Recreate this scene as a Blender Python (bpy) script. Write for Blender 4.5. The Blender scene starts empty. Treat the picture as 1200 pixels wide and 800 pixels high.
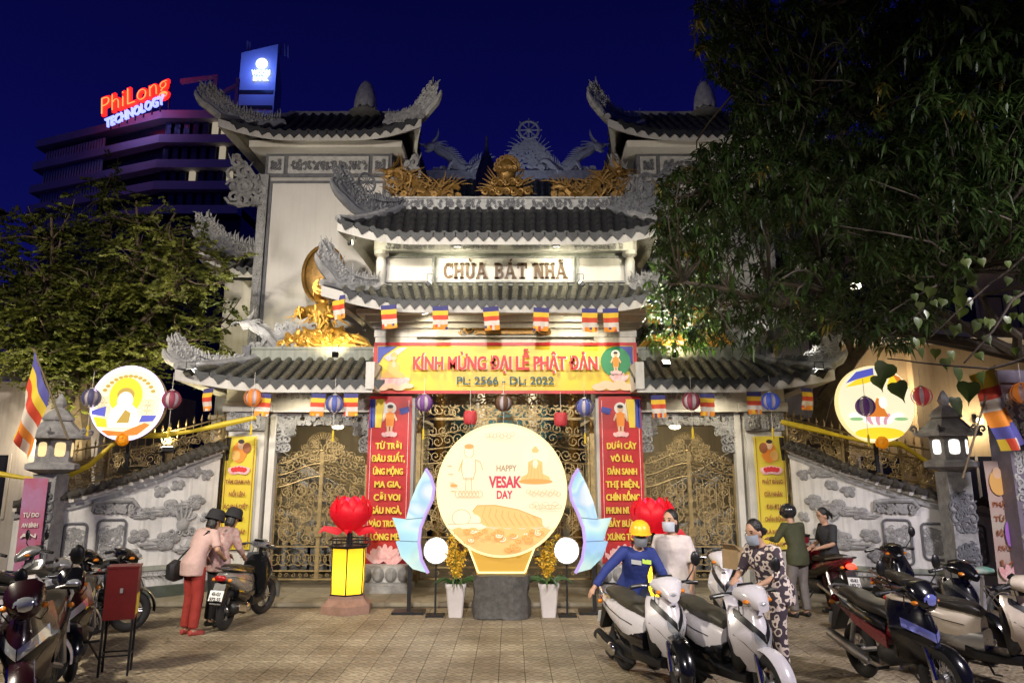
import bpy, bmesh, math, random
from mathutils import Vector, Matrix, Euler, Quaternion
R = math.radians; PI = math.pi
rnd = random.Random(7)
S = bpy.context.scene; C = S.collection

# ------------------------------------------------------------------ camera
CAM_Z, PITCH, F, PPV = 2.2, R(12.5), 900.0, 350.0   # PPV: the lens axis meets the picture 50 px above its middle (the photo is cropped)
cam_d = bpy.data.cameras.new('camera'); cam = bpy.data.objects.new('camera', cam_d); C.objects.link(cam)
cam_d.sensor_width = 36; cam_d.lens = 27.0; cam_d.shift_y = -50/1200; cam_d.clip_start = .1; cam_d.clip_end = 3000
cam.location = (0, 0, CAM_Z); cam.rotation_euler = (PI/2 + PITCH, 0, 0)
S.camera = cam

# ------------------------------------------------------------------ night sky
W = bpy.data.worlds.new('World'); S.world = W; W.use_nodes = True
nt = W.node_tree; nt.nodes.clear()
wo = nt.nodes.new('ShaderNodeOutputWorld'); bg = nt.nodes.new('ShaderNodeBackground')
tc = nt.nodes.new('ShaderNodeTexCoord'); sx = nt.nodes.new('ShaderNodeSeparateXYZ'); cr = nt.nodes.new('ShaderNodeValToRGB')
nt.links.new(tc.outputs['Generated'], sx.inputs[0]); nt.links.new(sx.outputs['Z'], cr.inputs[0])
e = cr.color_ramp.elements
e[0].position = 0.0; e[0].color = (.006, .007, .105, 1)
e[1].position = .75; e[1].color = (.0005, .0006, .012, 1)
m_ = e.new(.36); m_.color = (.0026, .0028, .064, 1)
nt.links.new(cr.outputs[0], bg.inputs[0]); bg.inputs[1].default_value = 1.0
nt.links.new(bg.outputs[0], wo.inputs[0])
# the last of the dusk light: one very weak, wide and cool sun
sd = bpy.data.lights.new('dusk_sun', 'SUN'); so = bpy.data.objects.new('dusk_sun', sd); C.objects.link(so)
sd.energy = .02; sd.angle = R(30); sd.color = (.6, .7, 1); so.rotation_euler = (R(50), 0, R(-20))

S.view_settings.view_transform = 'Standard'; S.view_settings.look = 'None'
S.view_settings.exposure = 0.0; S.view_settings.gamma = 1.0; S.view_settings.use_curve_mapping = False
S.render.engine = 'CYCLES'
S.cycles.use_denoising = True; S.cycles.max_bounces = 6; S.cycles.diffuse_bounces = 3; S.cycles.glossy_bounces = 3
S.cycles.transmission_bounces = 4; S.cycles.transparent_max_bounces = 8; S.cycles.sample_clamp_indirect = 4
S.cycles.use_light_tree = True; S.cycles.caustics_reflective = False; S.cycles.caustics_refractive = False

def at(u, v, Y):
    """the point at depth Y that stands at pixel (u, v) of the 1200 x 800 photograph"""
    dx = (u-600)/F; dv = (PPV-v)/F
    t = Y/(math.cos(PITCH) - dv*math.sin(PITCH))
    return Vector((t*dx, Y, CAM_Z + t*(math.sin(PITCH) + dv*math.cos(PITCH))))
def ground_at(u, v, z=0.0):
    dx = (u-600)/F; dv = (PPV-v)/F
    t = (z-CAM_Z)/(math.sin(PITCH) + dv*math.cos(PITCH))
    return Vector((t*dx, t*(math.cos(PITCH) - dv*math.sin(PITCH)), z))

# ------------------------------------------------------------------ materials
def mat(name, col, rough=.6, metal=0., emit=None, es=0., var=0., vs=6., col2=None, bump=0., bs=40., coat=0., trans=0., streak=0., alpha=1., spec=None, sub=0.):
    m = bpy.data.materials.new(name); m.use_nodes = True; n = m.node_tree.nodes; L = m.node_tree.links
    b = n['Principled BSDF']; b.inputs['Base Color'].default_value = (*col, 1); b.inputs['Roughness'].default_value = rough
    b.inputs['Metallic'].default_value = metal
    if coat: b.inputs['Coat Weight'].default_value = coat; b.inputs['Coat Roughness'].default_value = .08
    if trans: b.inputs['Transmission Weight'].default_value = trans
    if spec is not None: b.inputs['Specular IOR Level'].default_value = spec
    if sub: b.inputs['Subsurface Weight'].default_value = sub; b.inputs['Subsurface Radius'].default_value = (.02,.01,.006)
    if emit is not None: b.inputs['Emission Color'].default_value = (*emit, 1); b.inputs['Emission Strength'].default_value = es
    if alpha < 1: b.inputs['Alpha'].default_value = alpha
    if var or col2 or bump or streak:
        t = n.new('ShaderNodeTexCoord'); src = t.outputs['Object']
        c2 = col2 or tuple(c*(1-var) for c in col)
        nz = n.new('ShaderNodeTexNoise'); nz.inputs['Scale'].default_value = vs; nz.inputs['Detail'].default_value = 7; nz.inputs['Roughness'].default_value = .62
        L.new(src, nz.inputs['Vector'])
        rp = n.new('ShaderNodeValToRGB'); rp.color_ramp.elements[0].position = .35; rp.color_ramp.elements[1].position = .68
        rp.color_ramp.elements[0].color = (*c2, 1); rp.color_ramp.elements[1].color = (*col, 1)
        L.new(nz.outputs['Fac'], rp.inputs[0]); outc = rp.outputs[0]
        if streak:
            mp = n.new('ShaderNodeMapping'); mp.inputs['Scale'].default_value = (9, 9, .7); L.new(src, mp.inputs[0])
            n2 = n.new('ShaderNodeTexNoise'); n2.inputs['Scale'].default_value = 1.6; n2.inputs['Detail'].default_value = 6; L.new(mp.outputs[0], n2.inputs['Vector'])
            r2 = n.new('ShaderNodeValToRGB'); r2.color_ramp.elements[0].position = .48; r2.color_ramp.elements[1].position = .72
            r2.color_ramp.elements[0].color = (1,1,1,1); r2.color_ramp.elements[1].color = (1-streak, 1-streak, 1-streak*1.05, 1)
            mx = n.new('ShaderNodeMix'); mx.data_type = 'RGBA'; mx.blend_type = 'MULTIPLY'; mx.inputs[0].default_value = 1
            L.new(n2.outputs['Fac'], r2.inputs[0]); L.new(outc, mx.inputs[6]); L.new(r2.outputs[0], mx.inputs[7]); outc = mx.outputs[2]
        if var or col2 or streak: L.new(outc, b.inputs['Base Color'])
        if rough > .15:
            mr = n.new('ShaderNodeMapRange'); mr.inputs[3].default_value = min(1, rough*1.15); mr.inputs[4].default_value = rough*.8
            L.new(nz.outputs['Fac'], mr.inputs[0]); L.new(mr.outputs[0], b.inputs['Roughness'])
        if bump:
            nb = n.new('ShaderNodeTexNoise'); nb.inputs['Scale'].default_value = bs; nb.inputs['Detail'].default_value = 5; L.new(src, nb.inputs['Vector'])
            bp = n.new('ShaderNodeBump'); bp.inputs['Strength'].default_value = bump; bp.inputs['Distance'].default_value = .02
            L.new(nb.outputs['Fac'], bp.inputs['Height']); L.new(bp.outputs[0], b.inputs['Normal'])
    return m

# ------------------------------------------------------------------ mesh helpers
class MB:
    def __init__(s): s.v = []; s.f = []; s.m = []; s.mi = 0
    def add(s, vs, fs):
        n = len(s.v); s.v += [tuple(p) for p in vs]; s.f += [tuple(i+n for i in f) for f in fs]; s.m += [s.mi]*len(fs); return s
    def box(s, c, d, rot=None):
        x, y, z = d[0]/2, d[1]/2, d[2]/2
        vs = [Vector(p) for p in ((-x,-y,-z),(x,-y,-z),(x,y,-z),(-x,y,-z),(-x,-y,z),(x,-y,z),(x,y,z),(-x,y,z))]
        if rot is not None:
            M = rot if isinstance(rot, Matrix) else Euler(rot).to_matrix(); vs = [M @ p for p in vs]
        c = Vector(c)
        return s.add([p+c for p in vs], ((0,3,2,1),(4,5,6,7),(0,1,5,4),(1,2,6,5),(2,3,7,6),(3,0,4,7)))
    def bb(s, x0, x1, y0, y1, z0, z1): return s.box(((x0+x1)/2,(y0+y1)/2,(z0+z1)/2), (abs(x1-x0),abs(y1-y0),abs(z1-z0)))
    def tube(s, pts, r, n=6, caps=True, flat=1.0, closed=False):
        pts = [Vector(p) for p in pts]; k = len(pts)
        rs = list(r) if isinstance(r, (list, tuple)) else [r]*k
        t0 = (pts[1]-pts[0]).normalized(); up = Vector((0,1,0)) if abs(t0.y) < .9 else Vector((1,0,0))
        a = t0.cross(up).normalized(); vs = []; prev = t0
        for i, p in enumerate(pts):
            t = (pts[min(i+1,k-1)] - pts[max(i-1,0)])
            if closed: t = pts[(i+1) % k] - pts[i-1]
            t = t.normalized() if t.length > 1e-9 else prev
            q = prev.rotation_difference(t); a = (q @ a); a = (a - t*a.dot(t)).normalized(); b = t.cross(a); prev = t
            for j in range(n):
                an = 2*PI*j/n + PI/n; vs.append(p + a*(rs[i]*math.cos(an)) + b*(rs[i]*flat*math.sin(an)))
        fs = []
        for i in range(k if closed else k-1):
            i2 = (i+1) % k
            for j in range(n):
                j2 = (j+1) % n; fs.append((i*n+j, i*n+j2, i2*n+j2, i2*n+j))
        if caps and not closed: fs += [tuple(range(n-1,-1,-1)), tuple(range((k-1)*n, k*n))]
        return s.add(vs, fs)
    def lathe(s, prof, n=16, o=(0,0,0), axis='z', caps=True, M=None, seg=None):
        vs = []; o = Vector(o)
        for r, h in prof:
            for j in range(n):
                a = 2*PI*j/n; p = Vector((r*math.cos(a), r*math.sin(a), h))
                if axis == 'y': p = Vector((p.x, h, p.y))
                if axis == 'x': p = Vector((h, p.x, p.y))
                if M is not None: p = M @ p
                vs.append(p+o)
        fs = []
        for i in range(len(prof)-1):
            for j in range(n): fs.append((i*n+j, i*n+(j+1) % n, (i+1)*n+(j+1) % n, (i+1)*n+j))
        if caps: fs += [tuple(range(n-1,-1,-1)), tuple(range((len(prof)-1)*n, len(prof)*n))]
        return s.add(vs, fs)
    def ball(s, c, r, n=12, m=8, M=None):
        r = (r,r,r) if not isinstance(r, (tuple,list)) else r; c = Vector(c); vs = [Vector((0,0,-r[2]))]
        for i in range(1, m):
            th = -PI/2 + PI*i/m
            for j in range(n):
                a = 2*PI*j/n; vs.append(Vector((r[0]*math.cos(th)*math.cos(a), r[1]*math.cos(th)*math.sin(a), r[2]*math.sin(th))))
        vs.append(Vector((0,0,r[2]))); fs = []
        for j in range(n):
            j2 = (j+1) % n; fs.append((0, 1+j2, 1+j)); e_ = 1+(m-2)*n; fs.append((len(vs)-1, e_+j, e_+j2))
            for i in range(m-2): fs.append((1+i*n+j, 1+i*n+j2, 1+(i+1)*n+j2, 1+(i+1)*n+j))
        if M is not None: vs = [M @ p for p in vs]
        return s.add([p+c for p in vs], fs)
    def prism(s, out, y0, y1, fn=None):
        """outline in (x, z) extruded along y; fn maps (x, y, z) onto the world"""
        k = len(out); fn = fn or (lambda x, y, z: (x, y, z))
        vs = [fn(x, y0, z) for x, z in out] + [fn(x, y1, z) for x, z in out]
        fs = [tuple(range(k)), tuple(range(2*k-1, k-1, -1))] + [(i, k+i, k+(i+1) % k, (i+1) % k) for i in range(k)]
        return s.add(vs, fs)
    def loft(s, rings, caps=True, closed=True):
        n = len(rings[0]); vs = [p for r_ in rings for p in r_]; fs = []
        for i in range(len(rings)-1):
            for j in range(n if closed else n-1): fs.append((i*n+j, i*n+(j+1) % n, (i+1)*n+(j+1) % n, (i+1)*n+j))
        if caps: fs += [tuple(range(n-1,-1,-1)), tuple(range((len(rings)-1)*n, len(rings)*n))]
        return s.add(vs, fs)
    def grid(s, fn, nu, nv):
        vs = [fn(i/nu, j/nv) for i in range(nu+1) for j in range(nv+1)]
        return s.add(vs, [(i*(nv+1)+j, (i+1)*(nv+1)+j, (i+1)*(nv+1)+j+1, i*(nv+1)+j+1) for i in range(nu) for j in range(nv)])
    def xf(s, M):
        s.v = [tuple(M @ Vector(p)) for p in s.v]; return s
    def mesh(s, name, mats, sharp=38):
        me = bpy.data.meshes.new(name); me.from_pydata(s.v, [], s.f)
        for m in (mats if isinstance(mats, (list,tuple)) else [mats]): me.materials.append(m)
        if any(s.m): me.polygons.foreach_set('material_index', s.m)
        me.polygons.foreach_set('use_smooth', [True]*len(s.f))
        if sharp is not None: me.set_sharp_from_angle(angle=R(sharp))
        me.update(); return me
    def build(s, name, mats, parent=None, loc=None, rot=None, sharp=38, fix=False):
        me = s.mesh(name, mats, sharp)
        if fix:
            bm = bmesh.new(); bm.from_mesh(me); bmesh.ops.recalc_face_normals(bm, faces=bm.faces); bm.to_mesh(me); bm.free()
        return put(name, me, parent, loc, rot)

def put(name, me, parent=None, loc=None, rot=None, scale=None):
    o = bpy.data.objects.new(name, me); C.objects.link(o)
    if parent is not None: o.parent = parent
    if loc is not None: o.location = loc
    if rot is not None: o.rotation_euler = rot
    if scale is not None: o.scale = scale
    return o
def tag(o, label=None, cat=None, group=None, kind=None):
    if label: o['label'] = label
    if cat: o['category'] = cat
    if group: o['group'] = group
    if kind: o['kind'] = kind
    return o
def thing(name, label, cat, loc=(0,0,0), rz=0., group=None, kind=None):
    o = put(name, None, None, loc, (0,0,rz)); o.empty_display_size = .1
    return tag(o, label, cat, group, kind or 'thing')
def copy_tree(o, parent=None):
    c = o.copy(); C.objects.link(c); c.parent = parent
    for ch in o.children: copy_tree(ch, c)
    return c

# evaluation of text and skin meshes happens in a small scene of its own
TMP = bpy.data.scenes.new('evaluation')
def evaluate(ob):
    TMP.collection.objects.link(ob); vl = TMP.view_layers[0]; vl.update(); dg = vl.depsgraph; dg.update()
    me = bpy.data.meshes.new_from_object(ob.evaluated_get(dg), depsgraph=dg)
    d = ob.data; bpy.data.objects.remove(ob)
    return me
def text_mesh(s, size, m, ext=.003, bold=0., width=None, align='CENTER', height=None, shear=0.):
    """lettering standing in the x-z plane, facing -y, baseline at z = 0; width squeezes the line to that length"""
    cu = bpy.data.curves.new('lettering', 'FONT'); cu.body = s; cu.size = size; cu.extrude = ext; cu.offset = bold; cu.align_x = align; cu.resolution_u = 3; cu.shear = shear
    me = evaluate(bpy.data.objects.new('lettering', cu)); bpy.data.curves.remove(cu)
    xs = [v.co.x for v in me.vertices]; w = (max(xs)-min(xs)) if xs else 1
    k = (width/w) if width else 1
    for v in me.vertices: v.co = Vector((v.co.x*k, -v.co.z, v.co.y))
    me.materials.clear(); me.materials.append(m)
    return me
# ------------------------------------------------------------------ shared materials
plaster = mat('plaster_white', (.66,.64,.60), .75, var=.2, vs=1.3, streak=.16, bump=.12, bs=30)
plaster_lit = mat('plaster_panel', (.72,.69,.65), .8, var=.12, vs=.7, streak=.07, bump=.06, bs=40)
stone = mat('carved_stone', (.40,.40,.41), .72, var=.45, vs=7, bump=.35, bs=45)
stone_pale = mat('carved_stone_pale', (.55,.55,.55), .7, var=.35, vs=9, bump=.3, bs=50)
stone_dark = mat('carved_stone_dark', (.17,.175,.20), .7, var=.4, vs=8, bump=.35, bs=45)
stone_green = mat('grey_green_plaster', (.33,.35,.31), .7, var=.2, vs=3, streak=.25, bump=.1)
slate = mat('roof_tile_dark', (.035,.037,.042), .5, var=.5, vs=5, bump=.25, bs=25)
slate_lit = mat('roof_tile_lit', (.20,.195,.15), .55, var=.6, vs=6, bump=.3, bs=30)  # paler copy of the dark tile, with lamplight put into its colour
gold = mat('gilded', (.80,.46,.09), .40, metal=.55, var=.35, vs=6, bump=.35, bs=22)
gold_dull = mat('gilded_dull', (.31,.17,.04), .45, metal=.5, var=.5, vs=9, bump=.3, bs=30)
bronze = mat('bronze_iron', (.46,.34,.16), .48, metal=.6, var=.5, vs=8, bump=.15, bs=50)
granite = mat('dark_granite', (.09,.085,.08), .55, var=.5, vs=14, bump=.3, bs=60)
black_metal = mat('black_metal', (.02,.02,.022), .4, metal=.4)

def spiral_pts(cx, cz, r, turns=1.6, a0=0., d=1, n=22, r_in=.12):
    out = []
    for i in range(n+1):
        k = i/n; rr = r*(r_in + (1-r_in)*k); a = a0 - d*2*PI*turns*(1-k)
        out.append((cx + rr*math.cos(a), cz + rr*math.sin(a)))
    return out
def flat_fn(o, xa, za=(0,0,1)):
    o = Vector(o); xa = Vector(xa).normalized(); za = Vector(za).normalized(); ya = za.cross(xa)
    return lambda x, y, z: o + xa*x + ya*y + za*z
def curl(mb, fn, cx, cz, r, th=.03, turns=1.5, a0=0., d=1, n=18, sides=5, y=0.):
    p = spiral_pts(cx, cz, r, turns, a0, d, n)
    mb.tube([fn(x, y, z) for x, z in p], [th*(.55+.45*min(1, 2.2*(1-abs(2*i/n-1))+.2)) for i in range(n+1)], sides)
def tongue(mb, fn, x, z, L, ang, th=.03, bend=.8, n=6, sides=4, y=0.):
    pts = []; a = ang; px, pz = x, z
    for i in range(n+1):
        pts.append(fn(px, y, pz)); px += math.cos(a)*L/n; pz += math.sin(a)*L/n; a += bend/n
    mb.tube(pts, [th*(1-.9*i/n) for i in range(n+1)], sides)
def carved(mb, fn, w, h, seed, n=14, th=.03, top=None):
    """a pierced carving of curls and flame tongues filling w x h; top(x) gives its upper outline 0..1"""
    r = random.Random(seed)
    for i in range(n):
        x = w*(i+.5+r.uniform(-.3,.3))/n; hh = h*(top(x/w) if top else 1)
        z = 0
        while z < hh-.02:
            rr = min(r.uniform(.09,.17)*h+.02, .5*max(hh-z,.05)+.03)
            curl(mb, fn, x+r.uniform(-.03,.03)*w, z+rr, rr, th*r.uniform(.8,1.2), r.uniform(1.,1.7), r.uniform(0,2*PI), r.choice((-1,1)), 12, 4, r.uniform(-.4,.4)*th)
            z += rr*1.5
        tongue(mb, fn, x, hh*.75, h*r.uniform(.2,.38), PI/2+r.uniform(-.7,.7), th, r.uniform(-1.4,1.4))
def dragon(mb, fn, L, H, seed=1, th=.09, sp=1.0):
    """a long rearing dragon from x = 0 (tail) to x = L (raised head)"""
    r = random.Random(seed); pts = []; rs = []; N = 34
    for i in range(N+1):
        k = i/N; x = L*(k*.86+.02); z = H*(.12 + .13*math.sin(k*PI*3.2+.6)) + H*.55*max(0,(k-.62)/.38)**1.5
        pts.append((x, z)); rs.append(th*(.25+.95*math.sin(PI*min(1,k*.62+.12))))
    mb.tube([fn(x, 0, z) for x, z in pts], rs, 7)
    for i in range(2, N, 1):
        x, z = pts[i]; dx = pts[i+1][0]-pts[i-1][0]; dz = pts[i+1][1]-pts[i-1][1]; a = math.atan2(dz, dx)+PI/2
        tongue(mb, fn, x+math.cos(a)*rs[i]*.7, z+math.sin(a)*rs[i]*.7, H*.11*sp, a+.5, th*.35, .7, 4, 4)
    hx, hz = pts[-1]
    mb.ball(fn(hx+.06*L, 0, hz), (th*1.7, th*1.2, th*1.15), 10, 6)
    mb.tube([fn(hx+.05*L, 0, hz+.02*H), fn(hx+.14*L, 0, hz-.0*H), fn(hx+.19*L, 0, hz+.05*H)], [th*.9, th*.7, th*.35], 6)
    mb.tube([fn(hx+.05*L, 0, hz-.05*H), fn(hx+.12*L, 0, hz-.1*H), fn(hx+.16*L, 0, hz-.09*H)], [th*.6, th*.45, th*.2], 5)
    for s in (-1, 1):
        tongue(mb, fn, hx+.04*L, hz+th, H*.32, 2.3, th*.4, -.9, 6, 5, s*th*.6)
        for q in range(4): tongue(mb, fn, hx+.0*L, hz+th*.2, H*.26, 2.6+q*.35, th*.35, .8, 5, 4, s*th*.9)
        tongue(mb, fn, hx+.16*L, hz, H*.3, .6, th*.2, -2.2, 7, 4, s*th*.5)
    for k in (.32, .66):
        x, z = pts[int(N*k)]
        for s in (-1, 1):
            mb.tube([fn(x, s*th*.6, z), fn(x+.05*L, s*th*1.2, z-.08*H), fn(x+.09*L, s*th*1.2, max(.02, z-.2*H))], [th*.6, th*.5, th*.3], 5)
        curl(mb, fn, x-.02*L, max(.06*H, z-.14*H), .08*H, th*.35, 1.4, r.uniform(0,6), 1, 12, 4)
    for i in range(9):
        curl(mb, fn, L*(.05+.1*i), .07*H, .07*H, th*.4, 1.5, r.uniform(0,6), r.choice((-1,1)), 12, 4, r.uniform(-1,1)*th)

# ------------------------------------------------------------------ ground
asphalt = mat('asphalt', (.055,.052,.05), .85, var=.4, vs=3, bump=.3, bs=80)
g = MB(); g.bb(-250, 250, -60, 400, -.32, -.02)
tag(g.build('ground', asphalt), kind='structure')

PITCH_T = .29
def tile_material():
    m = mat('paving_tile', (.37,.31,.205), .62)
    n = m.node_tree.nodes; L = m.node_tree.links; b = n['Principled BSDF']
    t = n.new('ShaderNodeTexCoord'); s = n.new('ShaderNodeSeparateXYZ'); L.new(t.outputs['Object'], s.inputs[0])
    def math_(op, a, bb=None):
        q = n.new('ShaderNodeMath'); q.operation = op
        for i, x in enumerate((a, bb)):
            if x is None: continue
            if isinstance(x, (int, float)): q.inputs[i].default_value = x
            else: L.new(x, q.inputs[i])
        return q.outputs[0]
    px = math_('PINGPONG', math_('ADD', s.outputs['X'], 100*PITCH_T), PITCH_T/4)
    py = math_('PINGPONG', math_('ADD', s.outputs['Y'], 100*PITCH_T), PITCH_T/2)
    h = math_('SINE', math_('MULTIPLY', math_('ADD', px, math_('MULTIPLY', py, .8)), 70.))
    h2 = math_('SINE', math_('MULTIPLY', math_('SUBTRACT', px, py), 52.))
    hh = math_('MULTIPLY', math_('ADD', h, math_('MULTIPLY', h2, .5)), .5)
    geo = n.new('ShaderNodeNewGeometry')
    nz = n.new('ShaderNodeTexNoise'); nz.inputs['Scale'].default_value = .9; nz.inputs['Detail'].default_value = 8; L.new(geo.outputs['Position'], nz.inputs[0])
    rp = n.new('ShaderNodeValToRGB'); rp.color_ramp.elements[0].position = .36; rp.color_ramp.elements[1].position = .66
    rp.color_ramp.elements[0].color = (.20,.155,.098,1); rp.color_ramp.elements[1].color = (.40,.335,.23,1)
    L.new(nz.outputs['Fac'], rp.inputs[0])
    nf = n.new('ShaderNodeTexNoise'); nf.inputs['Scale'].default_value = 60; nf.inputs['Detail'].default_value = 4; L.new(geo.outputs['Position'], nf.inputs[0])
    mr = n.new('ShaderNodeMapRange'); mr.inputs[1].default_value = -1; mr.inputs[2].default_value = .4; mr.inputs[3].default_value = .42; mr.inputs[4].default_value = 1.1
    L.new(math_('ADD', hh, math_('MULTIPLY', math_('SUBTRACT', nf.outputs['Fac'], .5), 1.6)), mr.inputs[0])
    mx = n.new('ShaderNodeMix'); mx.data_type = 'RGBA'; mx.blend_type = 'MULTIPLY'; mx.inputs[0].default_value = 1
    L.new(rp.outputs[0], mx.inputs[6]); L.new(mr.outputs[0], mx.inputs[7])
    oi = n.new('ShaderNodeObjectInfo'); m2 = n.new('ShaderNodeMapRange'); m2.inputs[3].default_value = .86; m2.inputs[4].default_value = 1.1; L.new(oi.outputs['Random'], m2.inputs[0])
    mx2 = n.new('ShaderNodeMix'); mx2.data_type = 'RGBA'; mx2.blend_type = 'MULTIPLY'; mx2.inputs[0].default_value = 1
    L.new(mx.outputs[2], mx2.inputs[6]); L.new(m2.outputs[0], mx2.inputs[7]); L.new(mx2.outputs[2], b.inputs['Base Color'])
    bp = n.new('ShaderNodeBump'); bp.inputs['Strength'].default_value = .55; bp.inputs['Distance'].default_value = .006
    L.new(hh, bp.inputs['Height']); L.new(bp.outputs[0], b.inputs['Normal'])
    return m
tile_m = tile_material()
grout = mat('grout', (.19,.155,.105), .9, var=.4, vs=4)
g = MB(); g.bb(-13, 13, 3.0, 13.36, -.019, -.009)
pave = tag(g.build('pavement', grout), kind='structure')
def tile_mb(mb, x, y, w=PITCH_T-.007, z=0.):
    h = w/2; c = .004
    mb.add([(x-h,y-h,-.012),(x+h,y-h,-.012),(x+h,y+h,-.012),(x-h,y+h,-.012),(x-h,y-h,z-c),(x+h,y-h,z-c),(x+h,y+h,z-c),(x-h,y+h,z-c),
            (x-h+c,y-h+c,z),(x+h-c,y-h+c,z),(x+h-c,y+h-c,z),(x-h+c,y+h-c,z)],
           [(0,1,5,4),(1,2,6,5),(2,3,7,6),(3,0,4,7),(4,5,9,8),(5,6,10,9),(6,7,11,10),(7,4,8,11),(8,9,10,11)])
tm = MB(); tile_mb(tm, 0, 0); tile_me = tm.mesh('tile', tile_m, 20)
cells = [(i, j) for i in range(-44, 45) for j in range(11, 46)]
def seen(i, j):
    x, y = i*PITCH_T, j*PITCH_T; return y > 7.75 and abs(x) < .47*y and not (y < 9.6 and (x < -3.2 or x > 1.3))
near = sorted([c for c in cells if seen(*c)], key=lambda c: c[1])[:300]; ns = set(near)
for i, j in near:
    put('tile', tile_me, pave, (i*PITCH_T, j*PITCH_T, rnd.uniform(-.0025,.0015)), (rnd.uniform(-.004,.004), rnd.uniform(-.004,.004), 0))
rest = MB()
for c in cells:
    if c not in ns: tile_mb(rest, c[0]*PITCH_T, c[1]*PITCH_T, z=rnd.uniform(-.003,.001))
tag(rest.build('paving_tiles', tile_m, pave, sharp=20), kind='stuff')
# raised step in front of the gate
slab_m = mat('step_stone', (.34,.30,.22), .6, var=.35, vs=3, bump=.15, bs=50)
st = MB(); st.bb(-9.5, 9.5, 13.42, 24, -.02, .052)
step = tag(st.build('step', grout), kind='structure')
sl = MB(); sl.bb(-.297, .297, 0, .553, -.06, .0); sl_me = sl.mesh('slab', slab_m)
for i in range(-12, 13):
    for j in range(3): put('slab', sl_me, step, (i*.6, 13.40+j*.556, .062+rnd.uniform(-.001,.003)))

# ------------------------------------------------------------------ roofs
def lerp(a, b, t): return a+(b-a)*t
class Roof:
    def __init__(s, ex, ey, ze, tx, ty, zt, lift, L, push, sag=1.22, l0=1., l1=1.):
        s.ex, s.ey, s.ze, s.tx, s.ty, s.zt, s.lift, s.L, s.push, s.sag, s.l = ex, ey, ze, tx, ty, zt, lift, L, push, sag, (l0, l1)
    def pt(s, side, q, t):
        e0, e1, f0, f1 = s.ex[0], s.ex[1], s.ey[0], s.ey[1]; a0, a1, b0, b1 = s.tx[0], s.tx[1], s.ty[0], s.ty[1]
        cor = {'f': ((e0,f0),(e1,f0),(a0,b0),(a1,b0)), 'r': ((e1,f0),(e1,f1),(a1,b0),(a1,b1)), 'b': ((e1,f1),(e0,f1),(a1,b1),(a0,b1)), 'l': ((e0,f1),(e0,f0),(a0,b1),(a0,b0))}[side]
        x = lerp(lerp(cor[0][0], cor[1][0], q), lerp(cor[2][0], cor[3][0], q), t); y = lerp(lerp(cor[0][1], cor[1][1], q), lerp(cor[2][1], cor[3][1], q), t)
        ln = math.hypot(cor[1][0]-cor[0][0], cor[1][1]-cor[0][1]); d = min(q, 1-q)*ln
        c = cor[0] if q < .5 else cor[1]; left = c[0] == e0; lf = s.l[0] if left else s.l[1]
        k = max(0, 1-d/s.L); z = s.ze + (s.zt-s.ze)*t**s.sag + lf*s.lift*k**2.2*(1-t)**1.4
        p = lf*s.push*k**2.2*(1-t)
        return Vector((x + (-p if left else p), y + (-p if c[1] == f0 else p), z))
    def width(s, side, t):
        a, b = s.pt(side, 0, t), s.pt(side, 1, t); return (b-a).length
def barrel(mb, r=.075, L=.3, n=6, cap=False):
    """half-round cover tile along +y, a little wider at its lower end, sitting on z = 0"""
    rings = []
    for y, k in ((0, 1.), (.02, 1.08), (.05, 1.), (L, .84)):
        rings.append([(r*k*math.cos(PI*j/n), y, r*k*math.sin(PI*j/n)) for j in range(n+1)])
    mb.loft(rings, caps=cap, closed=False); return mb
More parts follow.
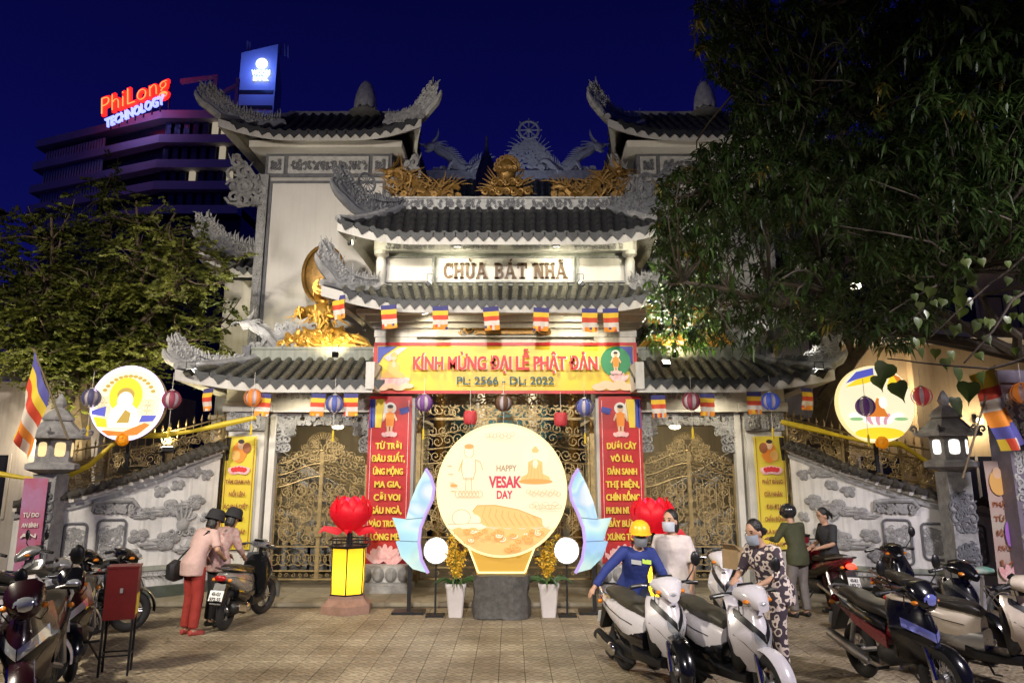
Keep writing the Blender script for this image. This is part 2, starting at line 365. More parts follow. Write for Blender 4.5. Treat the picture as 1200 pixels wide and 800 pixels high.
def make_roof(parent, name, rf, m_pan, m_tile, sides='flrb', pitch=.24, courses=4, single=True, m_soffit=None, drip=True, hips=True, r=.075, label=None):
    pan = MB(); up = Vector((0,0,1))
    for sd in sides:
        pan.grid(lambda a, b, sd=sd: rf.pt(sd, a, b)+Vector((0,0,.0)), 30, 6)
    roof = pan.build(name, m_pan, parent, sharp=60)
    if label: roof['label'] = label
    sof = MB()
    for sd in sides:
        sof.grid(lambda a, b, sd=sd: rf.pt(sd, a, 1-b)-Vector((0,0,.10 - .02*b)), 30, 6)
        if sd in 'flr': sof.grid(lambda a, b, sd=sd: rf.pt(sd, a, 0)-Vector((0,0,.012+.2*b)), 30, 1)
        if sd in 'flr': sof.grid(lambda a, b, sd=sd: rf.pt(sd, a, .16*b)-Vector((0,0,.212)), 30, 1)
    if m_soffit: sof.build('soffit', m_soffit, roof, sharp=50)
    many = MB(); drips = MB()
    bt = MB(); barrel(bt, r, 1.0); bt_me = bt.mesh('tile', m_tile)
    cap_ = MB(); cap_.lathe([(.001,-.012),(r*.8,-.012),(r*1.05,.012)], 12, axis='y'); cap_.ball((0,-.012,0), (r*.35,.015,r*.35), 6, 4); cap_me = cap_.mesh('tile_end', m_pan)
    dp = [(-pitch*.5,.03),(pitch*.5,.03),(pitch*.5,-.03),(0,-.155),(-pitch*.5,-.03)]
    dm = MB(); dm.prism(dp, -.012, .012); dm_me = dm.mesh('drip_tile', m_pan)
    for sd in sides:
        if sd == 'b': continue
        w = (rf.pt(sd, 1, 0)-rf.pt(sd, 0, 0)).length; n = int(w/pitch)
        for i in range(n+1):
            base_q = (i+.5 - (n+1)/2)*pitch/ (w) + .5
            off = (base_q-.5)*w
            for c in range(courses):
                t0, t1 = c/courses, (c+1)/courses + .02
                w0, w1 = rf.width(sd, t0), rf.width(sd, min(1,t1))
                q0, q1 = .5+off/w0, .5+off/w1
                if sd == 'f' and (rf.l[0] != rf.l[1]):   # keep rows square to the eave where only one end is hipped
                    xe = lerp(rf.ex[0], rf.ex[1], base_q)
                    q0 = (xe-lerp(rf.ex[0],rf.tx[0],t0))/(lerp(rf.ex[1],rf.tx[1],t0)-lerp(rf.ex[0],rf.tx[0],t0)); tt = min(1,t1)
                    q1 = (xe-lerp(rf.ex[0],rf.tx[0],tt))/(lerp(rf.ex[1],rf.tx[1],tt)-lerp(rf.ex[0],rf.tx[0],tt))
                if not (0 <= q0 <= 1 and -.03 <= q1 <= 1.03): continue
                a, b = rf.pt(sd, q0, t0), rf.pt(sd, min(1,max(0,q1)), min(1,t1)); ya = b-a; ln = ya.length
                if ln < .03: continue
                ya.normalize(); side_v = rf.pt(sd, min(1,q0+.01), t0)-rf.pt(sd, max(0,q0-.01), t0)
                za = side_v.cross(ya).normalized(); xa = ya.cross(za)
                M = Matrix((xa, ya*ln, za)).transposed().to_4x4(); M.translation = a + za*.012*(1 if c else 1.2)
                if single:
                    o = put('tile', bt_me, roof); o.matrix_basis = M
                else:
                    k = len(many.v); barrel(many, r, 1.0, 5); many.v[k:] = [tuple(M @ Vector(p)) for p in many.v[k:]]
                if c == 0:
                    xb = side_v.normalized(); yb = up.cross(xb).normalized()
                    M2 = Matrix((xb, yb, xb.cross(yb))).transposed().to_4x4(); M2.translation = a + za*.02
                    if single: o = put('tile_end', cap_me, roof); o.matrix_basis = M2
                    if drip:
                        M3 = M2.copy(); M3.translation = a + xb*pitch*.5 - yb*.02
                        if single: o = put('drip_tile', dm_me, roof); o.matrix_basis = M3
                        else:
                            k = len(drips.v); drips.prism(dp, -.012, .012); drips.v[k:] = [tuple(M3 @ Vector(p)) for p in drips.v[k:]]
                            k = len(drips.v); drips.lathe([(.001,-.012),(r*.8,-.012),(r*1.05,.012)], 8, axis='y'); drips.v[k:] = [tuple(M2 @ Vector(p)) for p in drips.v[k:]]
    if not single:
        tag(many.build('tile_rows', m_tile, roof), kind='stuff'); tag(drips.build('drip_edge', m_pan, roof), kind='stuff')
    if hips:
        for sd, q, on in (('f',0,rf.l[0]), ('f',1,rf.l[1])):
            if not on: continue
            h = MB(); h.tube([rf.pt(sd, q, t/8)+Vector((0,0,.05)) for t in range(8,-1,-1)], [.085]*8+[.07], 8); h.build('hip_ridge', stone, roof)
    return roof
def corner_ornament(parent, p_in, p_tip, h, seed, m, name='corner_ornament', th=.05, up=.3):
    """scrolled stone crest rising along a hip from p_in to an upswept tip"""
    p_in, p_tip = Vector(p_in), Vector(p_tip); d = p_tip-p_in; L = math.hypot(d.x, d.y); xa = Vector((d.x, d.y, 0)).normalized()
    fn = flat_fn(p_in, xa); mb = MB(); N = 16
    base = [(L*k/N, d.z*(k/N) - .12*L*math.sin(PI*min(1,k/N*1.05)) + up*h*max(0,(k/N-.55)/.45)**2) for k in range(N+1)]
    tipx, tipz = base[-1]
    body = base + [(tipx+.10*h, tipz+.10*h), (tipx+.17*h, tipz+.20*h), (tipx+.19*h, tipz+.30*h)]
    mb.tube([fn(x, 0, z) for x, z in body], [th*1.6]*N+[th*1.4, th*1.1, th*.8, th*.3], 7)
    hk = lambda k: h*(.22+.62*(k/N)**1.2)
    # solid lower band of the crest
    k0 = 0
    out = [base[k] for k in range(k0, N+1)] + [(base[k][0], base[k][1]+hk(k)*.27+.03*h*math.sin(k*2.1)) for k in range(N, k0-1, -1)]
    mb.loft([[fn(x, -th*.55, z) for x, z in out], [fn(x, th*.55, z) for x, z in out]], caps=False)
    for k in range(k0, N):
        q = [out[k-k0], out[k+1-k0], out[-1-(k+1-k0)], out[-1-(k-k0)]]
        for y, fl in ((-th*.55, 0), (th*.55, 1)): mb.add([fn(x, y, z) for x, z in q], [(3,2,1,0) if fl else (0,1,2,3)])
    r = random.Random(seed)
    for k in [q/2 for q in range(2, 2*N+1)]:
        x, z = [lerp(base[int(k)][i], base[min(N,int(k)+1)][i], k-int(k)) for i in (0,1)]; hh = hk(k)*(1.08 if k < N-1 else .8); zz = z+.12*hh
        while zz < z+hh*.85:
            rr = r.uniform(.06,.11)*h + .01
            curl(mb, fn, x+r.uniform(-.03,.03)*L, zz+rr*.6, rr, th*.5, r.uniform(1,1.6), r.uniform(0,6), r.choice((-1,1)), 11, 4, -th*r.uniform(.3,.9))
            zz += rr*1.5
        tongue(mb, fn, x, z+hh*.8, h*r.uniform(.16,.3), 2.0-1.0*k/N+r.uniform(-.4,.4), th*.6, r.uniform(-1,1))
    return mb.build(name, m, parent)

XC = -.13; KZ = .96
def slab_letters(text, width, h, parent, loc):
    """heavy slab-serif capitals, each letter a piece of its own"""
    m = mat('brown_letters', (.105,.05,.014), .5, var=.45, vs=14)
    def rect(mb, x0, x1, z0, z1): mb.bb(x0, x1, -.03, .03, z0, z1)
    def arc(mb, cx, cz, a, b, th, a0, a1, n=14):
        o_ = [(cx+a*math.cos(lerp(a0,a1,i/n)), cz+b*math.sin(lerp(a0,a1,i/n))) for i in range(n+1)]; i_ = [(cx+(a-th)*math.cos(lerp(a0,a1,i/n)), cz+(b-th*.62)*math.sin(lerp(a0,a1,i/n))) for i in range(n+1)]
        for k in range(n): mb.prism([o_[k], o_[k+1], i_[k+1], i_[k]], -.03, .03)
    S_ = .1
    def serif(mb, x0, x1, z): rect(mb, x0-.06, x1+.06, z, z+S_); mb.box(((x0+x1)/2, 0, z+(S_+.02 if z < .5 else -.02)), ((x1-x0)+.05, .058, .05))
    def stem(mb, x0, x1, z1=1.): rect(mb, x0, x1, .0, z1); serif(mb, x0, x1, 0); serif(mb, x0, x1, z1-S_)
    def glyph(c):
        mb = MB(); w = .8
        if c == 'C': arc(mb, .42, .5, .42, .5, .25, .75, 2*PI-.75); rect(mb, .68, .8, .62, .98); rect(mb, .70, .78, .06, .3)
        if c == 'H': stem(mb, .06, .3); stem(mb, .56, .8); rect(mb, .3, .56, .44, .58); w = .86
        if c in 'UÙ': rect(mb, .06, .3, .3, 1.); serif(mb, .06, .3, 1-S_); rect(mb, .58, .78, .3, 1.); serif(mb, .58, .78, 1-S_); arc(mb, .42, .34, .36, .34, .23, PI, 2*PI); w = .86
        if c in 'AÁÃ':
            mb.prism([(.34,1.),(.54,1.),(.92,.05),(.66,.05)], -.03, .03); mb.prism([(.34,1.),(.46,.9),(.2,.05),(.04,.05)], -.028, .028); rect(mb, .24, .66, .28, .4); rect(mb, -.02, .28, 0, S_); rect(mb, .58, 1., 0, S_); rect(mb, .28, .6, .93, 1.02); w = .98
        if c == 'B': stem(mb, .06, .3); arc(mb, .34, .74, .38, .26, .2, -PI/2, PI/2); arc(mb, .34, .27, .44, .28, .22, -PI/2, PI/2); rect(mb, .28, .4, .9, 1.); rect(mb, .28, .4, 0, .1); rect(mb, .28, .4, .45, .56)
        if c == 'T': rect(mb, .28, .54, 0, 1.); rect(mb, .16, .66, 0, S_); rect(mb, .0, .82, .84, 1.); rect(mb, .0, .14, .66, .9); rect(mb, .68, .82, .66, .9); w = .82
        if c == 'N': stem(mb, .06, .26); stem(mb, .62, .80); mb.prism([(.06,1.),(.34,1.),(.8,0.),(.54,0.)], -.026, .026); w = .86
        if c == 'Ù': mb.prism([(.3,1.26),(.42,1.28),(.52,1.08),(.44,1.06)], -.03, .03)
        if c == 'Á': mb.prism([(.5,1.26),(.64,1.24),(.46,1.06),(.4,1.08)], -.03, .03)
        if c == 'Ã': mb.tube([(.22,0,1.1),(.34,0,1.18),(.46,0,1.12),(.6,0,1.18)], .045, 6)
        return mb, w
    gl = [(None, .42) if c == ' ' else glyph(c) for c in text]; tot = sum(w for _, w in gl)+.07*(len(gl)-1); k = width/tot; x = -width/2
    for (mb, w) in gl:
        if mb is not None:
            mb.v = [(p[0]*k, p[1], p[2]*h) for p in mb.v]; mb.build('letter', m, parent, (loc[0]+x, loc[1], loc[2]), fix=True)
        x += (w+.07)*k
gate = thing('temple_gate', 'white and grey three-bay temple gate with tiered curved tile roofs', 'gate', (XC, 0, 0)); gate.scale = (.99, 1, KZ)
def gx(mb): return mb
# columns
def lotus_pedestal(mb, x, y, w, z0=.1):
    mb.bb(x-w/2-.1, x+w/2+.1, y-.16-w/2, y+w/2, z0, z0+.24)
col_m = plaster
for sx_ in (-1, 1):
    mb = MB(); x0, x1 = 1.77, 2.6
    mb.bb(sx_*x0, sx_*x1, 15.0, 15.8, .1, 4.95)
    mb.bb(sx_*(x0-.03), sx_*(x1+.03), 14.97, 15.83, 4.62, 4.72)
    c = mb.build('column', col_m, gate)
    # lotus pedestal
    p = MB(); xm = (x0+x1)/2*sx_
    p.bb(xm-.5, xm+.5, 14.35, 15.0, .06, .19); p.bb(xm-.46, xm+.46, 14.40, 15.0, .19, .23)
    p.build('pedestal', stone, c)
    for k in range(4):
        q = MB(); q.ball((xm-.345+.23*k, 14.62, .36), (.13,.17,.155), 10, 7); q.build('lotus_petal', stone, c)
    q = MB(); q.bb(xm-.44, xm+.44, 14.55, 15.0, .23, .52); q.build('pedestal_block', stone_pale, c)
    mb = MB(); mb.bb(sx_*4.68, sx_*5.38, 15.0, 15.7, .1, 3.42)
    mb.bb(sx_*4.55, sx_*5.5, 14.9, 15.8, 3.42, 3.60)
    c = mb.build('column', col_m, gate)
    mb = MB(); mb.bb(sx_*4.66, sx_*5.42, 14.94, 14.999, 3.05, 3.40)
    cap = mb.build('capital', stone, c)
    mb = MB(); fn = flat_fn((sx_*5.04-.32, 14.92, 3.06), (1,0,0)); carved(mb, fn, .64, .28, 5, 6, .016); mb.build('capital_carving', stone_pale, c)
    mb = MB(); mb.bb(sx_*4.5, sx_*4.62, 15.12, 15.3, .1, 3.42); mb.build('door_jamb', col_m, gate)
    mb = MB(); mb.bb(sx_*4.62, sx_*5.44, 14.86, 15.75, .1, .38); mb.build('pedestal', stone, c)
# lintels and friezes of the side bays
for sx_ in (-1, 1):
    mb = MB(); mb.bb(sx_*2.6, sx_*4.68, 15.02, 15.6, 3.42, 3.62); mb.build('lintel', plaster, gate)
    mb = MB(); mb.bb(sx_*2.6, sx_*5.5, 15.05, 15.6, 3.62, 4.25); fr = mb.build('frieze', plaster, gate)
    mb = MB(); fn = flat_fn((sx_*3.6-.85, 15.03, 3.68), (1,0,0)); carved(mb, fn, 1.7, .2, 8, 16, .014); mb.build('frieze_carving', stone, fr)
    # pierced stone valance
    mb = MB(); 
    for q in range(2): carved(mb, flat_fn((sx_*3.63-1.0, 15.18+.04*q, 3.16), (1,0,0)), 2.0, .24, 31+q, 22, .022)
    mb.bb(sx_*2.6, sx_*4.6, 15.14, 15.26, 3.38, 3.419)
    for xx in (2.72, 4.50-.1):
        for q in range(2): carved(mb, flat_fn((sx_*xx-.1, 15.18+.04*q, 2.62), (1,0,0)), .22, .56, 41+q, 3, .022)
        for q in range(2): carved(mb, flat_fn((sx_*(xx+(.16 if xx < 3 else -.16))-.1, 15.18+.04*q, 2.95), (1,0,0)), .2, .25, 47+q, 3, .022)
    mb.build('pierced_valance', stone, gate)
# centre block: beam behind the banner, soffit cornice, sign storey
mb = MB(); mb.bb(-1.77, 1.77, 15.1, 15.7, 4.0, 5.05); mb.bb(-2.62, 2.62, 14.98, 15.85, 4.951, 5.12); mb.build('centre_beam', plaster, gate)
mb = MB()
for k, (z0, z1, o) in enumerate(((5.12,5.22,.1),(5.22,5.34,.28),(5.34,5.44,.5))): mb.bb(-2.6-o*.6, 2.6+o*.6, 15.0-o, 15.9+o*.5, z0, z1)
mb.build('cornice', plaster, gate)
mb = MB(); fn = flat_fn((-.95, 14.93, 4.99), (1,0,0)); carved(mb, fn, 1.9, .24, 77, 14, .02, top=lambda k: .55+.45*math.sin(PI*k)); 
for s_ in (-1,1): curl(mb, fn, .95+s_*.72, .12, .13, .03, 1.6, 0, s_)
mb.box((0,14.93,5.1),(1.1,.05,.2)); mb.build('banner_crest', gold_dull, gate)
mb = MB(); mb.bb(-2.52, 2.52, 15.0, 15.7, 5.9, 7.0); storey = mb.build('sign_storey', stone_green, gate)
for (x0, x1, nm) in ((-2.4,-1.5,'blank_panel'), (1.5,2.4,'blank_panel'), (-1.36,1.36,'name_board')):
    mb = MB(); mb.bb(x0, x1, 14.965, 14.999, 6.13, 6.62); pn = mb.build(nm, plaster_lit, storey)
    if nm == 'name_board':
        slab_letters('CHÙA BÁT NHÃ', 2.52, .34, storey, (0, 14.95, 6.17))
    mb = MB(); 
    for (a, b, c_, d_) in ((x0-.04,x1+.04,6.09,6.13),(x0-.04,x1+.04,6.62,6.66),(x0-.04,x0,6.13,6.62),(x1,x1+.04,6.13,6.62)): mb.bb(a,b,14.94,14.998,c_,d_)
    mb.build('panel_frame', stone, storey)
for sx_ in (-1, 1):
    mb = MB(); mb.lathe([(.13,0),(.13,.06),(.085,.09),(.1,.3),(.1,.55),(.08,.62),(.15,.68),(.15,.76)], 14, (sx_*2.52, 14.88, 5.98)); mb.build('small_column', plaster, storey)
mb = MB(); mb.bb(-2.66, 2.66, 14.8, 15.8, 6.74, 6.98); bd = mb.build('upper_frieze', plaster, storey)
mb = MB()
for q in range(4): carved(mb, flat_fn((-2.4+1.25*q, 14.785, 6.76), (1,0,0)), 1.0, .17, 60+q, 11, .012)
mb.build('frieze_carving', stone, storey)

low = Roof((-2.95,2.95),(14.0,16.8),5.46,(-2.5,2.5),(15.02,15.9),6.05,.24,1.3,.42)
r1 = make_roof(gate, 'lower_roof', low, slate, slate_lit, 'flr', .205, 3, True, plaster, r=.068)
upr = Roof((-2.9,2.9),(13.9,17.0),6.80,(-2.35,2.35),(15.4,15.6),7.85,.2,1.2,.25)
r2 = make_roof(gate, 'upper_roof', upr, slate, slate, 'flrb', .23, 5, False, plaster)
mb = MB(); mb.bb(-2.55, 2.55, 15.4, 15.6, 7.86, 8.1); mb.bb(-2.6,2.6,15.36,15.64,8.1,8.14); rd = mb.build('ridge', stone_pale, r2)
mb = MB()
for q in range(5): carved(mb, flat_fn((-2.4+.98*q, 15.385, 7.89), (1,0,0)), .85, .15, 90+q, 10, .012)
tag(mb.build('ridge_carving', stone_dark, r2), kind='stuff')
for sx_ in (-1, 1):
    # upswept ridge ends and corner crests
    corner_ornament(r2, (sx_*2.2, 15.3, 7.85), (sx_*3.3, 14.2, 7.5), .9, 11, stone_dark, 'ridge_end_crest', .06, .3)
    w = MB(); fn = flat_fn((sx_*2.85, 14.75, 8.1), (sx_*1,-1,0))
    for k in range(12): a = 2*PI*k/12; w.tube([fn(.02*math.cos(a),0,.02*math.sin(a)+.12), fn(.19*math.cos(a),0,.19*math.sin(a)+.12)], .012, 4)
    w.tube([fn(.2*math.cos(2*PI*k/20),0,.2*math.sin(2*PI*k/20)+.12) for k in range(20)], .028, 5, closed=True); w.build('ridge_wheel', stone_dark, r2)
    corner_ornament(r1, (sx_*2.5, 14.75, 5.95), (sx_*3.38, 13.6, 5.78), .85, 23, stone, 'corner_ornament', .055, .3)
    # side roofs
    ex = (2.45, 5.62); tx = (2.45, 5.05)
    rr = Roof((-ex[1],-ex[0]) if sx_ < 0 else ex, (14.1,16.6), 3.93, (-tx[1],-tx[0]) if sx_ < 0 else tx, (15.2,15.4), 4.5, .2, 1.5, .36, 1.15, 1. if sx_ < 0 else 0., 0. if sx_ < 0 else 1.)
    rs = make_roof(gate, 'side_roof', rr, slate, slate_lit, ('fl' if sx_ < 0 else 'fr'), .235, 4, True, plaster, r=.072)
    mb = MB(); mb.bb(sx_*2.45, sx_*5.12, 15.18, 15.42, 4.46, 4.72); mb.bb(sx_*2.45, sx_*5.16, 15.15, 15.45, 4.72, 4.77); mb.build('ridge', stone_green, rs)
    mb = MB(); mb.bb(sx_*5.13, sx_*5.28, 15.12, 15.48, 4.38, 4.79); mb.build('ridge_end_block', stone_dark, rs)
    corner_ornament(rs, (sx_*5.22, 15.1, 4.42), (sx_*6.15, 13.85, 4.2), .68, 29, stone_pale, 'corner_ornament', .06, .15)
    mb = MB(); dragon(mb, flat_fn((sx_*4.1, 15.3, 4.76), (sx_*1,0,0)), 1.25, .95, 3, .1, 1.3)
    carved(mb, flat_fn((sx_*4.3-.4, 15.32, 4.76), (1,0,0)), .8, .5, 19, 9, .04); mb.build('ridge_dragon', stone, rs)
    mb = MB(); mb.bb(sx_*2.42, sx_*2.58, 14.05, 15.3, 3.78, 4.3); mb.build('roof_end_wall', plaster, rs)

# ------------------------------------------------------------------ flanking towers
def tower(xc, side, label):
    t = thing('bell_tower', label, 'tower', (xc, 0, 0), group='towers behind the temple gate'); t.scale = (.99, 1, KZ)
    mb = MB(); mb.bb(-1.58, 1.58, 17.0, 20.6, 3.5, 9.25); wall = mb.build('wall', plaster, t)
    mb = MB(); mb.bb(-1.3, 1.3, 16.955, 16.998, 4.2, 9.08); pn = mb.build('blank_panel', plaster_lit, wall)
    mb = MB()
    for (a,b,c_,d_) in ((-1.36,-1.3,4.2,9.14),(1.3,1.36,4.2,9.14),(-1.3,1.3,9.08,9.14)): mb.bb(a,b,16.93,16.999,c_,d_)
    mb.build('panel_frame', stone_dark, wall)
    for s_ in (-1, 1):
        mb = MB(); mb.bb(s_*1.39, s_*1.6, 16.9, 17.02, 3.5, 9.3); pl = mb.build('pilaster', stone, wall)
        mb = MB(); [carved(mb, flat_fn((s_*1.495-.07, 16.885, 4.2+.3*q), (1,0,0)), .14, .25, 13+q, 2, .015) for q in range(16)]; mb.build('pilaster_carving', stone_pale, wall)
    mb = MB(); mb.bb(-1.5, 1.5, 16.95, 20.6, 9.25, 9.85); fr = mb.build('frieze', stone_dark, t)
    for (a, b) in ((-.95,.95),(-1.42,-1.05),(1.05,1.42)):
        mb = MB(); mb.bb(a, b, 16.91, 16.948, 9.33, 9.77); fp = mb.build('frieze_panel', stone_pale, fr)
        mb = MB(); carved(mb, flat_fn((a+.06, 16.895, 9.4), (1,0,0)), (b-a)-.12, .22, 17, max(3,int((b-a)*9)), .016); mb.build('frieze_carving', stone_dark, fr)
    mb = MB(); mb.bb(-1.78, 1.78, 16.55, 20.9, 9.85, 10.02); mb.build('cornice', plaster_lit, t)
    rf = Roof((-2.05,2.05),(16.2,21.3),10.06,(-1.35,1.35),(18.4,19.0),11.6,.24,1.4,.25)
    ro = make_roof(t, 'roof', rf, slate, slate, 'flrb', .24, 6, False, plaster)
    mb = MB(); mb.bb(-1.5, 1.5, 18.5, 18.9, 11.5, 11.78); mb.build('ridge', stone, ro)
    for s_ in (-1, 1):
        corner_ornament(ro, (s_*1.25, 17.3, 10.85), (s_*2.65, 15.8, 10.42), .85, 37, stone_pale, 'corner_ornament', .06, .22)
        mb = MB(); fn = flat_fn((s_*1.55, 16.9, 8.4), (s_*1,-.5,0)); carved(mb, fn, .62, 1.3, 51, 5, .05, top=lambda k: .5+.5*k); mb.build('bracket', stone, t)
    # lotus bud finial
    mb = MB(); mb.lathe([(.3,0),(.42,.05),(.25,.14),(.2,.2)], 14, (.55,18.2,11.5)); fb = mb.build('finial', stone_pale, ro)
    for k in range(8):
        a = 2*PI*k/8; q = MB(); M = Matrix.Rotation(a, 3, 'Z') @ Matrix.Rotation(-.26, 3, 'Y')
        q.ball((.55+.16*math.cos(a), 18.2+.16*math.sin(a), 12.05), (.09,.19,.42), 8, 6, M); q.build('finial_petal', stone_pale, ro)
    q = MB(); q.ball((.55,18.2,12.05), (.22,.22,.45), 10, 7); q.build('finial_bud', stone_pale, ro)
    # lower side roof
    X0, X1 = (1.6, 2.65)
    exx = (-X1,-X0) if side < 0 else (X0, X1); txx = (-X0-.45,-X0) if side < 0 else (X0, X0+.45)
    r2_ = Roof(exx, (17.2,20.6), 7.0, txx, (18.2,19.6), 7.75, .4, 1.3, .25, 1.15, 1. if side < 0 else 0., 0. if side < 0 else 1.)
    lr = make_roof(t, 'lower_side_roof', r2_, slate, slate, ('fl' if side < 0 else 'fr'), .24, 3, False, plaster)
    corner_ornament(lr, (side*1.65, 18.2, 7.75), (side*2.9, 16.9, 7.5), .95, 43, stone_pale, 'corner_ornament', .07, .2)
    mb = MB(); mb.bb(side*1.6, side*2.6, 17.9, 20.4, 3.5, 6.9); mb.build('side_wall', plaster, t)
    return t
tower(-4.31, -1, 'white tower behind the gate with grey carved eaves, clear of the leaves')
tower(4.42, 1, 'white tower behind the gate half hidden by dark tree leaves')

# ------------------------------------------------------------------ main hall behind
hall = thing('main_hall', 'main hall roof behind the gate with dragons and a dharma wheel on its ridge', 'temple', (.1, 0, 0)); hall.scale = (1, 1, .95)
mb = MB(); mb.bb(-6, 6, 28.5, 34, 0, 11.9); mb.build('wall', plaster, hall)
hr = Roof((-7,7),(26.8,36),12.0,(-4,4),(30.3,30.9),14.7,.8,2.2,.5)
ro = make_roof(hall, 'roof', hr, slate, slate, 'flr', .3, 7, False, plaster, r=.1)
mb = MB(); mb.bb(-4, 4, 30.3, 30.9, 14.6, 15.2); mb.build('ridge', stone, ro)
for s_ in (-1, 1):
    mb = MB(); dragon(mb, flat_fn((s_*1.0, 30.5, 15.15), (s_*1,0,0)), 2.7, 2.3, 5+s_, .17, 1.6); mb.build('ridge_dragon', stone_pale, ro)
mb = MB(); fn = flat_fn((.62, 30.5, 15.15), (1,0,0)); wz = 2.05
mb.tube([fn(.42*math.cos(2*PI*k/24),0,wz+.42*math.sin(2*PI*k/24)) for k in range(24)], .06, 6, closed=True)
for k in range(8): a = 2*PI*k/8; mb.tube([fn(0,0,wz), fn(.56*math.cos(a),0,wz+.56*math.sin(a))], .035, 5)
mb.ball(fn(0,0,wz), .12); carved(mb, flat_fn((.62-.95,30.5,15.15),(1,0,0)), 1.9, 1.55, 71, 13, .06, top=lambda k: .45+.55*math.sin(PI*k))
for k in range(15): a = PI*k/14; tongue(mb, fn, .3*math.cos(a), .95+.3*math.sin(a), .75, a, .06, .4)
mb.build('wheel_crest', stone_pale, ro)
mb = MB(); mb.lathe([(.22,0),(.3,.1),(.2,.25),(.34,.7),(.36,1.1),(.22,1.6),(.06,2.0),(.03,2.5)], 14, (-.85,24.0,10.6)); mb.bb(-1.1,-.6,23.8,24.2,9.0,10.6)
u_ = mb.build('stone_finial', stone_dark); tag(u_, 'dark slender stone urn finial seen between gate ridge and hall roof', 'finial')

# gilded crests standing on the gate ridge
def sunburst(x, y, z, w, h, label):
    t = thing('gilded_crest', label, 'ornament', (x, y, z))
    mb = MB(); fn = flat_fn((0,0,0), (1,0,0)); r = random.Random(3)
    for ring in range(4):
        n = 30-5*ring; rr = w*.5*(1-.2*ring)
        for k in range(n):
            a = -.12 + (PI+.24)*(k+.5*(ring % 2))/(n-1)
            tongue(mb, fn, .18*rr*math.cos(a), h*.12+.18*rr*math.sin(a)*h/w*2, rr*r.uniform(.72,.98)*(1 if abs(math.cos(a)) > .5 else .85), a, .045, r.uniform(-.5,.5), 4, 4, -.04*ring)
    mb.build('rays', gold_dull, t)
    mb = MB()
    for k in range(7): curl(mb, fn, (k-3)*w*.12, h*.1, .09, .03, 1.5, k, 1 if k % 2 else -1, 14, 5, -.2)
    for k in range(5): curl(mb, fn, (k-2)*w*.1, h*.32, .09, .03, 1.5, k, 1 if k % 2 else -1, 14, 5, -.22)
    mb.ball(fn(0,-.1,h*.62), (w*.16,.16,h*.3), 12, 8); 
    for k in range(4): curl(mb, fn, (k-1.5)*w*.08, h*.62, .08, .028, 1.6, k, 1, 14, 5, -.24)
    for k in range(9): a = PI*k/8; curl(mb, fn, .19*w*math.cos(a), h*.66+.2*w*math.sin(a), .07, .025, 1.5, k, 1, 12, 4, -.15)
    mb.build('face', gold_dull, t)
    return t
sunburst(XC+.02, 15.5, 8.13*KZ, 1.25, .95, 'gilded flame crest at the middle of the gate ridge')
for sx_, lb in ((-1,'gilded dragon on the gate ridge beside the clear white tower'), (1,'gilded dragon on the gate ridge beside the leafy tower')):
    t = thing('gilded_dragon', lb, 'ornament', (XC, 0, 8.14*KZ), group='gilded dragons on the gate ridge')
    mb = MB(); fn = flat_fn((sx_*.95, 15.5, 0), (sx_*1,0,0)); dragon(mb, fn, 1.6, 1.1, 8, .09, 2.2)
    r = random.Random(9)
    for k in range(70): tongue(mb, fn, r.uniform(.15,1.5), r.uniform(0,.25)+.25*max(0,(r.random()-.3)), r.uniform(.2,.42), r.uniform(.3,2.8), .035, r.uniform(-1,1), 4, 4, r.uniform(-.12,.12))
    for k in range(45): tongue(mb, fn, r.uniform(1.05,1.55), r.uniform(.1,.65), r.uniform(.2,.38), r.uniform(0,6.2), .035, r.uniform(-1,1), 4, 4, r.uniform(-.15,.12))
    mb.build('body', gold_dull, t)
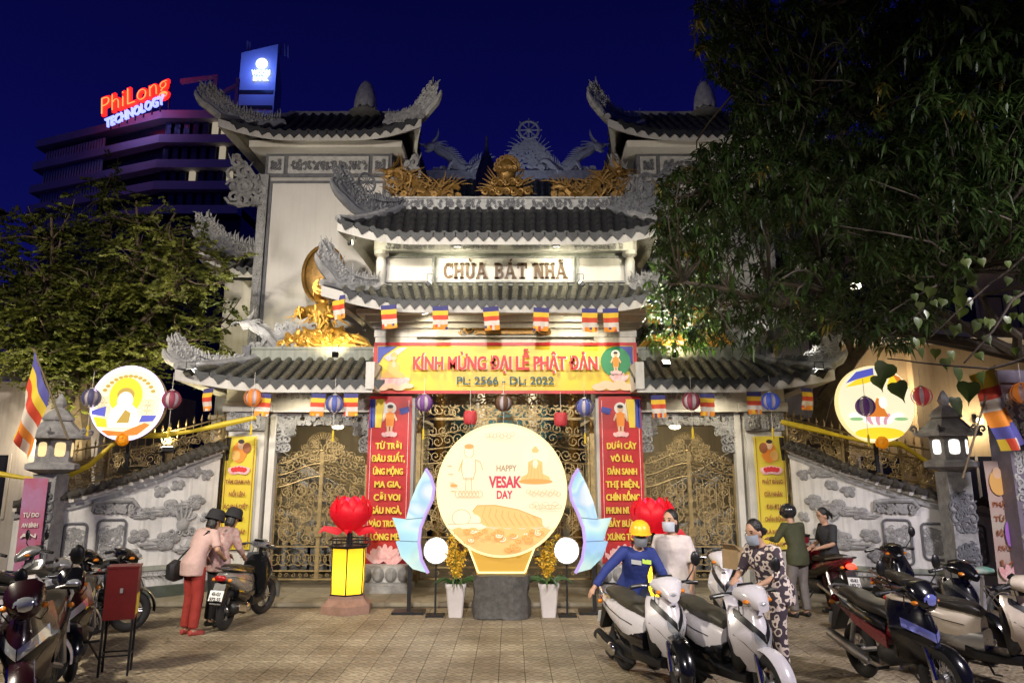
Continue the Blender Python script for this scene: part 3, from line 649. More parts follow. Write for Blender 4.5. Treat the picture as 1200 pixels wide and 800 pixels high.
# ------------------------------------------------------------------ iron gates
def iron_gate(label, xc, y, w, hs, hm, z0=.1):
    g = thing('iron_gate', label, 'iron gate', (xc, y, z0))
    lw = w/2-.1
    for s in (-1, 1):
        mb = MB(); X = s*(w/2-.045); mb.bb(X-.045, X+.045, -.045, .045, 0, hs+.04)
        p = mb.build('post', bronze, g)
        mb = MB(); mb.lathe([(.055,0),(.06,.03),(.03,.06),(.05,.12),(.035,.2),(.006,.3)], 8, (X,0,hs+.04)); mb.build('finial', gold_dull, p)
        zt = lambda x: hs + (hm-hs)*(.5-.5*math.cos(PI*min(1,max(0,x/lw))))**.9
        fn = lambda x, yy, z, s=s: Vector((s*(w/2-.1-x), yy, z))
        T = .016
        mb = MB()
        for x in (.02, lw-.02): mb.bb(*(sorted((fn(x-.02,0,0).x, fn(x+.02,0,0).x))), -.02, .02, .05, zt(x)-.02)
        for z in (.07, .1*hs, .30*hs): mb.bb(*(sorted((fn(0,0,0).x, fn(lw,0,0).x))), -.018, .018, z-.014, z+.014)
        for k in (1., .90, .80): mb.tube([fn(lw*i/14, 0, zt(lw*i/14)*k) for i in range(15)], T*1.1, 5)
        leaf = mb.build('gate_leaf', bronze, g)
        n = max(6, int(lw/.115))
        for i in range(1, n):
            x = lw*i/n; b = MB(); b.tube([fn(x,0,.30*hs if i % 2 else .62*hs), fn(x,0,zt(x)*.8)], .009, 5); b.build('bar', bronze, leaf)
        sc = MB(); r = random.Random(int(w*100)+3)
        def C(x, z, rr, tn=1.5, a0=0., d=1, th=.012): curl(sc, fn, x, z, rr, th, tn, a0, d, 16, 4)
        for i in range(7): C(lw*(i+.5)/7, .05*hs+.03, .045, 1.2, r.uniform(0,6), 1 if i % 2 else -1, .008)
        for i in range(6): C(lw*(i+.5)/6, .2*hs, .085*hs*.9, 1.6, PI/2, 1 if i % 2 else -1, .012)
        # the large S scrolls of the lower half
        C(lw*.33, .43*hs, .24*lw, 1.7, -1.2, 1, .018); C(lw*.68, .56*hs, .19*lw, 1.6, 2.0, 1, .016); C(lw*.72, .37*hs, .15*lw, 1.6, 3.6, -1, .016)
        C(lw*.16, .60*hs, .12*lw, 1.5, .5, -1, .014); C(lw*.88, .45*hs, .1*lw, 1.5, 1., 1, .014); C(lw*.45, .6*hs, .09*lw, 1.5, 2., -1, .012)
        for q in range(16): 
            tongue(sc, fn, lw*r.uniform(.08,.92), hs*r.uniform(.33,.6), .16*hs, r.uniform(0,6.2), .013, r.uniform(-2.5,2.5), 7)
        for q in range(10): C(lw*r.uniform(.06,.94), hs*r.uniform(.33,.64), r.uniform(.03,.06)*lw*1.4, 1.5, r.uniform(0,6), r.choice((-1,1)), .01)
        # arch bands
        for i in range(9): x = lw*(i+.5)/9; C(x, zt(x)*.85, .042*zt(x), 1.5, r.uniform(0,6), 1 if i % 2 else -1, .011)
        for i in range(8): x = lw*(i+.5)/8; C(x, zt(x)*.95, .045*zt(x), 1.5, r.uniform(0,6), 1 if i % 2 else -1, .011)
        for i in range(7): x = lw*(.12+.9*i/7); C(x, zt(x)*1.02, .04*zt(x), 1.5, 0 if i % 2 else 2, 1, .012); tongue(sc, fn, x, zt(x)*1.02, .16, 1.2, .012, r.uniform(-1.5,1.5))
        C(lw*.55, zt(lw*.5)*.72, .16*lw, 1.7, 2.2, 1, .016); C(lw*.25, zt(lw*.25)*.74, .1*lw, 1.6, 1., -1, .014); C(lw*.82, zt(lw)*.72, .12*lw, 1.6, 4., -1, .014)
        for q in range(int(34*lw*hs)): C(lw*r.uniform(.07,.93), hs*r.uniform(.33,.8), r.uniform(.045,.085), 1.6, r.uniform(0,6), r.choice((-1,1)), .0095)
        for i in range(4): C(.04, hs*(.45+.13*i), .04, 1.3, i, 1, .009)
        tag(sc.build('scrollwork', bronze, leaf), kind='stuff')
    cr = MB(); fn = flat_fn((0,-.02,hm), (1,0,0)); k = w/2
    for s in (-1, 1):
        for (x, z, rr) in ((.16,.0,.13),(.3,-.05,.12),(.13,.16,.08),(.24,.12,.08),(.08,-.14,.08),(.2,-.16,.08),(.36,.07,.07)): curl(cr, fn, s*x*k, z*k, rr*k, .016, 1.6, .5 if s > 0 else 2.6, s, 16, 4)
    for i in range(13): a = PI*.12+PI*.76*i/12; cr.tube([fn(.16*k*math.cos(a),0,(.12+.1*math.sin(a))*k), fn(.3*k*math.cos(a),0,(.12+.22*math.sin(a))*k)], .012, 4)
    cr.tube([fn(.31*k*math.cos(PI*.1+PI*.8*i/12),0,(.12+.225*math.sin(PI*.1+PI*.8*i/12))*k) for i in range(13)], .016, 5)
    cr.build('crest', bronze, g)
    lk = MB(); lk.box((0,-.03,.42*hs),(.14,.05,.16)); lk.bb(-.03,.03,-.03,.03,.05,hm*.98); lk.build('lock', bronze, g)
    return g
iron_gate('bronze scrollwork gate beside the women at the parked scooter', XC-3.58, 15.35, 1.98, 2.2, 2.46)
iron_gate('bronze scrollwork gate behind the woman in the white T-shirt', XC+3.58, 15.35, 1.98, 2.2, 2.46)
iron_gate('wide bronze scrollwork gate behind the glowing round display', XC, 15.4, 3.5, 2.75, 2.95)
mb = MB()
for q in range(4): carved(mb, flat_fn((XC-1.72+.87*q, 15.4, 3.2), (1,0,0)), .82, .75, 110+q, 7, .02)
mb.bb(XC-1.77, XC+1.77, 15.38, 15.42, 3.15, 3.2)
o = mb.build('transom_fretwork', bronze); tag(o, 'pierced leafy fretwork above the wide central gate', 'fretwork')

# ------------------------------------------------------------------ banners
red_cloth = mat('red_vinyl', (.58,.025,.03), .42, var=.25, vs=1.5, bump=.25, bs=4)
yellow_cloth = mat('yellow_vinyl', (.74,.56,.025), .42, col2=(.74,.48,.05), vs=1.3, bump=.2, bs=4)
yel_banner = mat('yellow_green_vinyl', (.66,.60,.05), .42, col2=(.72,.52,.05), vs=1.3, bump=.2, bs=4)
faded_cloth = mat('faded_vinyl', (.52,.30,.30), .4, col2=(.48,.44,.36), vs=1.6, bump=.3, bs=5)
blue_print = mat('print_blue', (.05,.07,.38), .5); white_print = mat('print_white', (.78,.74,.68), .5); orange_print = mat('print_orange', (.80,.26,.03), .5)
pink_print = mat('print_pink', (.78,.33,.36), .5, col2=(.85,.6,.58), vs=14); green_print = mat('print_green', (.03,.23,.10), .5); skin_print = mat('print_skin', (.72,.48,.30), .5)
yellow_print = mat('print_yellow', (.80,.60,.06), .5); black_print = mat('print_black', (.03,.02,.02), .5); red_print = mat('print_red', (.62,.03,.03), .5); brown_print = mat('print_brown', (.30,.10,.04), .5)
navy_print = mat('print_navy', (.02,.09,.12), .5); tan_print = mat('print_tan', (.74,.42,.12), .5)
class Flat:
    """flat print: shapes in (x, z) laid a few mm in front of a board that faces -y"""
    def __init__(s, parent, y): s.p = parent; s.y = y; s.k = 0
    def poly(s, pts, m, name='print'):
        s.k += 1; y = s.y - .0018*s.k; mb = MB(); mb.prism(pts, y-.0012, y, None); return mb.build(name, m, s.p)
    def ell(s, cx, cz, a, b, m, name='print', n=22, rot=0.):
        c, q = math.cos(rot), math.sin(rot)
        return s.poly([(cx+a*math.cos(2*PI*i/n)*c-b*math.sin(2*PI*i/n)*q, cz+a*math.cos(2*PI*i/n)*q+b*math.sin(2*PI*i/n)*c) for i in range(n)], m, name)
    def ring(s, cx, cz, a, b, th, m, n=28):
        s.k += 1; y = s.y-.0018*s.k; mb = MB(); mb.tube([(cx+a*math.cos(2*PI*i/n), y, cz+b*math.sin(2*PI*i/n)) for i in range(n)], th, 4, closed=True); return mb.build('print', m, s.p)
    def line(s, pts, th, m):
        s.k += 1; mb = MB(); mb.tube([(x, s.y-.0018*s.k, z) for x, z in pts], th, 4); return mb.build('print', m, s.p)
    def petals(s, cx, cz, w, h, m, n=5):
        for i in range(n):
            k = (i-(n-1)/2)/((n-1)/2); s.ell(cx+k*w*.36, cz+h*.5*(1-.35*abs(k)), w*.13, h*.5, m, 'print', 12, -k*.8)
        s.ell(cx, cz+h*.25, w*.4, h*.22, m, 'print', 14)
    def text(s, t, size, x, z, m, width=None, bold=.0, ext=.0015):
        s.k += 1; return put('lettering', text_mesh(t, size, m, ext, bold, width), s.p, (x, s.y-.0018*s.k, z))
    def buddha_child(s, cx, z, h):
        s.ell(cx, z+h*.8, h*.2, h*.2, white_print); s.ell(cx, z+h*.78, h*.1, h*.12, skin_print); s.ell(cx, z+h*.86, h*.1, h*.06, black_print)
        s.poly([(cx-h*.12,z+h*.2),(cx+h*.12,z+h*.2),(cx+h*.15,z+h*.62),(cx,z+h*.7),(cx-h*.15,z+h*.62)], orange_print)
        for q in (-1,1): s.poly([(cx+q*h*.02,z+h*.02),(cx+q*h*.09,z+h*.02),(cx+q*h*.1,z+h*.22),(cx+q*h*.02,z+h*.22)], skin_print); s.poly([(cx+q*h*.12,z+h*.55),(cx+q*h*.2,z+h*.38),(cx+q*h*.25,z+h*.42),(cx+q*h*.15,z+h*.64)], skin_print)
        s.petals(cx, z-h*.12, h*.5, h*.18, pink_print)
    def buddha_sit(s, cx, z, h, robe, halo, skin_):
        if halo: s.ell(cx, z+h*.68, h*.36, h*.4, halo)
        s.poly([(cx-h*.42,z),(cx+h*.42,z),(cx+h*.38,z+h*.16),(cx+h*.2,z+h*.24),(cx+h*.2,z+h*.55),(cx,z+h*.64),(cx-h*.2,z+h*.55),(cx-h*.2,z+h*.24),(cx-h*.38,z+h*.16)], robe)
        s.ell(cx, z+h*.5, h*.07, h*.12, skin_); s.ell(cx, z+h*.76, h*.1, h*.13, skin_); s.ell(cx, z+h*.86, h*.1, h*.07, robe if robe != white_print else black_print); s.ell(cx, z+h*.93, h*.05, h*.04, robe)
def cloth(name, label, cat, x0, x1, z0, z1, y, m, group=None, tilt=0., amp=.012, rz=0.):
    cx = (x0+x1)/2; w = x1-x0; h = z1-z0; t = thing(name, label, cat, (cx, y, z0), rz, group)
    mb = MB(); ph = rnd.uniform(0,6)
    f = lambda k, q: Vector((-w/2+w*k, amp*math.sin(3.1*k*w+ph)*math.sin(2*q*h+ph)*.5, h*q))
    nx, nz_ = max(4,int(w*6)), max(4,int(h*6))
    mb.grid(lambda k, q: f(k, q), nx, nz_); mb.grid(lambda k, q: f(1-k, q)+Vector((0,.006,0)), nx, nz_)
    mb.build('cloth', m, t, sharp=None); return t
# horizontal banner
a = at(435, 401, 14.75); b = at(745, 461, 14.75); a.x = XC-2.55; b.x = XC+2.55
bn = cloth('festival_banner', 'long yellow and red festival banner hung across the centre bay', 'banner', a.x, b.x, b.z, a.z, 14.78, yellow_cloth, amp=.01)
H = a.z-b.z; fl = Flat(bn, -.012); Wd = b.x-a.x
for q in ((-Wd/2,-Wd/2+.07,0,H),(Wd/2-.07,Wd/2,0,H),(-Wd/2+.07,Wd/2-.07,0,.06),(-Wd/2+.07,Wd/2-.07,H-.06,H)):
    mb = MB(); mb.bb(q[0],q[1],-.018,-.012,q[2],q[3]); mb.build('border', red_cloth, bn)
fl.poly([(-Wd/2+.08,H-.08),(-Wd/2+.08,H*.55),(-Wd/2+.2,H*.75),(-Wd/2+.45,H-.08)], blue_print); fl.poly([(-Wd/2+.2,H*.7),(-Wd/2+.5,H-.1),(-Wd/2+.65,H-.1),(-Wd/2+.3,H*.62)], pink_print)
fl.poly([(Wd/2-.08,H-.08),(Wd/2-.08,H*.5),(Wd/2-.2,H*.75),(Wd/2-.4,H-.08)], blue_print)
fl.petals(-Wd/2+.4, .1, .55, .3, pink_print, 7); fl.buddha_sit(-Wd/2+.4, .3, .52, tan_print, None, skin_print)
fl.ell(Wd/2-.42, H*.62, .29, .29, green_print); fl.petals(Wd/2-.36, .22, .3, .2, pink_print); fl.buddha_child(Wd/2-.42, .42, .42)
for i in range(5): fl.ell(Wd/2-.75+.13*i, .12+.05*(i % 2), .14, .07, mat('print_cloud', (.80,.55,.38), .5) if i == 0 else bpy.data.materials['print_cloud'])
for i in range(4): fl.ell(-Wd/2+.2+.16*i, .1+.04*(i % 2), .12, .05, bpy.data.materials['print_cloud'])
w_shadow = white_print
fl.text('KÍNH MỪNG ĐẠI LỄ PHẬT ĐẢN', .34, .018, H*.47-.008, white_print, 3.56, .012)
[fl.text('KÍNH MỪNG ĐẠI LỄ PHẬT ĐẢN', .36, dx_, H*.46, red_print, 3.54, .009) for dx_ in (-.006,.006)]
fl.text('PL: 2566 - DL: 2022', .21, 0, H*.17, navy_print, 1.86, .005)

def red_banner(sx, lines, label):
    x0, x1 = sorted((XC+sx*1.80, XC+sx*2.62)); zt = at(450, 464, 14.9).z; zb = .5
    t = cloth('prayer_banner', label, 'banner', x0, x1, zb, zt, 14.90, red_cloth, 'red vertical banners on the gate columns')
    fl = Flat(t, -.014); h = zt-zb; w = x1-x0
    for (p, q) in ((-w/2+.05,-w/2+.062),(w/2-.062,w/2-.05)):
        mb = MB(); mb.bb(p, q, -.017, -.014, .1, h-.08); mb.build('border_line', pink_print, t)
    e = 1 if sx > 0 else -1
    fl.poly([(e*(w/2-.02),h-.06),(e*(w/2-.02),h-.62),(e*(w/2-.12),h-.58),(e*(w/2-.16),h-.06)], blue_print)
    fl.poly([(e*(w/2-.12),h-.06),(e*(w/2-.13),h-.6),(e*(w/2-.24),h-.6),(e*(w/2-.3),h-.06)], yellow_print)
    fl.poly([(-e*(w/2-.04),h-.3),(-e*(w/2-.2),h-.36),(-e*(w/2-.24),h-.24),(-e*(w/2-.06),h-.2)], blue_print)
    fl.poly([(e*(w/2-.3),h-.1),(e*(w/2-.26),h-.5),(e*(w/2-.36),h-.3)], white_print)
    fl.buddha_child(0, h-.70, .58)
    for i, s in enumerate(lines):
        [fl.text(s, .16, dx_, h*.675-.236*i, yellow_print, min(.64, .07*len(s)), .004) for dx_ in (-.004,.004)]
    for (px, pz, pw) in ((-.2,.02,.34),(.18,.0,.34),(0,.1,.40)): fl.petals(px*.75, pz, pw, .26, pink_print, 5)
    return t
red_banner(-1, ['TỪ TRỜI','ĐÂU SUẤT,','ỨNG MỘNG','MA GIA,','CỠI VOI','SÁU NGÀ,','VÀO TRONG','LÒNG MẸ.'], 'red vertical banner above the yellow lantern, its last line reading LÒNG MẸ')
red_banner(1, ['DƯỚI CÂY','VÔ ƯU,','ĐẢN SANH','THỊ HIỆN,','CHÍN RỒNG','PHUN NƯỚC,','BẢY BƯỚC','XƯNG TÔN.'], 'red vertical banner behind the worker in the yellow hard hat')
def yellow_banner(sx, lines, label):
    x0, x1 = sorted((XC+sx*4.74, XC+sx*5.32)); zt = at(275, 511, 14.93).z; zb = .75
    t = cloth('scripture_banner', label, 'banner', x0, x1, zb, zt, 14.90, yel_banner, 'yellow vertical banners on the outer columns')
    fl = Flat(t, -.014); h = zt-zb; w = x1-x0; e = sx
    fl.poly([(e*(w/2-.01),h-.02),(e*(w/2-.01),h-.45),(e*(w/2-.07),h-.45),(e*(w/2-.1),h-.02)], black_print)
    fl.ell(-.02, h-.3, .14, .2, orange_print); fl.ell(0, h-.17, .06, .08, skin_print); fl.ell(0, h-.10, .06, .04, black_print); fl.ell(-e*.12, h-.22, .08, .1, brown_print); fl.ell(e*.08, h-.36, .08, .1, tan_print)
    fl.petals(0, h-.7, .4, .16, pink_print, 7)
    fl.petals(0, h-.66, .3, .1, red_print, 5)
    for (p, q) in ((-w/2+.03,-w/2+.04),(w/2-.04,w/2-.03)):
        mb = MB(); mb.bb(p, q, -.017, -.014, .05, h-.03); mb.build('border_line', brown_print, t)
    for i, s in enumerate(lines): fl.text(s, .105, 0, h-.88-.225*i, brown_print, min(.46, .042*len(s)), .003)
yellow_banner(-1, ['TÂM GIAM HẠ','NỔI LÊN','ÁC PHÁ DIỆT','HẾT THẢY','THIỆN PHÁP','ĐÃ ĐƯỢC TĂNG'], 'yellow vertical banner on the column beside the women at the scooter')
yellow_banner(1, ['PHẬT ĐẢNG','CỨU NHÂN','ĐẠI ĐỊA','CHẤN ĐỘNG','LÀ NGƯỜI','SAO HƠN'], 'yellow vertical banner on the column beside the man in the helmet')

# ------------------------------------------------------------------ round Vesak display
def glow(name, col, s): return mat(name, tuple(c*.35 for c in col), .5, emit=col, es=s)
d_bg = glow('display_cream', (1.,.86,.58), .74); d_rim = glow('display_rim', (1.,.88,.42), 1.2); d_or = glow('display_orange', (.95,.42,.10), .64); d_or2 = glow('display_orange_pale', (1.,.58,.20), .70)
d_line = glow('display_line', (.92,.50,.22), .55); d_red = glow('display_red', (.75,.05,.10), .6); d_gr = glow('display_grey', (.55,.36,.2), .5); d_white = glow('display_white', (1.,.86,.58), .80)
D = at(588, 573, 12.45); RD = 1.03
disp = thing('round_display', 'glowing cream round display reading HAPPY VESAK DAY', 'display', (D.x, D.y, 0))
mb = MB(); mb.lathe([(RD-.03,-.001),(RD,.0),(RD,.2),(RD-.02,.22)], 64, (0,0,D.z), 'y'); dr = mb.build('drum', mat('display_edge', (.75,.62,.35), .4), disp)
mb = MB(); mb.lathe([(.01,-.004),(RD-.005,-.004),(RD-.005,.0)], 64, (0,0,D.z), 'y'); mb.build('face', d_bg, disp, fix=True)
mb = MB(); mb.tube([((RD-.02)*math.cos(2*PI*i/64), -.006, D.z+(RD-.02)*math.sin(2*PI*i/64)) for i in range(64)], .018, 6, closed=True); mb.build('rim_light', d_rim, disp)
class Glow(Flat): pass
fl = Flat(disp, -.005); zc = D.z
fl.text('HAPPY', .13, .07, zc+.28, d_gr, .32, .003); fl.text('VESAK', .24, .05, zc+.03, d_red, .52, .010); fl.text('DAY', .17, .04, zc-.14, d_red, .25, .006)
# seated figure
fl.buddha_sit(.53, zc+.10, .58, d_or2, d_white, d_white)
fl.ell(.53, zc+.12, .27, .04, d_or)
for i in range(5): fl.line([(.35+.07*i, zc+.13), (.4+.06*i, zc+.2), (.44+.04*i, zc+.38)], .004, d_or)
# standing child in outline
fl.ell(-.52, zc+.58, .07, .09, d_white); fl.ell(-.52, zc+.66, .075, .04, d_or); fl.ring(-.52, zc+.58, .075, .095, .005, d_line)
fl.poly([(-.60,zc+.18),(-.44,zc+.18),(-.42,zc+.46),(-.52,zc+.5),(-.62,zc+.46)], d_white); fl.line([(-.62,zc+.46),(-.64,zc+.3),(-.6,zc+.16),(-.45,zc+.16),(-.41,zc+.3),(-.42,zc+.46)], .007, d_line)
fl.line([(-.42,zc+.46),(-.34,zc+.42),(-.3,zc+.3)], .007, d_line); fl.line([(-.62,zc+.45),(-.68,zc+.28)], .012, d_or2); fl.line([(-.56,zc+.18),(-.57,zc-.02)], .006, d_line); fl.line([(-.48,zc+.18),(-.47,zc-.02)], .006, d_line)
for i in range(7): fl.ring(-.68+.055*i, zc-.07, .05, .05, .005, d_line)
for i in range(4): fl.ell(-.82+.02*i, zc+.36-.13*i, .045, .008, d_line)
fl.ell(-.75, zc+.06, .06, .025, d_or)
for i in range(12): fl.ring(.42+.042*i, zc-.03-.02*(i % 3), .035, .03, .004, d_line)
for i in range(9): fl.ring(.48+.05*i, zc-.25+.03*math.sin(i*2), .05, .03, .004, d_line)
for i in range(8): fl.ring(-.22+.055*i, zc+.83+.02*math.sin(i*3), .035, .03, .004, d_line)
# reclining figure under an orange robe
fl.poly([(-.45,zc-.33),(-.38,zc-.24),(-.1,zc-.235),(.25,zc-.30),(.62,zc-.44),(.66,zc-.56),(.2,zc-.58),(-.3,zc-.55)], d_or2); fl.line([(-.45,zc-.33),(-.38,zc-.24),(-.1,zc-.235),(.25,zc-.30),(.62,zc-.44)], .008, d_or)
for i in range(9): fl.line([(-.25+.09*i, zc-.25-.02*i), (-.3+.1*i, zc-.4), (-.2+.1*i, zc-.54)], .005, d_or)
fl.ell(-.62, zc-.42, .14, .12, d_white); fl.ring(-.62, zc-.42, .14, .12, .006, d_line); fl.ell(-.44, zc-.46, .12, .09, d_white); fl.poly([(-.84,zc-.52),(-.3,zc-.5),(-.28,zc-.57),(-.82,zc-.6)], d_white); fl.line([(-.84,zc-.52),(-.3,zc-.5),(-.28,zc-.57),(-.82,zc-.6)], .005, d_line)
fl.ell(.68, zc-.5, .05, .06, d_white); fl.ell(-.3, zc-.62, .1, .09, d_white)
# bed of lotus blossoms
r = random.Random(4)
bed = []
for i in range(29): x = -.82+1.64*i/28; bed.append((x, zc-.58-.02*math.sin(i*1.7)))
lo = []
for i in range(29): x = .82-1.64*i/28; lo.append((x, max(zc-math.sqrt(max(0, (RD-.06)**2-x*x)), zc-2) if abs(x) < .97 else zc-.6))
fl.poly(bed+[(x, min(z, zc-.59)) for x, z in lo], d_or2)
for i in range(60):
    x = r.uniform(-.75,.75); z = zc-r.uniform(.6,.93)
    if math.hypot(x, z-zc) > RD-.13: continue
    q = r.uniform(.045,.075); fl.ell(x, z, q, q*.62, d_or if i % 3 else d_bg, 'print', 10); fl.ring(x, z+.01, q*.6, q*.4, .006, d_or2 if i % 3 else d_or, 10)
# trapezoid foot and rock
mb = MB(); mb.prism([(-.52,.68+.46*0+.38),(.52,1.06),(.36,.66),(-.36,.66)], .0, .2); mb.prism([(-.5,1.0),(.5,1.0),(.38,.62),(-.38,.62)], .02, .19)
ft = mb.build('foot', glow('foot_amber', (.85,.48,.06), .5), disp, fix=True)
for q in (((-.52,1.04),(-.36,.655)), ((.52,1.04),(.36,.655)), ((-.36,.65),(.36,.65))):
    mb = MB(); mb.tube([(q[0][0],-.01,q[0][1]),(q[1][0],-.01,q[1][1])], .016, 6); mb.build('light_strip', d_rim, disp)
mb = MB(); mb.grid(lambda a_, b_: Vector((0,0,0)), 1, 1); mb = MB()
N = 14; rr = random.Random(2); rings = []
for iz in range(7):
    z = .62*iz/6; k = (.43 if iz < 6 else .41)*(1+.04*math.sin(iz*1.3)); ring = []
    for j in range(N*2):
        a_ = 2*PI*j/(N*2); c_, s_ = math.cos(a_), math.sin(a_); p = 4.5; den = (abs(c_)**p+abs(s_)**p)**(1/p); q = rr.uniform(.94,1.05)
        ring.append((k*c_/den*q, .1+.3*s_/den*q, z+rr.uniform(-.015,.015)))
    rings.append(ring)
mb.loft(rings); rock = mb.build('rock_plinth', granite, None, (D.x, D.y, 0), sharp=20)
tag(rock, 'rough dark rock block carrying the glowing round display', 'rock')
# iridescent lotus-petal panels
def irid():
    m = mat('iridescent_foil', (.5,.7,.75), .25, metal=.35)
    n = m.node_tree.nodes; L = m.node_tree.links; b = n['Principled BSDF']; t = n.new('ShaderNodeTexCoord'); nz = n.new('ShaderNodeTexNoise')
    nz.inputs['Scale'].default_value = 1.5; nz.inputs['Detail'].default_value = 1.; nz.inputs['Distortion'].default_value = .3; L.new(t.outputs['Object'], nz.inputs[0])
    rp = n.new('ShaderNodeValToRGB'); e = rp.color_ramp.elements; e[0].position = .32; e[0].color = (.34,.58,.88,1); e[1].position = .72; e[1].color = (.68,.90,.86,1)
    for p_, c_ in ((.42,(.42,.74,.84)),(.5,(.62,.86,.84)),(.56,(.40,.66,.90)),(.63,(.72,.82,.92))): q = e.new(p_); q.color = (*c_,1)
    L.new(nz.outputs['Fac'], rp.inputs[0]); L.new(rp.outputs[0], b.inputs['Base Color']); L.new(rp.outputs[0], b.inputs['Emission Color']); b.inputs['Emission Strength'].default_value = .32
    return m
foil = irid(); foil_edge = glow('petal_edge_light', (.62,.45,.95), .7); seam = mat('petal_seam', (.1,.16,.3), .5)
pet = [(499,549),(489,568),(481,588),(476,608),(460,606),(466,622),(469,633),(464,634),(470,652),(484,666),(502,671),(494,655),(491,635),(493,618),(499,602),(507,585),(509,571),(505,558)]
for sx_, lb in ((1,'iridescent blue lotus-petal panel beside the yellow lantern'), (-1,'iridescent blue lotus-petal panel beside the worker in blue')):
    yb = 12.75; pts = [at(u, v, yb) for u, v in pet]; cx = D.x
    out = [(sx_*(p.x-D.x), p.z) for p in pts]
    if sx_ > 0: out = out[::-1]
    t = thing('petal_panel', lb, 'panel', (D.x, yb, 0), group='lotus-petal panels flanking the round display')
    mb = MB(); mb.prism(out[::-1] if sx_ < 0 else out[::-1], -.03, .03); mb.build('panel', foil, t, fix=True)
    edge = [at(u, v, yb) for u, v in ((499,549),(505,558),(509,571),(507,585),(499,602),(493,618),(491,635),(494,655),(502,671))]
    mb = MB(); mb.tube([(sx_*(p.x-D.x), -.02, p.z) for p in edge], .028, 6); mb.build('edge_light', foil_edge, t)
    for ln in (((476,608),(497,606)), ((469,633),(491,634))):
        q = [at(u, v, yb) for u, v in ln]; mb = MB(); mb.tube([(sx_*(p.x-D.x), -.034, p.z) for p in q], .006, 4); mb.build('seam', seam, t)
    xs_ = [p[0] for p in out]; mb = MB(); xm = sx_*(at(480,660,yb).x-D.x)
    mb.bb(xm-.03, xm+.03, .031, .07, .0, 1.0); mb.bb(xm-.25, xm+.25, -.1, .25, .0, .04); mb.build('stand', black_metal, t)
lamp_w = glow('lamp_white', (1.,.98,.95), 7.); lamp_body = mat('lamp_body', (.5,.5,.52), .35, metal=.6)
for u_, lb in ((511,'round white flood lamp beside the flower pot near the yellow lantern'), (664,'round white flood lamp beside the flower pot near the worker')):
    p = at(u_, 645, 12.5); t = thing('round_flood_lamp', lb, 'lamp', (p.x, p.y, 0), group='round flood lamps by the round display')
    mb = MB(); mb.lathe([(.01,.1),(.14,.1),(.19,.05),(.2,.0),(.185,-.005)], 28, (0,0,p.z), 'y', caps=False); mb.build('housing', lamp_body, t)
    mb = MB(); mb.lathe([(.01,.0),(.182,.0),(.182,.01)], 28, (0,0,p.z), 'y'); mb.build('lens', lamp_w, t, fix=True)
    mb = MB(); mb.bb(-.015,.015,.05,.08,0,p.z-.1); mb.bb(-.14,.14,-.05,.2,0,.03); mb.build('stand', black_metal, t)

# flower pots
pot_m = mat('white_pot', (.62,.58,.58), .45, var=.12, vs=5); leaf_g = mat('orchid_leaf', (.05,.11,.03), .5, var=.4, vs=8); yel_f = mat('yellow_blossom', (.80,.52,.04), .55, col2=(.62,.34,.02), vs=20); stem_g = mat('stem_green', (.14,.18,.04), .6); soil = mat('soil', (.05,.035,.02), .95)
def flower_pot(u_, lb, sd_):
    p = ground_at(u_, 722); r = random.Random(sd_)
    t = thing('flower_pot', lb, 'potted plant', (p.x, p.y, 0), group='potted yellow flowers by the round display')
    mb = MB(); rings = []
    for z, k in ((0,.1),(.02,.105),(.42,.145),(.45,.16),(.49,.16),(.49,.14),(.44,.135)): rings.append([(k*x, k*y, z) for x, y in ((-1,-.85),(-.85,-1),(.85,-1),(1,-.85),(1,.85),(.85,1),(-.85,1),(-1,.85))])
    mb.loft(rings); mb.build('pot', pot_m, t)
    mb = MB(); mb.bb(-.125,.125,-.125,.125,.43,.455); mb.build('soil', soil, t)
    for k in range(16):
        a = r.uniform(0,2*PI); L = r.uniform(.3,.55); mb = MB(); pts = []
        for i in range(7): q = i/6; pts.append(Vector((math.cos(a)*(.04+L*.75*q), math.sin(a)*(.04+L*.75*q), .45+L*.9*q-L*.85*q*q)))
        mb.tube(pts, [.022,.03,.034,.032,.026,.016,.003], 4, flat=.18); mb.build('leaf', leaf_g, t)
    bl = MB(); stm = MB()
    for k in range(22):
        a = r.uniform(0,2*PI); sp = r.uniform(.03,.27); h = r.uniform(.35,.78); pts = [Vector((math.cos(a)*sp*q**1.4, math.sin(a)*sp*q**1.4, .46+h*q)) for q in (0,.25,.5,.75,1)]
        stm.tube(pts, .005, 4)
        for i in range(24):
            q = r.uniform(.3,1.04); c_ = Vector((math.cos(a)*sp*q**1.4, math.sin(a)*sp*q**1.4, .46+h*q)) + Vector((r.gauss(0,.026), r.gauss(0,.026), r.gauss(0,.015)))
            for w_ in range(4):
                d1 = Vector((r.gauss(0,1),r.gauss(0,1),r.gauss(0,1))).normalized(); d2 = d1.cross(Vector((r.gauss(0,1),r.gauss(0,1),r.gauss(0,1)))).normalized(); s_ = r.uniform(.012,.024)
                bl.add([c_, c_+d1*s_+d2*s_*.6, c_+d1*s_*1.7, c_+d1*s_-d2*s_*.6], [(0,1,2,3)])
    stm.build('stems', stem_g, t); tag(bl.build('blossoms', yel_f, t, sharp=None), kind='stuff')
flower_pot(534, 'white pot of yellow blossoms beside the rock, near the yellow lantern', 5)
flower_pot(643, 'white pot of yellow blossoms beside the rock, near the worker', 6)

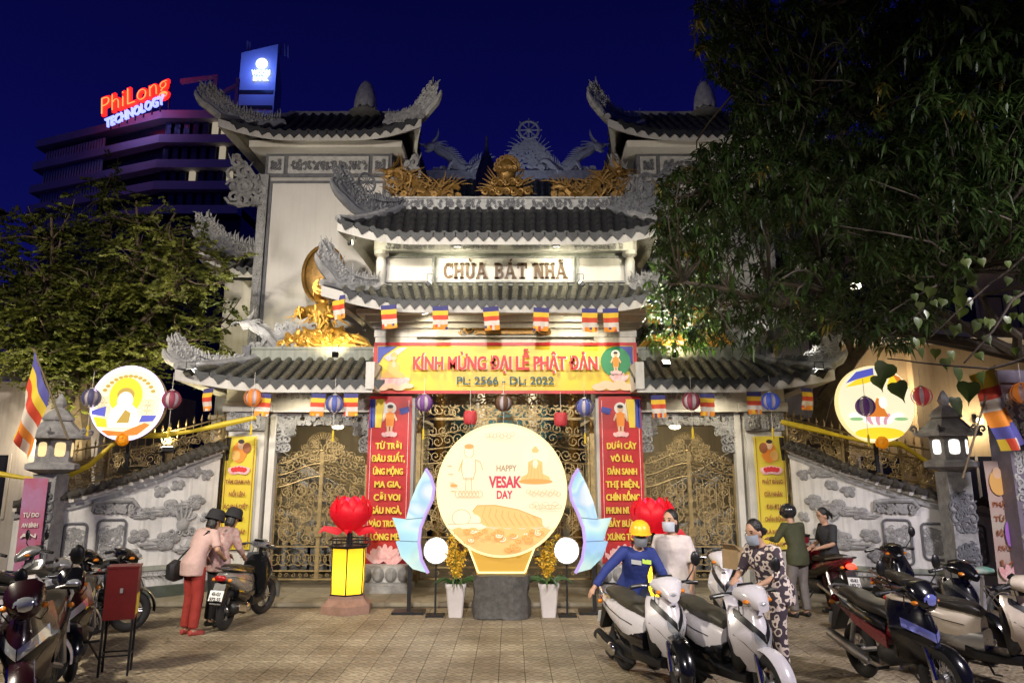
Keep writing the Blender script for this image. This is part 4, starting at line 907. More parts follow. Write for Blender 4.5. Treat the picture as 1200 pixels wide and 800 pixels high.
# ------------------------------------------------------------------ lotus lanterns
yl = mat('lantern_paper', (.9,.66,.05), .6, emit=(1.,.60,.01), es=.62); yl.node_tree.nodes['Principled BSDF'].inputs['Transmission Weight'].default_value = .0; red_pet = mat('lotus_red', (.75,.01,.03), .5, emit=(1.,.02,.05), es=.12); red_in = mat('lotus_pink', (.9,.05,.18), .5, emit=(1.,.05,.13), es=.6); base_pk = mat('lantern_base', (.34,.20,.15), .55, var=.35, vs=6, bump=.2)
def lotus_lantern(p, lb, rz=0.):
    t = thing('lotus_lantern', lb, 'lantern', (p.x, p.y, 0), rz, 'hexagonal lanterns topped by red lotuses')
    hexa = lambda r_, z: [(r_*math.cos(PI/6+PI*k/3), r_*math.sin(PI/6+PI*k/3), z) for k in range(6)]
    mb = MB(); mb.loft([hexa(.43,0), hexa(.43,.12), hexa(.38,.15), hexa(.31,.22), hexa(.31,.26)]); mb.build('base', base_pk, t, sharp=15)
    for k in range(6):
        a, b = Vector(hexa(.272,.27)[k]), Vector(hexa(.272,.27)[(k+1) % 6]); c, d = Vector(hexa(.285,.98)[(k+1) % 6]), Vector(hexa(.285,.98)[k]); mb = MB(); mb.add([a,b,c,d], [(0,1,2,3)]); mb.build('pane', yl, t)
        mb = MB(); mb.tube([a,d], .011, 5); mb.build('frame_bar', black_metal, t)
    for z, r_ in ((.27,.285),(.98,.295),(1.0,.34),(1.1,.345)):
        mb = MB(); mb.tube(hexa(r_, z), .013, 5, closed=True); mb.build('frame_ring', black_metal, t)
    mb = MB()
    for k in range(24): a = 2*PI*k/24; mb.tube([(.335*math.cos(a),.335*math.sin(a),1.0),(.335*math.cos(a),.335*math.sin(a),1.1)], .006, 4)
    mb.build('fret', black_metal, t)
    mb = MB(); mb.lathe([(.2,.985),(.2,1.0),(.05,1.02),(.04,1.3)], 10); mb.build('stem', black_metal, t)
    for z_, e_, c_ in ((.55, 16., (1.,.78,.35)), (1.42, 5., (1.,.5,.4))):
        l_ = bpy.data.lights.new('bulb', 'POINT'); l_.energy = e_; l_.color = c_; l_.shadow_soft_size = .05; put('bulb', l_, t, (0,0,z_))
    for ring, (n, r0, h, out, m) in enumerate(((6,.09,.50,.12,red_in),(7,.14,.52,.22,red_pet),(7,.16,.46,.32,red_pet))):
        for k in range(n):
            a = 2*PI*(k+.5*ring)/n; mb = MB(); ca, sa = math.cos(a), math.sin(a)
            def f(u_, v_, r0=r0, h=h, out=out, ca=ca, sa=sa):
                w = .15*math.sin(PI*min(.999,.12+u_*.88))**.8*(v_-.5)*2; rad = r0+out*math.sin(PI*.8*u_)*.62*(1-.28*((v_-.5)*2)**2); z = 1.26+h*u_
                return Vector((ca*rad-sa*w, sa*rad+ca*w, z))
            mb.grid(f, 7, 5); mb.build('petal', m, t, sharp=None)
    for k in range(5):
        a = -.5+k*1.3; mb = MB(); mb.tube([(.05*math.cos(a),.05*math.sin(a),1.3),(.2*math.cos(a),.2*math.sin(a),1.22),(.42*math.cos(a),.42*math.sin(a),1.27),(.5*math.cos(a),.5*math.sin(a),1.2)], [.05,.07,.045,.004], 5, flat=.2); mb.build('sepal', red_pet, t)
    return t
def translucent(m, w):
    n = m.node_tree.nodes; L = m.node_tree.links; b = n['Principled BSDF']; o_ = n['Material Output']; t_ = n.new('ShaderNodeBsdfTranslucent'); t_.inputs[0].default_value = b.inputs['Base Color'].default_value; mx = n.new('ShaderNodeMixShader'); mx.inputs[0].default_value = w; L.new(b.outputs[0], mx.inputs[1]); L.new(t_.outputs[0], mx.inputs[2]); L.new(mx.outputs[0], o_.inputs[0])
translucent(yl, .6); translucent(red_pet, .4); translucent(red_in, .4)
lotus_lantern(ground_at(406, 716), 'red lotus on a glowing yellow hexagonal lantern by the gate column', .1)
lotus_lantern(Vector((at(765,605,12.3).x, 12.3, 0)), 'red lotus lantern mostly hidden behind the worker and the woman in white', .4)
# ------------------------------------------------------------------ curved screen walls
def bez(p, k):
    a, b, c, d = p; q = 1-k
    return (q**3*a[0]+3*q*q*k*b[0]+3*q*k*k*c[0]+k**3*d[0], q**3*a[1]+3*q*q*k*b[1]+3*q*k*k*c[1]+k**3*d[1])
WPATH = ((5.37,14.80),(5.8,13.95),(6.5,13.45),(8.15,13.25))
ZTOP = ((5.3,2.72),(5.6,2.52),(6.0,2.27),(6.6,2.02),(7.25,1.81),(8.2,1.65))
def ztop(x):
    for (a, za), (b, zb) in zip(ZTOP, ZTOP[1:]):
        if x <= b: return lerp(za, zb, max(0,(x-a)/(b-a)))
    return ZTOP[-1][1]
wall_white = mat('relief_wall_plaster', (.74,.73,.72), .75, var=.18, vs=2.2, streak=.25, bump=.12, bs=35)
cope_tile = mat('coping_tile', (.075,.068,.06), .55, var=.5, vs=7, bump=.3)
plinth_m = mat('green_grey_plinth', (.085,.105,.09), .6, var=.4, vs=3, bump=.2)
def cloud_mesh(seed, tail):
    r = random.Random(seed); mb = MB()
    for k in range(6):
        a = 2*PI*k/6+r.uniform(-.3,.3); d = .11*(k > 0)
        mb.ball((d*math.cos(a), -.0, .7*d*math.sin(a)), (r.uniform(.07,.11), .045, r.uniform(.055,.085)), 10, 6)
    fn = lambda x, y, z: Vector((x, y, z))
    for (x, z, q) in ((-.07,.03,.06),(.07,.04,.055),(0,-.03,.06),(.1,-.04,.04)): curl(mb, fn, x, z, q, .014, 1.6, r.uniform(0,6), 1, 14, 5, -.035)
    if tail:
        for (z, L) in ((-.05,.34),(-.09,.26),(-.0,.2)):
            mb.tube([(.05,-.005,z),(.05+L*.5,-.015,z-.02+.03*tail),(.05+L,-.01,z+.01),(.09+L,-.01,z+.045)], [.035,.04,.025,.008], 6, flat=.7)
    return mb.mesh('cloud_relief', stone)
CLOUDS = [cloud_mesh(1,0), cloud_mesh(2,1), cloud_mesh(3,1), cloud_mesh(4,0), cloud_mesh(5,1)]
def side_wall(sx, label):
    t = thing('screen_wall', label, 'wall', (XC, 0, 0)); N = 26
    P = [bez(WPATH, k/N) for k in range(N+1)]
    def nrm(k):
        a, b = bez(WPATH, max(0,k-.01)), bez(WPATH, min(1,k+.01)); d = Vector((b[0]-a[0], b[1]-a[1], 0)).normalized(); return d, Vector((d.y, -d.x, 0)) if d.x*1 > -9 else None
    def pos(k, off, z):
        p = bez(WPATH, k); d, n = nrm(k); q = Vector((p[0], p[1], z)) + n*off; return Vector((sx*q.x, q.y, z))
    def strip(z0, z1, o, back=-.28, n=N):
        f0 = z0 if callable(z0) else (lambda k: z0); f1 = z1 if callable(z1) else (lambda k: z1); mb = MB(); rings = []
        for i in range(n+1):
            k = i/n; rings.append([pos(k, o, f0(k)), pos(k, o, f1(k)), pos(k, back, f1(k)), pos(k, back, f0(k))])
        mb.loft(rings if sx > 0 else [x[::-1] for x in rings]); return mb
    zt = lambda k: ztop(bez(WPATH, k)[0])
    body = strip(-.0, lambda k: zt(k)-.1, 0.).build('body', wall_white, t, sharp=50)
    strip(0., .24, .14).build('plinth', plinth_m, t, sharp=50)
    strip(.5, .58, .05).build('moulding', stone_green, t, sharp=50)
    strip(lambda k: zt(k)-.26, lambda k: zt(k)-.19, .045).build('moulding', stone, t, sharp=50)
    strip(lambda k: zt(k)-.15, lambda k: zt(k)-.08, .09).build('moulding', plaster, t, sharp=50)
    cop = strip(lambda k: zt(k)-.08, lambda k: zt(k)+.03, .1, -.3).build('coping', cope_tile, t, sharp=50)
    bt = MB(); barrel(bt, .062, .27, 6, True); bme = bt.mesh('tile', cope_tile)
    L = sum(math.dist(P[i], P[i+1]) for i in range(N)); n = int(L/.155)
    for i in range(n):
        k = (i+.5)/n; d, nn = nrm(k); p0 = pos(k, .2, zt(k)-.10); p1 = pos(k, -.06, zt(k)+.06); ya = (p1-p0).normalized(); xa = Vector((d.x*sx, d.y, (zt(min(1,k+.02))-zt(k-.02))/(L*.04)*.8)).normalized()*sx
        za = xa.cross(ya).normalized(); xa = ya.cross(za); M = Matrix((xa,ya,za)).transposed().to_4x4(); M.translation = p0; o = put('tile', bme, cop); o.matrix_basis = M
        M2 = M.copy(); M2.translation = p0-Vector((0,0,.055)); 
    # clouds
    def place(me, k, z, s=1., flip=1, name='cloud_relief', off=.0):
        d, nn = nrm(k); xa = Vector((sx*d.x, d.y, 0)); ya = -Vector((sx*nn.x, nn.y, 0)); 
        if sx < 0: xa = -xa
        M = Matrix((xa*s*flip, ya*s, Vector((0,0,1))*s)).transposed().to_4x4(); M.translation = pos(k, .0+off, z); o = put(name, me, body); o.matrix_basis = M; return o
    r = random.Random(8)
    for i, (k, z, s, c) in enumerate(((.10,2.1,.75,0),(.08,1.35,.7,3),(.20,2.16,.9,1),(.30,1.92,.7,3),(.17,1.62,1.0,2),(.40,1.82,.75,0),(.33,1.52,1.05,4),(.45,1.45,.8,1),(.15,.85,1.0,1),(.34,.98,1.15,2),(.50,1.08,.9,3),(.53,.76,.9,1))):
        place(CLOUDS[c], k, z, s, -1 if sx < 0 else 1)
    # raised hand relief
    hb = MB(); hb.ball((0,-.01,0), (.1,.05,.12), 10, 6)
    for q, (x, L_, a) in enumerate(((-.075,.2,1.95),(-.03,.26,1.7),(.02,.27,1.5),(.065,.22,1.3),(.1,.14,.6))): hb.tube([(x*.7,-.015,.05),(x+L_*.5*math.cos(a),-.03,.05+L_*.5*math.sin(a)),(x+L_*math.cos(a)*.9,-.02,.05+L_*math.sin(a))], [.028,.024,.012], 6)
    for i in range(4): curl(hb, lambda x, y, z: Vector((x,y,z)), -.16+.1*i, -.12, .07, .018, 1.5, i, 1, 14, 5, -.02)
    place(hb.mesh('hand_relief', stone), .245, 1.25, 1.2, 1, 'hand_relief')
    lb = MB(); fn = lambda x, y, z: Vector((x, y, z))
    for k in range(12): tongue(lb, fn, -.5+.09*k, 0, .13, 1.1, .016, .8); tongue(lb, fn, -.5+.09*k, 0, .1, -.9, .016, -.6)
    lb.tube([(-.55,0,0),(0,-.01,.02),(.6,0,0)], .014, 5); place(lb.mesh('leaf_relief', stone), .2, .42+.0, .9, 1, 'leaf_relief', .03)
    place(lb.mesh('leaf_relief', stone), .42, .4, .9, 1, 'leaf_relief', .03)
    # scrolled bracket and framed panels of the end section
    sb = MB(); sb.tube([(-.32,0,-.05),(-.3,-.03,.09),(0,-.04,.12),(.28,-.04,.12),(.36,-.02,.02),(.28,-.02,-.08)], [.03,.04,.045,.045,.04,.02], 7); carved(sb, lambda x, y, z: Vector((x-.28, y-.02, z-.1)), .56, .2, 5, 8, .022)
    place(sb.mesh('bracket_relief', stone), .63, 1.56, 1.0, 1, 'bracket_relief', .02)
    for k, w_, h_, z in ((.63,.42,.72,1.0),(.78,.34,.58,1.02),(.92,.4,.62,.98)):
        fm = MB(); ou = []; 
        def rr_(w, h, c, n=5):
            o_ = []
            for cx, cz, a0 in ((w-c,h-c,0),(-w+c,h-c,PI/2),(-w+c,-h+c,PI),(w-c,-h+c,1.5*PI)):
                for i in range(n): a = a0+PI/2*i/(n-1); o_.append((cx+c*math.cos(a), cz+c*math.sin(a)))
            return o_
        fm.tube([(x,-.01,zz) for x, zz in rr_(w_/2,h_/2,.07)], .022, 6, closed=True); p_ = place(fm.mesh('panel_frame', stone_dark), k, z, 1, 1, 'panel_frame')
        cm = MB(); carved(cm, lambda x, y, zz: Vector((x-w_*.36, y-.005, zz-h_*.38)), w_*.72, h_*.66, int(k*100), 5, .018); place(cm.mesh('panel_carving', stone), k, z, 1, 1, 'panel_carving')
    return t, pos, zt
wl, posl, ztk = side_wall(-1, 'cream curved screen wall with cloud reliefs behind the pink-shirted woman')
wr, posr, _ = side_wall(1, 'curved screen wall with cloud reliefs behind the helmeted man')

# railings above the walls
yfab = mat('yellow_fabric', (.75,.56,.03), .6, var=.2, vs=3, bump=.2, bs=10)
for sx_, lb, lb2 in ((-1,'bronze scroll railing above the curved wall by the round neon sign','yellow fabric sash draped along the railing beside the neon-rimmed sign'),(1,'bronze scroll railing above the curved wall under the round lit sign','yellow fabric sash draped along the railing under the leaf-covered sign')):
    t = thing('railing', lb, 'railing', (XC, 0, 0), group='scroll railings above the curved walls')
    q = lambda x: Vector((sx_*x, 15.1-.55*(x-5.4), 0)); N = 22
    zr = lambda x: lerp(3.24, 2.42, ((x-5.4)/2.6)**.8) if x > 5.4 else 3.24
    zb = lambda x: zr(x)-.62
    mb = MB()
    for f in (zr, zb, lambda x: zr(x)-.2): mb.tube([q(5.4+2.6*i/N)+Vector((0,0,f(5.4+2.6*i/N))) for i in range(N+1)], .018, 5)
    for x in (5.45, 6.3, 7.15, 7.95): mb.tube([q(x)+Vector((0,0,1.0)), q(x)+Vector((0,0,zr(x)))], .03, 5)
    mb.build('frame', bronze, t)
    for i in range(N):
        x = 5.4+2.6*(i+.5)/N; mb = MB(); p = q(x); mb.tube([p+Vector((0,0,zr(x)-.2)), p+Vector((0,0,zr(x)+.06))], .009, 5); mb.lathe([(.022,0),(.024,.02),(.012,.05),(.002,.12)], 6, p+Vector((0,0,zr(x)+.05))); mb.build('picket', bronze, t)
    sc = MB(); r = random.Random(14)
    for i in range(170):
        x = 5.45+2.5*r.random(); dirv = Vector((sx_*1,-.55,0)).normalized(); fn = flat_fn(q(x)+Vector((0,0,zr(x)-.6+.4*r.random())), dirv); curl(sc, fn, 0, 0, r.uniform(.05,.1), .011, 1.5, r.uniform(0,6), r.choice((-1,1)), 12, 4)
    tag(sc.build('scrollwork', bronze, t), kind='stuff')
    pts = []
    if sx_ < 0: key = ((300,489),(262,497),(225,505),(190,510),(150,511),(130,522),(105,545),(70,562),(30,560),(-20,552))
    else: key = ((915,494),(950,502),(990,512),(1030,520),(1055,520),(1075,533),(1095,548),(1105,553))
    for i, (u, v) in enumerate(key): pts.append(at(u, v, 14.3-.11*i if sx_ < 0 else 14.3-.11*i))
    mb = MB(); mb.tube(pts, [.045+.012*math.sin(i*2.2) for i in range(len(pts))], 7); o = mb.build('fabric_sash', yfab); tag(o, lb2, 'sash')

# ------------------------------------------------------------------ stone lantern posts
lan_glow = glow('stone_lantern_glow', (1.,.76,.36), 1.0)
lan_glow_w = glow('stone_lantern_glow_white', (1.,.96,.88), 1.8)
def stone_lantern(x, y, lb, zt=2.24, gm=lan_glow, w=.38, sm=stone):
    t = thing('stone_lantern_post', lb, 'stone lantern', (x, y, 0), group='stone lanterns on posts')
    mb = MB(); mb.bb(-w/2, w/2, -w/2, w/2, 0, zt); pl = mb.build('post', sm, t)
    mb = MB(); carved(mb, flat_fn((-w/2+.05,-w/2-.01,.5), (1,0,0)), w-.1, .5, 3, 5, .02); carved(mb, flat_fn((-w/2+.05,-w/2-.01,1.2), (1,0,0)), w-.1, .6, 4, 5, .02); mb.build('post_carving', stone_dark, pl)
    o8 = lambda r_, z: [(r_*math.cos(PI/8+PI*k/4), r_*math.sin(PI/8+PI*k/4), z) for k in range(8)]
    h6 = lambda r_, z: [(r_*math.cos(PI/6+PI*k/3+.3), r_*math.sin(PI/6+PI*k/3+.3), z) for k in range(6)]
    mb = MB(); mb.loft([h6(.2,zt), h6(.42,zt+.08), h6(.42,zt+.16), h6(.3,zt+.2)]); mb.build('tray', sm, t, sharp=15)
    mb = MB(); mb.loft([h6(.29,zt+.2), h6(.3,zt+.58)]); hs = mb.build('light_box', sm, t, sharp=15)
    for k in range(6):
        a = PI/3*k+PI/6+PI/6+.3; n_ = Vector((math.cos(a), math.sin(a), 0)); tx_ = Vector((-n_.y, n_.x, 0)); c = n_*.262+Vector((0,0,zt+.4))
        mb = MB(); ou = []
        for i in range(12): b_ = 2*PI*i/12; ou.append(c + tx_*(.085*math.copysign(abs(math.cos(b_))**.5, math.cos(b_))) + Vector((0,0,.12*math.copysign(abs(math.sin(b_))**.5, math.sin(b_)))))
        mb.add(ou, [tuple(range(12))]); mb.build('window', gm, hs)
    mb = MB(); mb.loft([h6(.52,zt+.58), h6(.53,zt+.62), h6(.4,zt+.7), h6(.24,zt+.86), h6(.2,zt+.88)]); rf_ = mb.build('roof', sm, t, sharp=15)
    for k in range(6):
        p = Vector(h6(.5,zt+.62)[k]); d = Vector((p.x,p.y,0)).normalized(); mb = MB(); curl(mb, flat_fn(p, d), .03, .07, .07, .022, 1.3, -1.5, 1, 12, 5); mb.build('eave_curl', sm, rf_)
    mb = MB(); mb.loft([h6(.25,zt+.88), h6(.26,zt+.92), h6(.17,zt+1.02), h6(.06,zt+1.1)]); mb.lathe([(.06,zt+1.09),(.1,zt+1.16),(.07,zt+1.24),(.015,zt+1.34)], 10); mb.build('upper_roof', sm, t, sharp=15)
    return t
pl_ = at(62, 545, 13.15); stone_lantern(pl_.x, 13.15, 'stone lantern with amber windows behind the drooping flag', 2.12)
pr_ = at(1115, 545, 13.0); stone_lantern(pr_.x, 13.0, 'stone lantern with white lit windows on the post by the patterned pillar', 2.16, lan_glow_w)
# the carved pillar and faded banners at both ends
pp = at(1198, 600, 12.6); t = thing('carved_pillar', 'grey-violet pillar with pale scroll pattern at the edge of the wall', 'pillar', (pp.x+.1, 12.6, 0))
mb = MB(); mb.bb(-.32,.32,-.25,.25,0,3.55); mb.bb(-.42,.42,-.35,.35,0,.3); mb.bb(-.4,.4,-.33,.33,3.55,3.75); sh = mb.build('shaft', mat('violet_stone', (.22,.19,.25), .6, var=.3, vs=5), t)
mb = MB(); 
for q in range(7): carved(mb, flat_fn((-.28,-.26,.4+.43*q), (1,0,0)), .56, .36, 200+q, 4, .024)
mb.build('scroll_pattern', stone_pale, sh)
a = at(1152, 540, 12.7); b = at(1190, 682, 12.7)
t = cloth('faded_banner', 'tall faded pink and green banner beside the carved pillar', 'banner', a.x, at(1188,600,12.7).x, .45, a.z, 12.7, faded_cloth, amp=.05)
fl = Flat(t, -.03); h = a.z-.45
for i, s in enumerate(('PHẬT', 'TỪ BI', 'ĐỘ THẾ', 'AN LẠC', 'LÀ')): fl.text(s, .11, 0, h*.62-.22*i, brown_print, .3, .003)
fl.ell(-.02, h*.82, .14, .2, tan_print); fl.ell(-.02, h*.9, .07, .09, skin_print); [fl.ell(-.12+.08*q, .16+.03*(q % 2), .05, .11, pink_print, 'print', 12, (1.5-q)*.3) for q in range(4)]; fl.ell(.05,.75,.07,.2, mat('print_violet',(.35,.15,.55),.5))
a = at(30, 560, 12.9); b = at(58, 560, 12.9)
t = cloth('faded_banner', 'red and violet banner behind the silver scooter below the stone lantern', 'banner', a.x, b.x, .5, a.z, 12.88, mat('red_fade', (.5,.05,.05), .45, col2=(.45,.25,.45), vs=1.2), amp=.03)
fl = Flat(t, -.02)
for i, s in enumerate(('TỰ DO', 'AN BÌNH', 'AN')): fl.text(s, .09, 0, .95-.16*i, white_print, .26, .003)

# ------------------------------------------------------------------ round lit signs
neon = glow('neon_violet', (.80,.62,1.), 2.2); s_bg = glow('sign_cream', (1.,.90,.60), 1.02); s_y = glow('sign_yellow', (1.,.72,.03), 1.0); s_w = glow('sign_white', (1.,.96,.84), 1.15); s_b = glow('sign_blue', (.14,.16,.75), .7); s_o = glow('sign_orange', (.95,.28,.04), .8); s_p = glow('sign_pink', (.95,.45,.55), .8); s_ln = glow('sign_line', (.85,.6,.3), .6); s_g = glow('sign_green', (.45,.8,.35), .7); s_br = glow('sign_gold', (.75,.5,.1), .6)
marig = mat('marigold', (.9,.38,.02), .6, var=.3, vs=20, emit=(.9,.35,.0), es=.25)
def round_sign(p, R_, lb, nm):
    t = thing('round_sign', lb, 'sign', (p.x, p.y, 0), group='round lit signs above the curved walls')
    mb = MB(); mb.lathe([(R_-.02,0),(R_,.0),(R_,.15),(R_-.03,.16)], 48, (0,0,p.z), 'y'); mb.build('drum', mat('sign_edge', (.5,.4,.2), .5), t)
    mb = MB(); mb.lathe([(.01,-.003),(R_-.01,-.003),(R_-.01,0)], 48, (0,0,p.z), 'y'); mb.build('face', s_bg, t)
    mb = MB(); mb.bb(-.03,.03,.16,.2,p.z-R_-.5,p.z+.2); mb.bb(-.03,.03,.2,1.0,p.z-R_-.5,p.z-R_-.45); mb.build('bracket', black_metal, t)
    mb = MB(); r = random.Random(1)
    for k in range(120):
        d = Vector((r.gauss(0,1), r.gauss(0,1), r.gauss(0,1))).normalized(); q = d.orthogonal().normalized(); e_ = d.cross(q); c = Vector((0,-.06,p.z-R_))+d*.09
        mb.add([c+q*.03, c+e_*.03+d*.02, c-q*.03, c-e_*.03+d*.02], [(0,1,2,3)])
    mb.ball((0,-.06,p.z-R_), .09, 10, 6); mb.build('marigold', marig, t)
    return t, Flat(t, -.004)
p = at(150, 472, 13.55); R_ = .635
t, fl = round_sign(p, R_, 'round sign with a violet neon rim and yellow haloed head', 0); z = p.z
mb = MB(); mb.tube([((R_-.01)*math.cos(2*PI*i/48), -.02, z+(R_-.01)*math.sin(2*PI*i/48)) for i in range(48)], .03, 8, closed=True); mb.build('neon_rim', neon, t)
for i in range(13): a_ = .45+2.2*i/12; fl.ell(.47*math.cos(a_), z+.47*math.sin(a_), .045, .03, s_br, 'print', 8)
for i in range(9): fl.ring(-.45+.06*(i % 3), z+.05-.09*(i//3), .05, .05, .004, s_ln, 12); fl.ring(.42-.05*(i % 3), z+.0-.09*(i//3), .05, .05, .004, s_ln, 12)
fl.ell(-.02, z+.12, .29, .32, s_y); fl.ell(-.02, z+.14, .15, .12, s_br); fl.poly([(-.3,z-.42),(.26,z-.42),(.2,z-.12),(.1,z-.02),(-.14,z-.02),(-.24,z-.12)], s_w); fl.ell(-.02, z+.03, .14, .16, s_w); fl.poly([(-.14,z-.35),(.08,z-.35),(.1,z-.18),(0,z-.12)], s_br)
fl.poly([(-.58,z-.14),(-.34,z-.06),(-.34,z-.24),(-.58,z-.2)], s_b); fl.poly([(-.55,z-.24),(-.32,z-.28),(-.28,z-.42),(-.46,z-.42)], s_y); fl.poly([(.26,z-.34),(.5,z-.32),(.56,z-.22),(.3,z-.22)], s_b); fl.poly([(-.4,z-.47),(0,z-.5),(.36,z-.35),(.46,z-.38),(.25,z-.56),(-.25,z-.57)], s_o)
p = at(1027, 473, 13.3); R_ = .66
t, fl = round_sign(p, R_, 'round sign glowing cream with a lotus, partly covered by heart-shaped leaves', 1); z = p.z; t.children[1].data.materials[0] = glow('sign_warm_yellow', (1.,.80,.36), 1.05)
fl.poly([(-.5,z+.35),(-.3,z+.55),(.0,z+.62),(.0,z+.5),(-.3,z+.42)], s_b); fl.poly([(-.52,z+.28),(-.3,z+.42),(.0,z+.5),(.1,z+.42),(-.2,z+.34)], s_y); fl.poly([(.2,z+.3),(.55,z+.28),(.5,z+.38),(.3,z+.52)], s_y); fl.poly([(.32,z+.52),(.44,z+.46),(.5,z+.36),(.4,z+.36)], s_o)
fl.ell(0, z-.5, .42, .1, s_y); 
for k in range(7): fl.ell(-.22+.073*k, z-.26, .05, .11, s_p if k % 2 else s_w, 'print', 10, (3-k)*.25)
fl.poly([(-.16,z-.22),(.18,z-.22),(.1,z-.06),(.12,z+.06),(.0,z+.1),(-.06,z-.04)], s_o); fl.ell(.1, z+.02, .07, .1, s_w)
for k in (-1,1): fl.ell(k*.38-.03, z-.2, .09, .05, s_w); fl.ell(k*.38, z-.26, .12, .03, s_g)

# ------------------------------------------------------------------ hanging lanterns
def lantern_mat(n, c, e=.12): return mat('lantern_'+n, c, .6, emit=c, es=e, var=.2, vs=8)
lc = {'blue': lantern_mat('blue', (.10,.13,.42)), 'slate': lantern_mat('slate', (.10,.10,.22), .06), 'maroon': lantern_mat('maroon', (.30,.05,.09)), 'orange': lantern_mat('orange', (.70,.20,.03), .3), 'purple': lantern_mat('purple', (.20,.07,.30)), 'brown': lantern_mat('brown', (.14,.07,.04), .06), 'red': lantern_mat('red', (.55,.05,.06), .2), 'royal': lantern_mat('royal', (.05,.10,.55), .2)}
lan_in = mat('lantern_inner', (.55,.47,.50), .7, emit=(.6,.5,.55), es=.08)
def hang_lantern(u, v, Y, col, lb, r_=.165, top=None):
    p = at(u, v, Y); t = thing('hanging_lantern', lb, 'lantern', p, rnd.uniform(0,1), 'paper lanterns strung in front of the gate')
    mb = MB(); mb.ball((0,0,0), (r_*.86,r_*.86,r_*.82), 14, 9); mb.build('inner_globe', lan_in, t)
    for k in range(6):
        a = PI/3*k; mb = MB()
        def f(p_, q_, a=a): th = -PI/2+PI*(.04+.92*p_); w = (q_-.5)*.62; rr = r_*(1.0+.03*math.cos(6*(w))); return Vector((rr*math.cos(th)*math.cos(a+w), rr*math.cos(th)*math.sin(a+w), rr*.97*math.sin(th)))
        mb.grid(f, 9, 4); mb.build('petal_rib', lc[col], t, sharp=None)
    mb = MB(); mb.lathe([(.04,r_*.92),(.05,r_*.98),(.02,r_*1.08)], 8); mb.tube([(0,0,r_),(0,0,r_+(top or .3))], .004, 4); mb.build('hanging_cord', white_print, t)
    mb = MB(); mb.lathe([(.03,-r_*1.02),(.045,-r_*.95)], 8); mb.tube([(0,0,-r_),(0,0,-r_-.34)], .004, 4); mb.build('tassel_cord', white_print, t)
    mb = MB(); mb.lathe([(.008,-r_-.30),(.022,-r_-.34),(.02,-r_-.44),(.028,-r_-.5)], 6); mb.build('tassel', yfab, t)
for a in ((107,466,13.4,'slate','slate lantern overlapping the edge of the neon-rimmed sign, flag side'),(201,468,13.4,'maroon','maroon lantern overlapping the edge of the neon-rimmed sign, roof side'),(297,466,13.95,'orange','orange lantern under the side eave near the yellow banner'),(392,473,13.95,'blue','blue lantern under the side eave next to the festival banner'),(497,472,14.4,'purple','purple lantern under the festival banner above the red banner LÒNG MẸ'),(590,472,14.4,'brown','dark brown lantern straight above the round display'),(685,477,14.4,'blue','blue-grey lantern under the festival banner above the worker'),(810,470,13.95,'maroon','maroon lantern under the eave above the gate behind the woman in white'),(903,470,13.95,'royal','bright blue lantern under the eave above the yellow banner'),(1014,476,13.1,'purple','purple lantern hanging before the leaf-covered round sign'),(1080,464,13.1,'red','red-brown lantern just beside the leaf-covered round sign'),(1198,460,12.2,'orange','orange lantern at the edge beyond the raised flag')):
    hang_lantern(*a)
for u, v, lb in ((551,489,'small red lotus lantern behind the top of the round display, on its purple-lantern side'),(657,491,'red lotus lantern behind the top of the round display, on its blue-lantern side')):
    p = at(u, v, 14.2); t = thing('hanging_lotus', lb, 'lantern', p)
    for k in range(7):
        a = 2*PI*k/7; mb = MB(); mb.ball((.09*math.cos(a),.09*math.sin(a),0), (.035,.07,.13), 8, 6, Matrix.Rotation(a,3,'Z')); mb.build('petal', lc['red'], t)
    mb = MB(); mb.tube([(0,0,0),(0,0,.5)], .004, 4); mb.build('cord', white_print, t)

# ------------------------------------------------------------------ flags
fcol = [mat('flag_blue', (.05,.05,.20), .7), mat('flag_yellow', (.82,.52,.04), .7), mat('flag_red', (.62,.07,.03), .7), mat('flag_white', (.70,.62,.56), .7), mat('flag_orange', (.85,.30,.03), .7)]
def small_flag(u, v, Y, lb, rz=0., s=1.):
    p = at(u, v, Y); r = random.Random(int(u*7+v)); W_, H_ = .29*s, .44*s; ph = r.uniform(0,6); mb = MB()
    rows = 10; cols = 6
    for fr, dy in ((0,0),(1,.004)):
        base = len(mb.v)
        for i in range(rows+1):
            for j in range(cols+1): mb.v.append(((j/cols-.5)*W_*(1-.05*i/rows), dy+.022*(i/rows)*math.sin(j*1.6+ph)+.015*math.sin(i*.6+ph), H_*(.5-i/rows)))
        for i in range(rows):
            for j in range(cols):
                m_i = i//2 if i < 8 else (0,1,2,3,4,4)[(j+int(ph)) % 6]
                if i >= 8 and r.random() < .5: m_i = 4
                q = base+i*(cols+1)+j; f = (q, q+cols+1, q+cols+2, q+1); mb.f.append(f if not fr else f[::-1]); mb.m.append(m_i)
    o = mb.build('small_flag', fcol, None, p, (0, r.uniform(-.08,.08), rz), sharp=None); tag(o, lb, 'flag', 'small striped flags hung under the eaves'); return o
nth = ('first','second','third','fourth','fifth','sixth','seventh','eighth','ninth')
for i, (u, v) in enumerate(((397,360),(456,371),(516,372),(576,373),(634,374),(691,375),(716,375),(766,365),(789,355))):
    small_flag(u, v, 13.85 if 420 < u < 760 else 13.7, f'striped flag under the central lower roof, {nth[i]} counted from the gilded statue in full view', (-.5 if u < 420 else .5 if u > 750 else 0))
for i, (u, v) in enumerate(((243,468),(308,474),(372,474),(411,474))): small_flag(u, v, 14.0, f'striped flag under the eave near the neon-rimmed sign, {nth[i]} counted from that sign', -.5 if i == 0 else 0, .92)
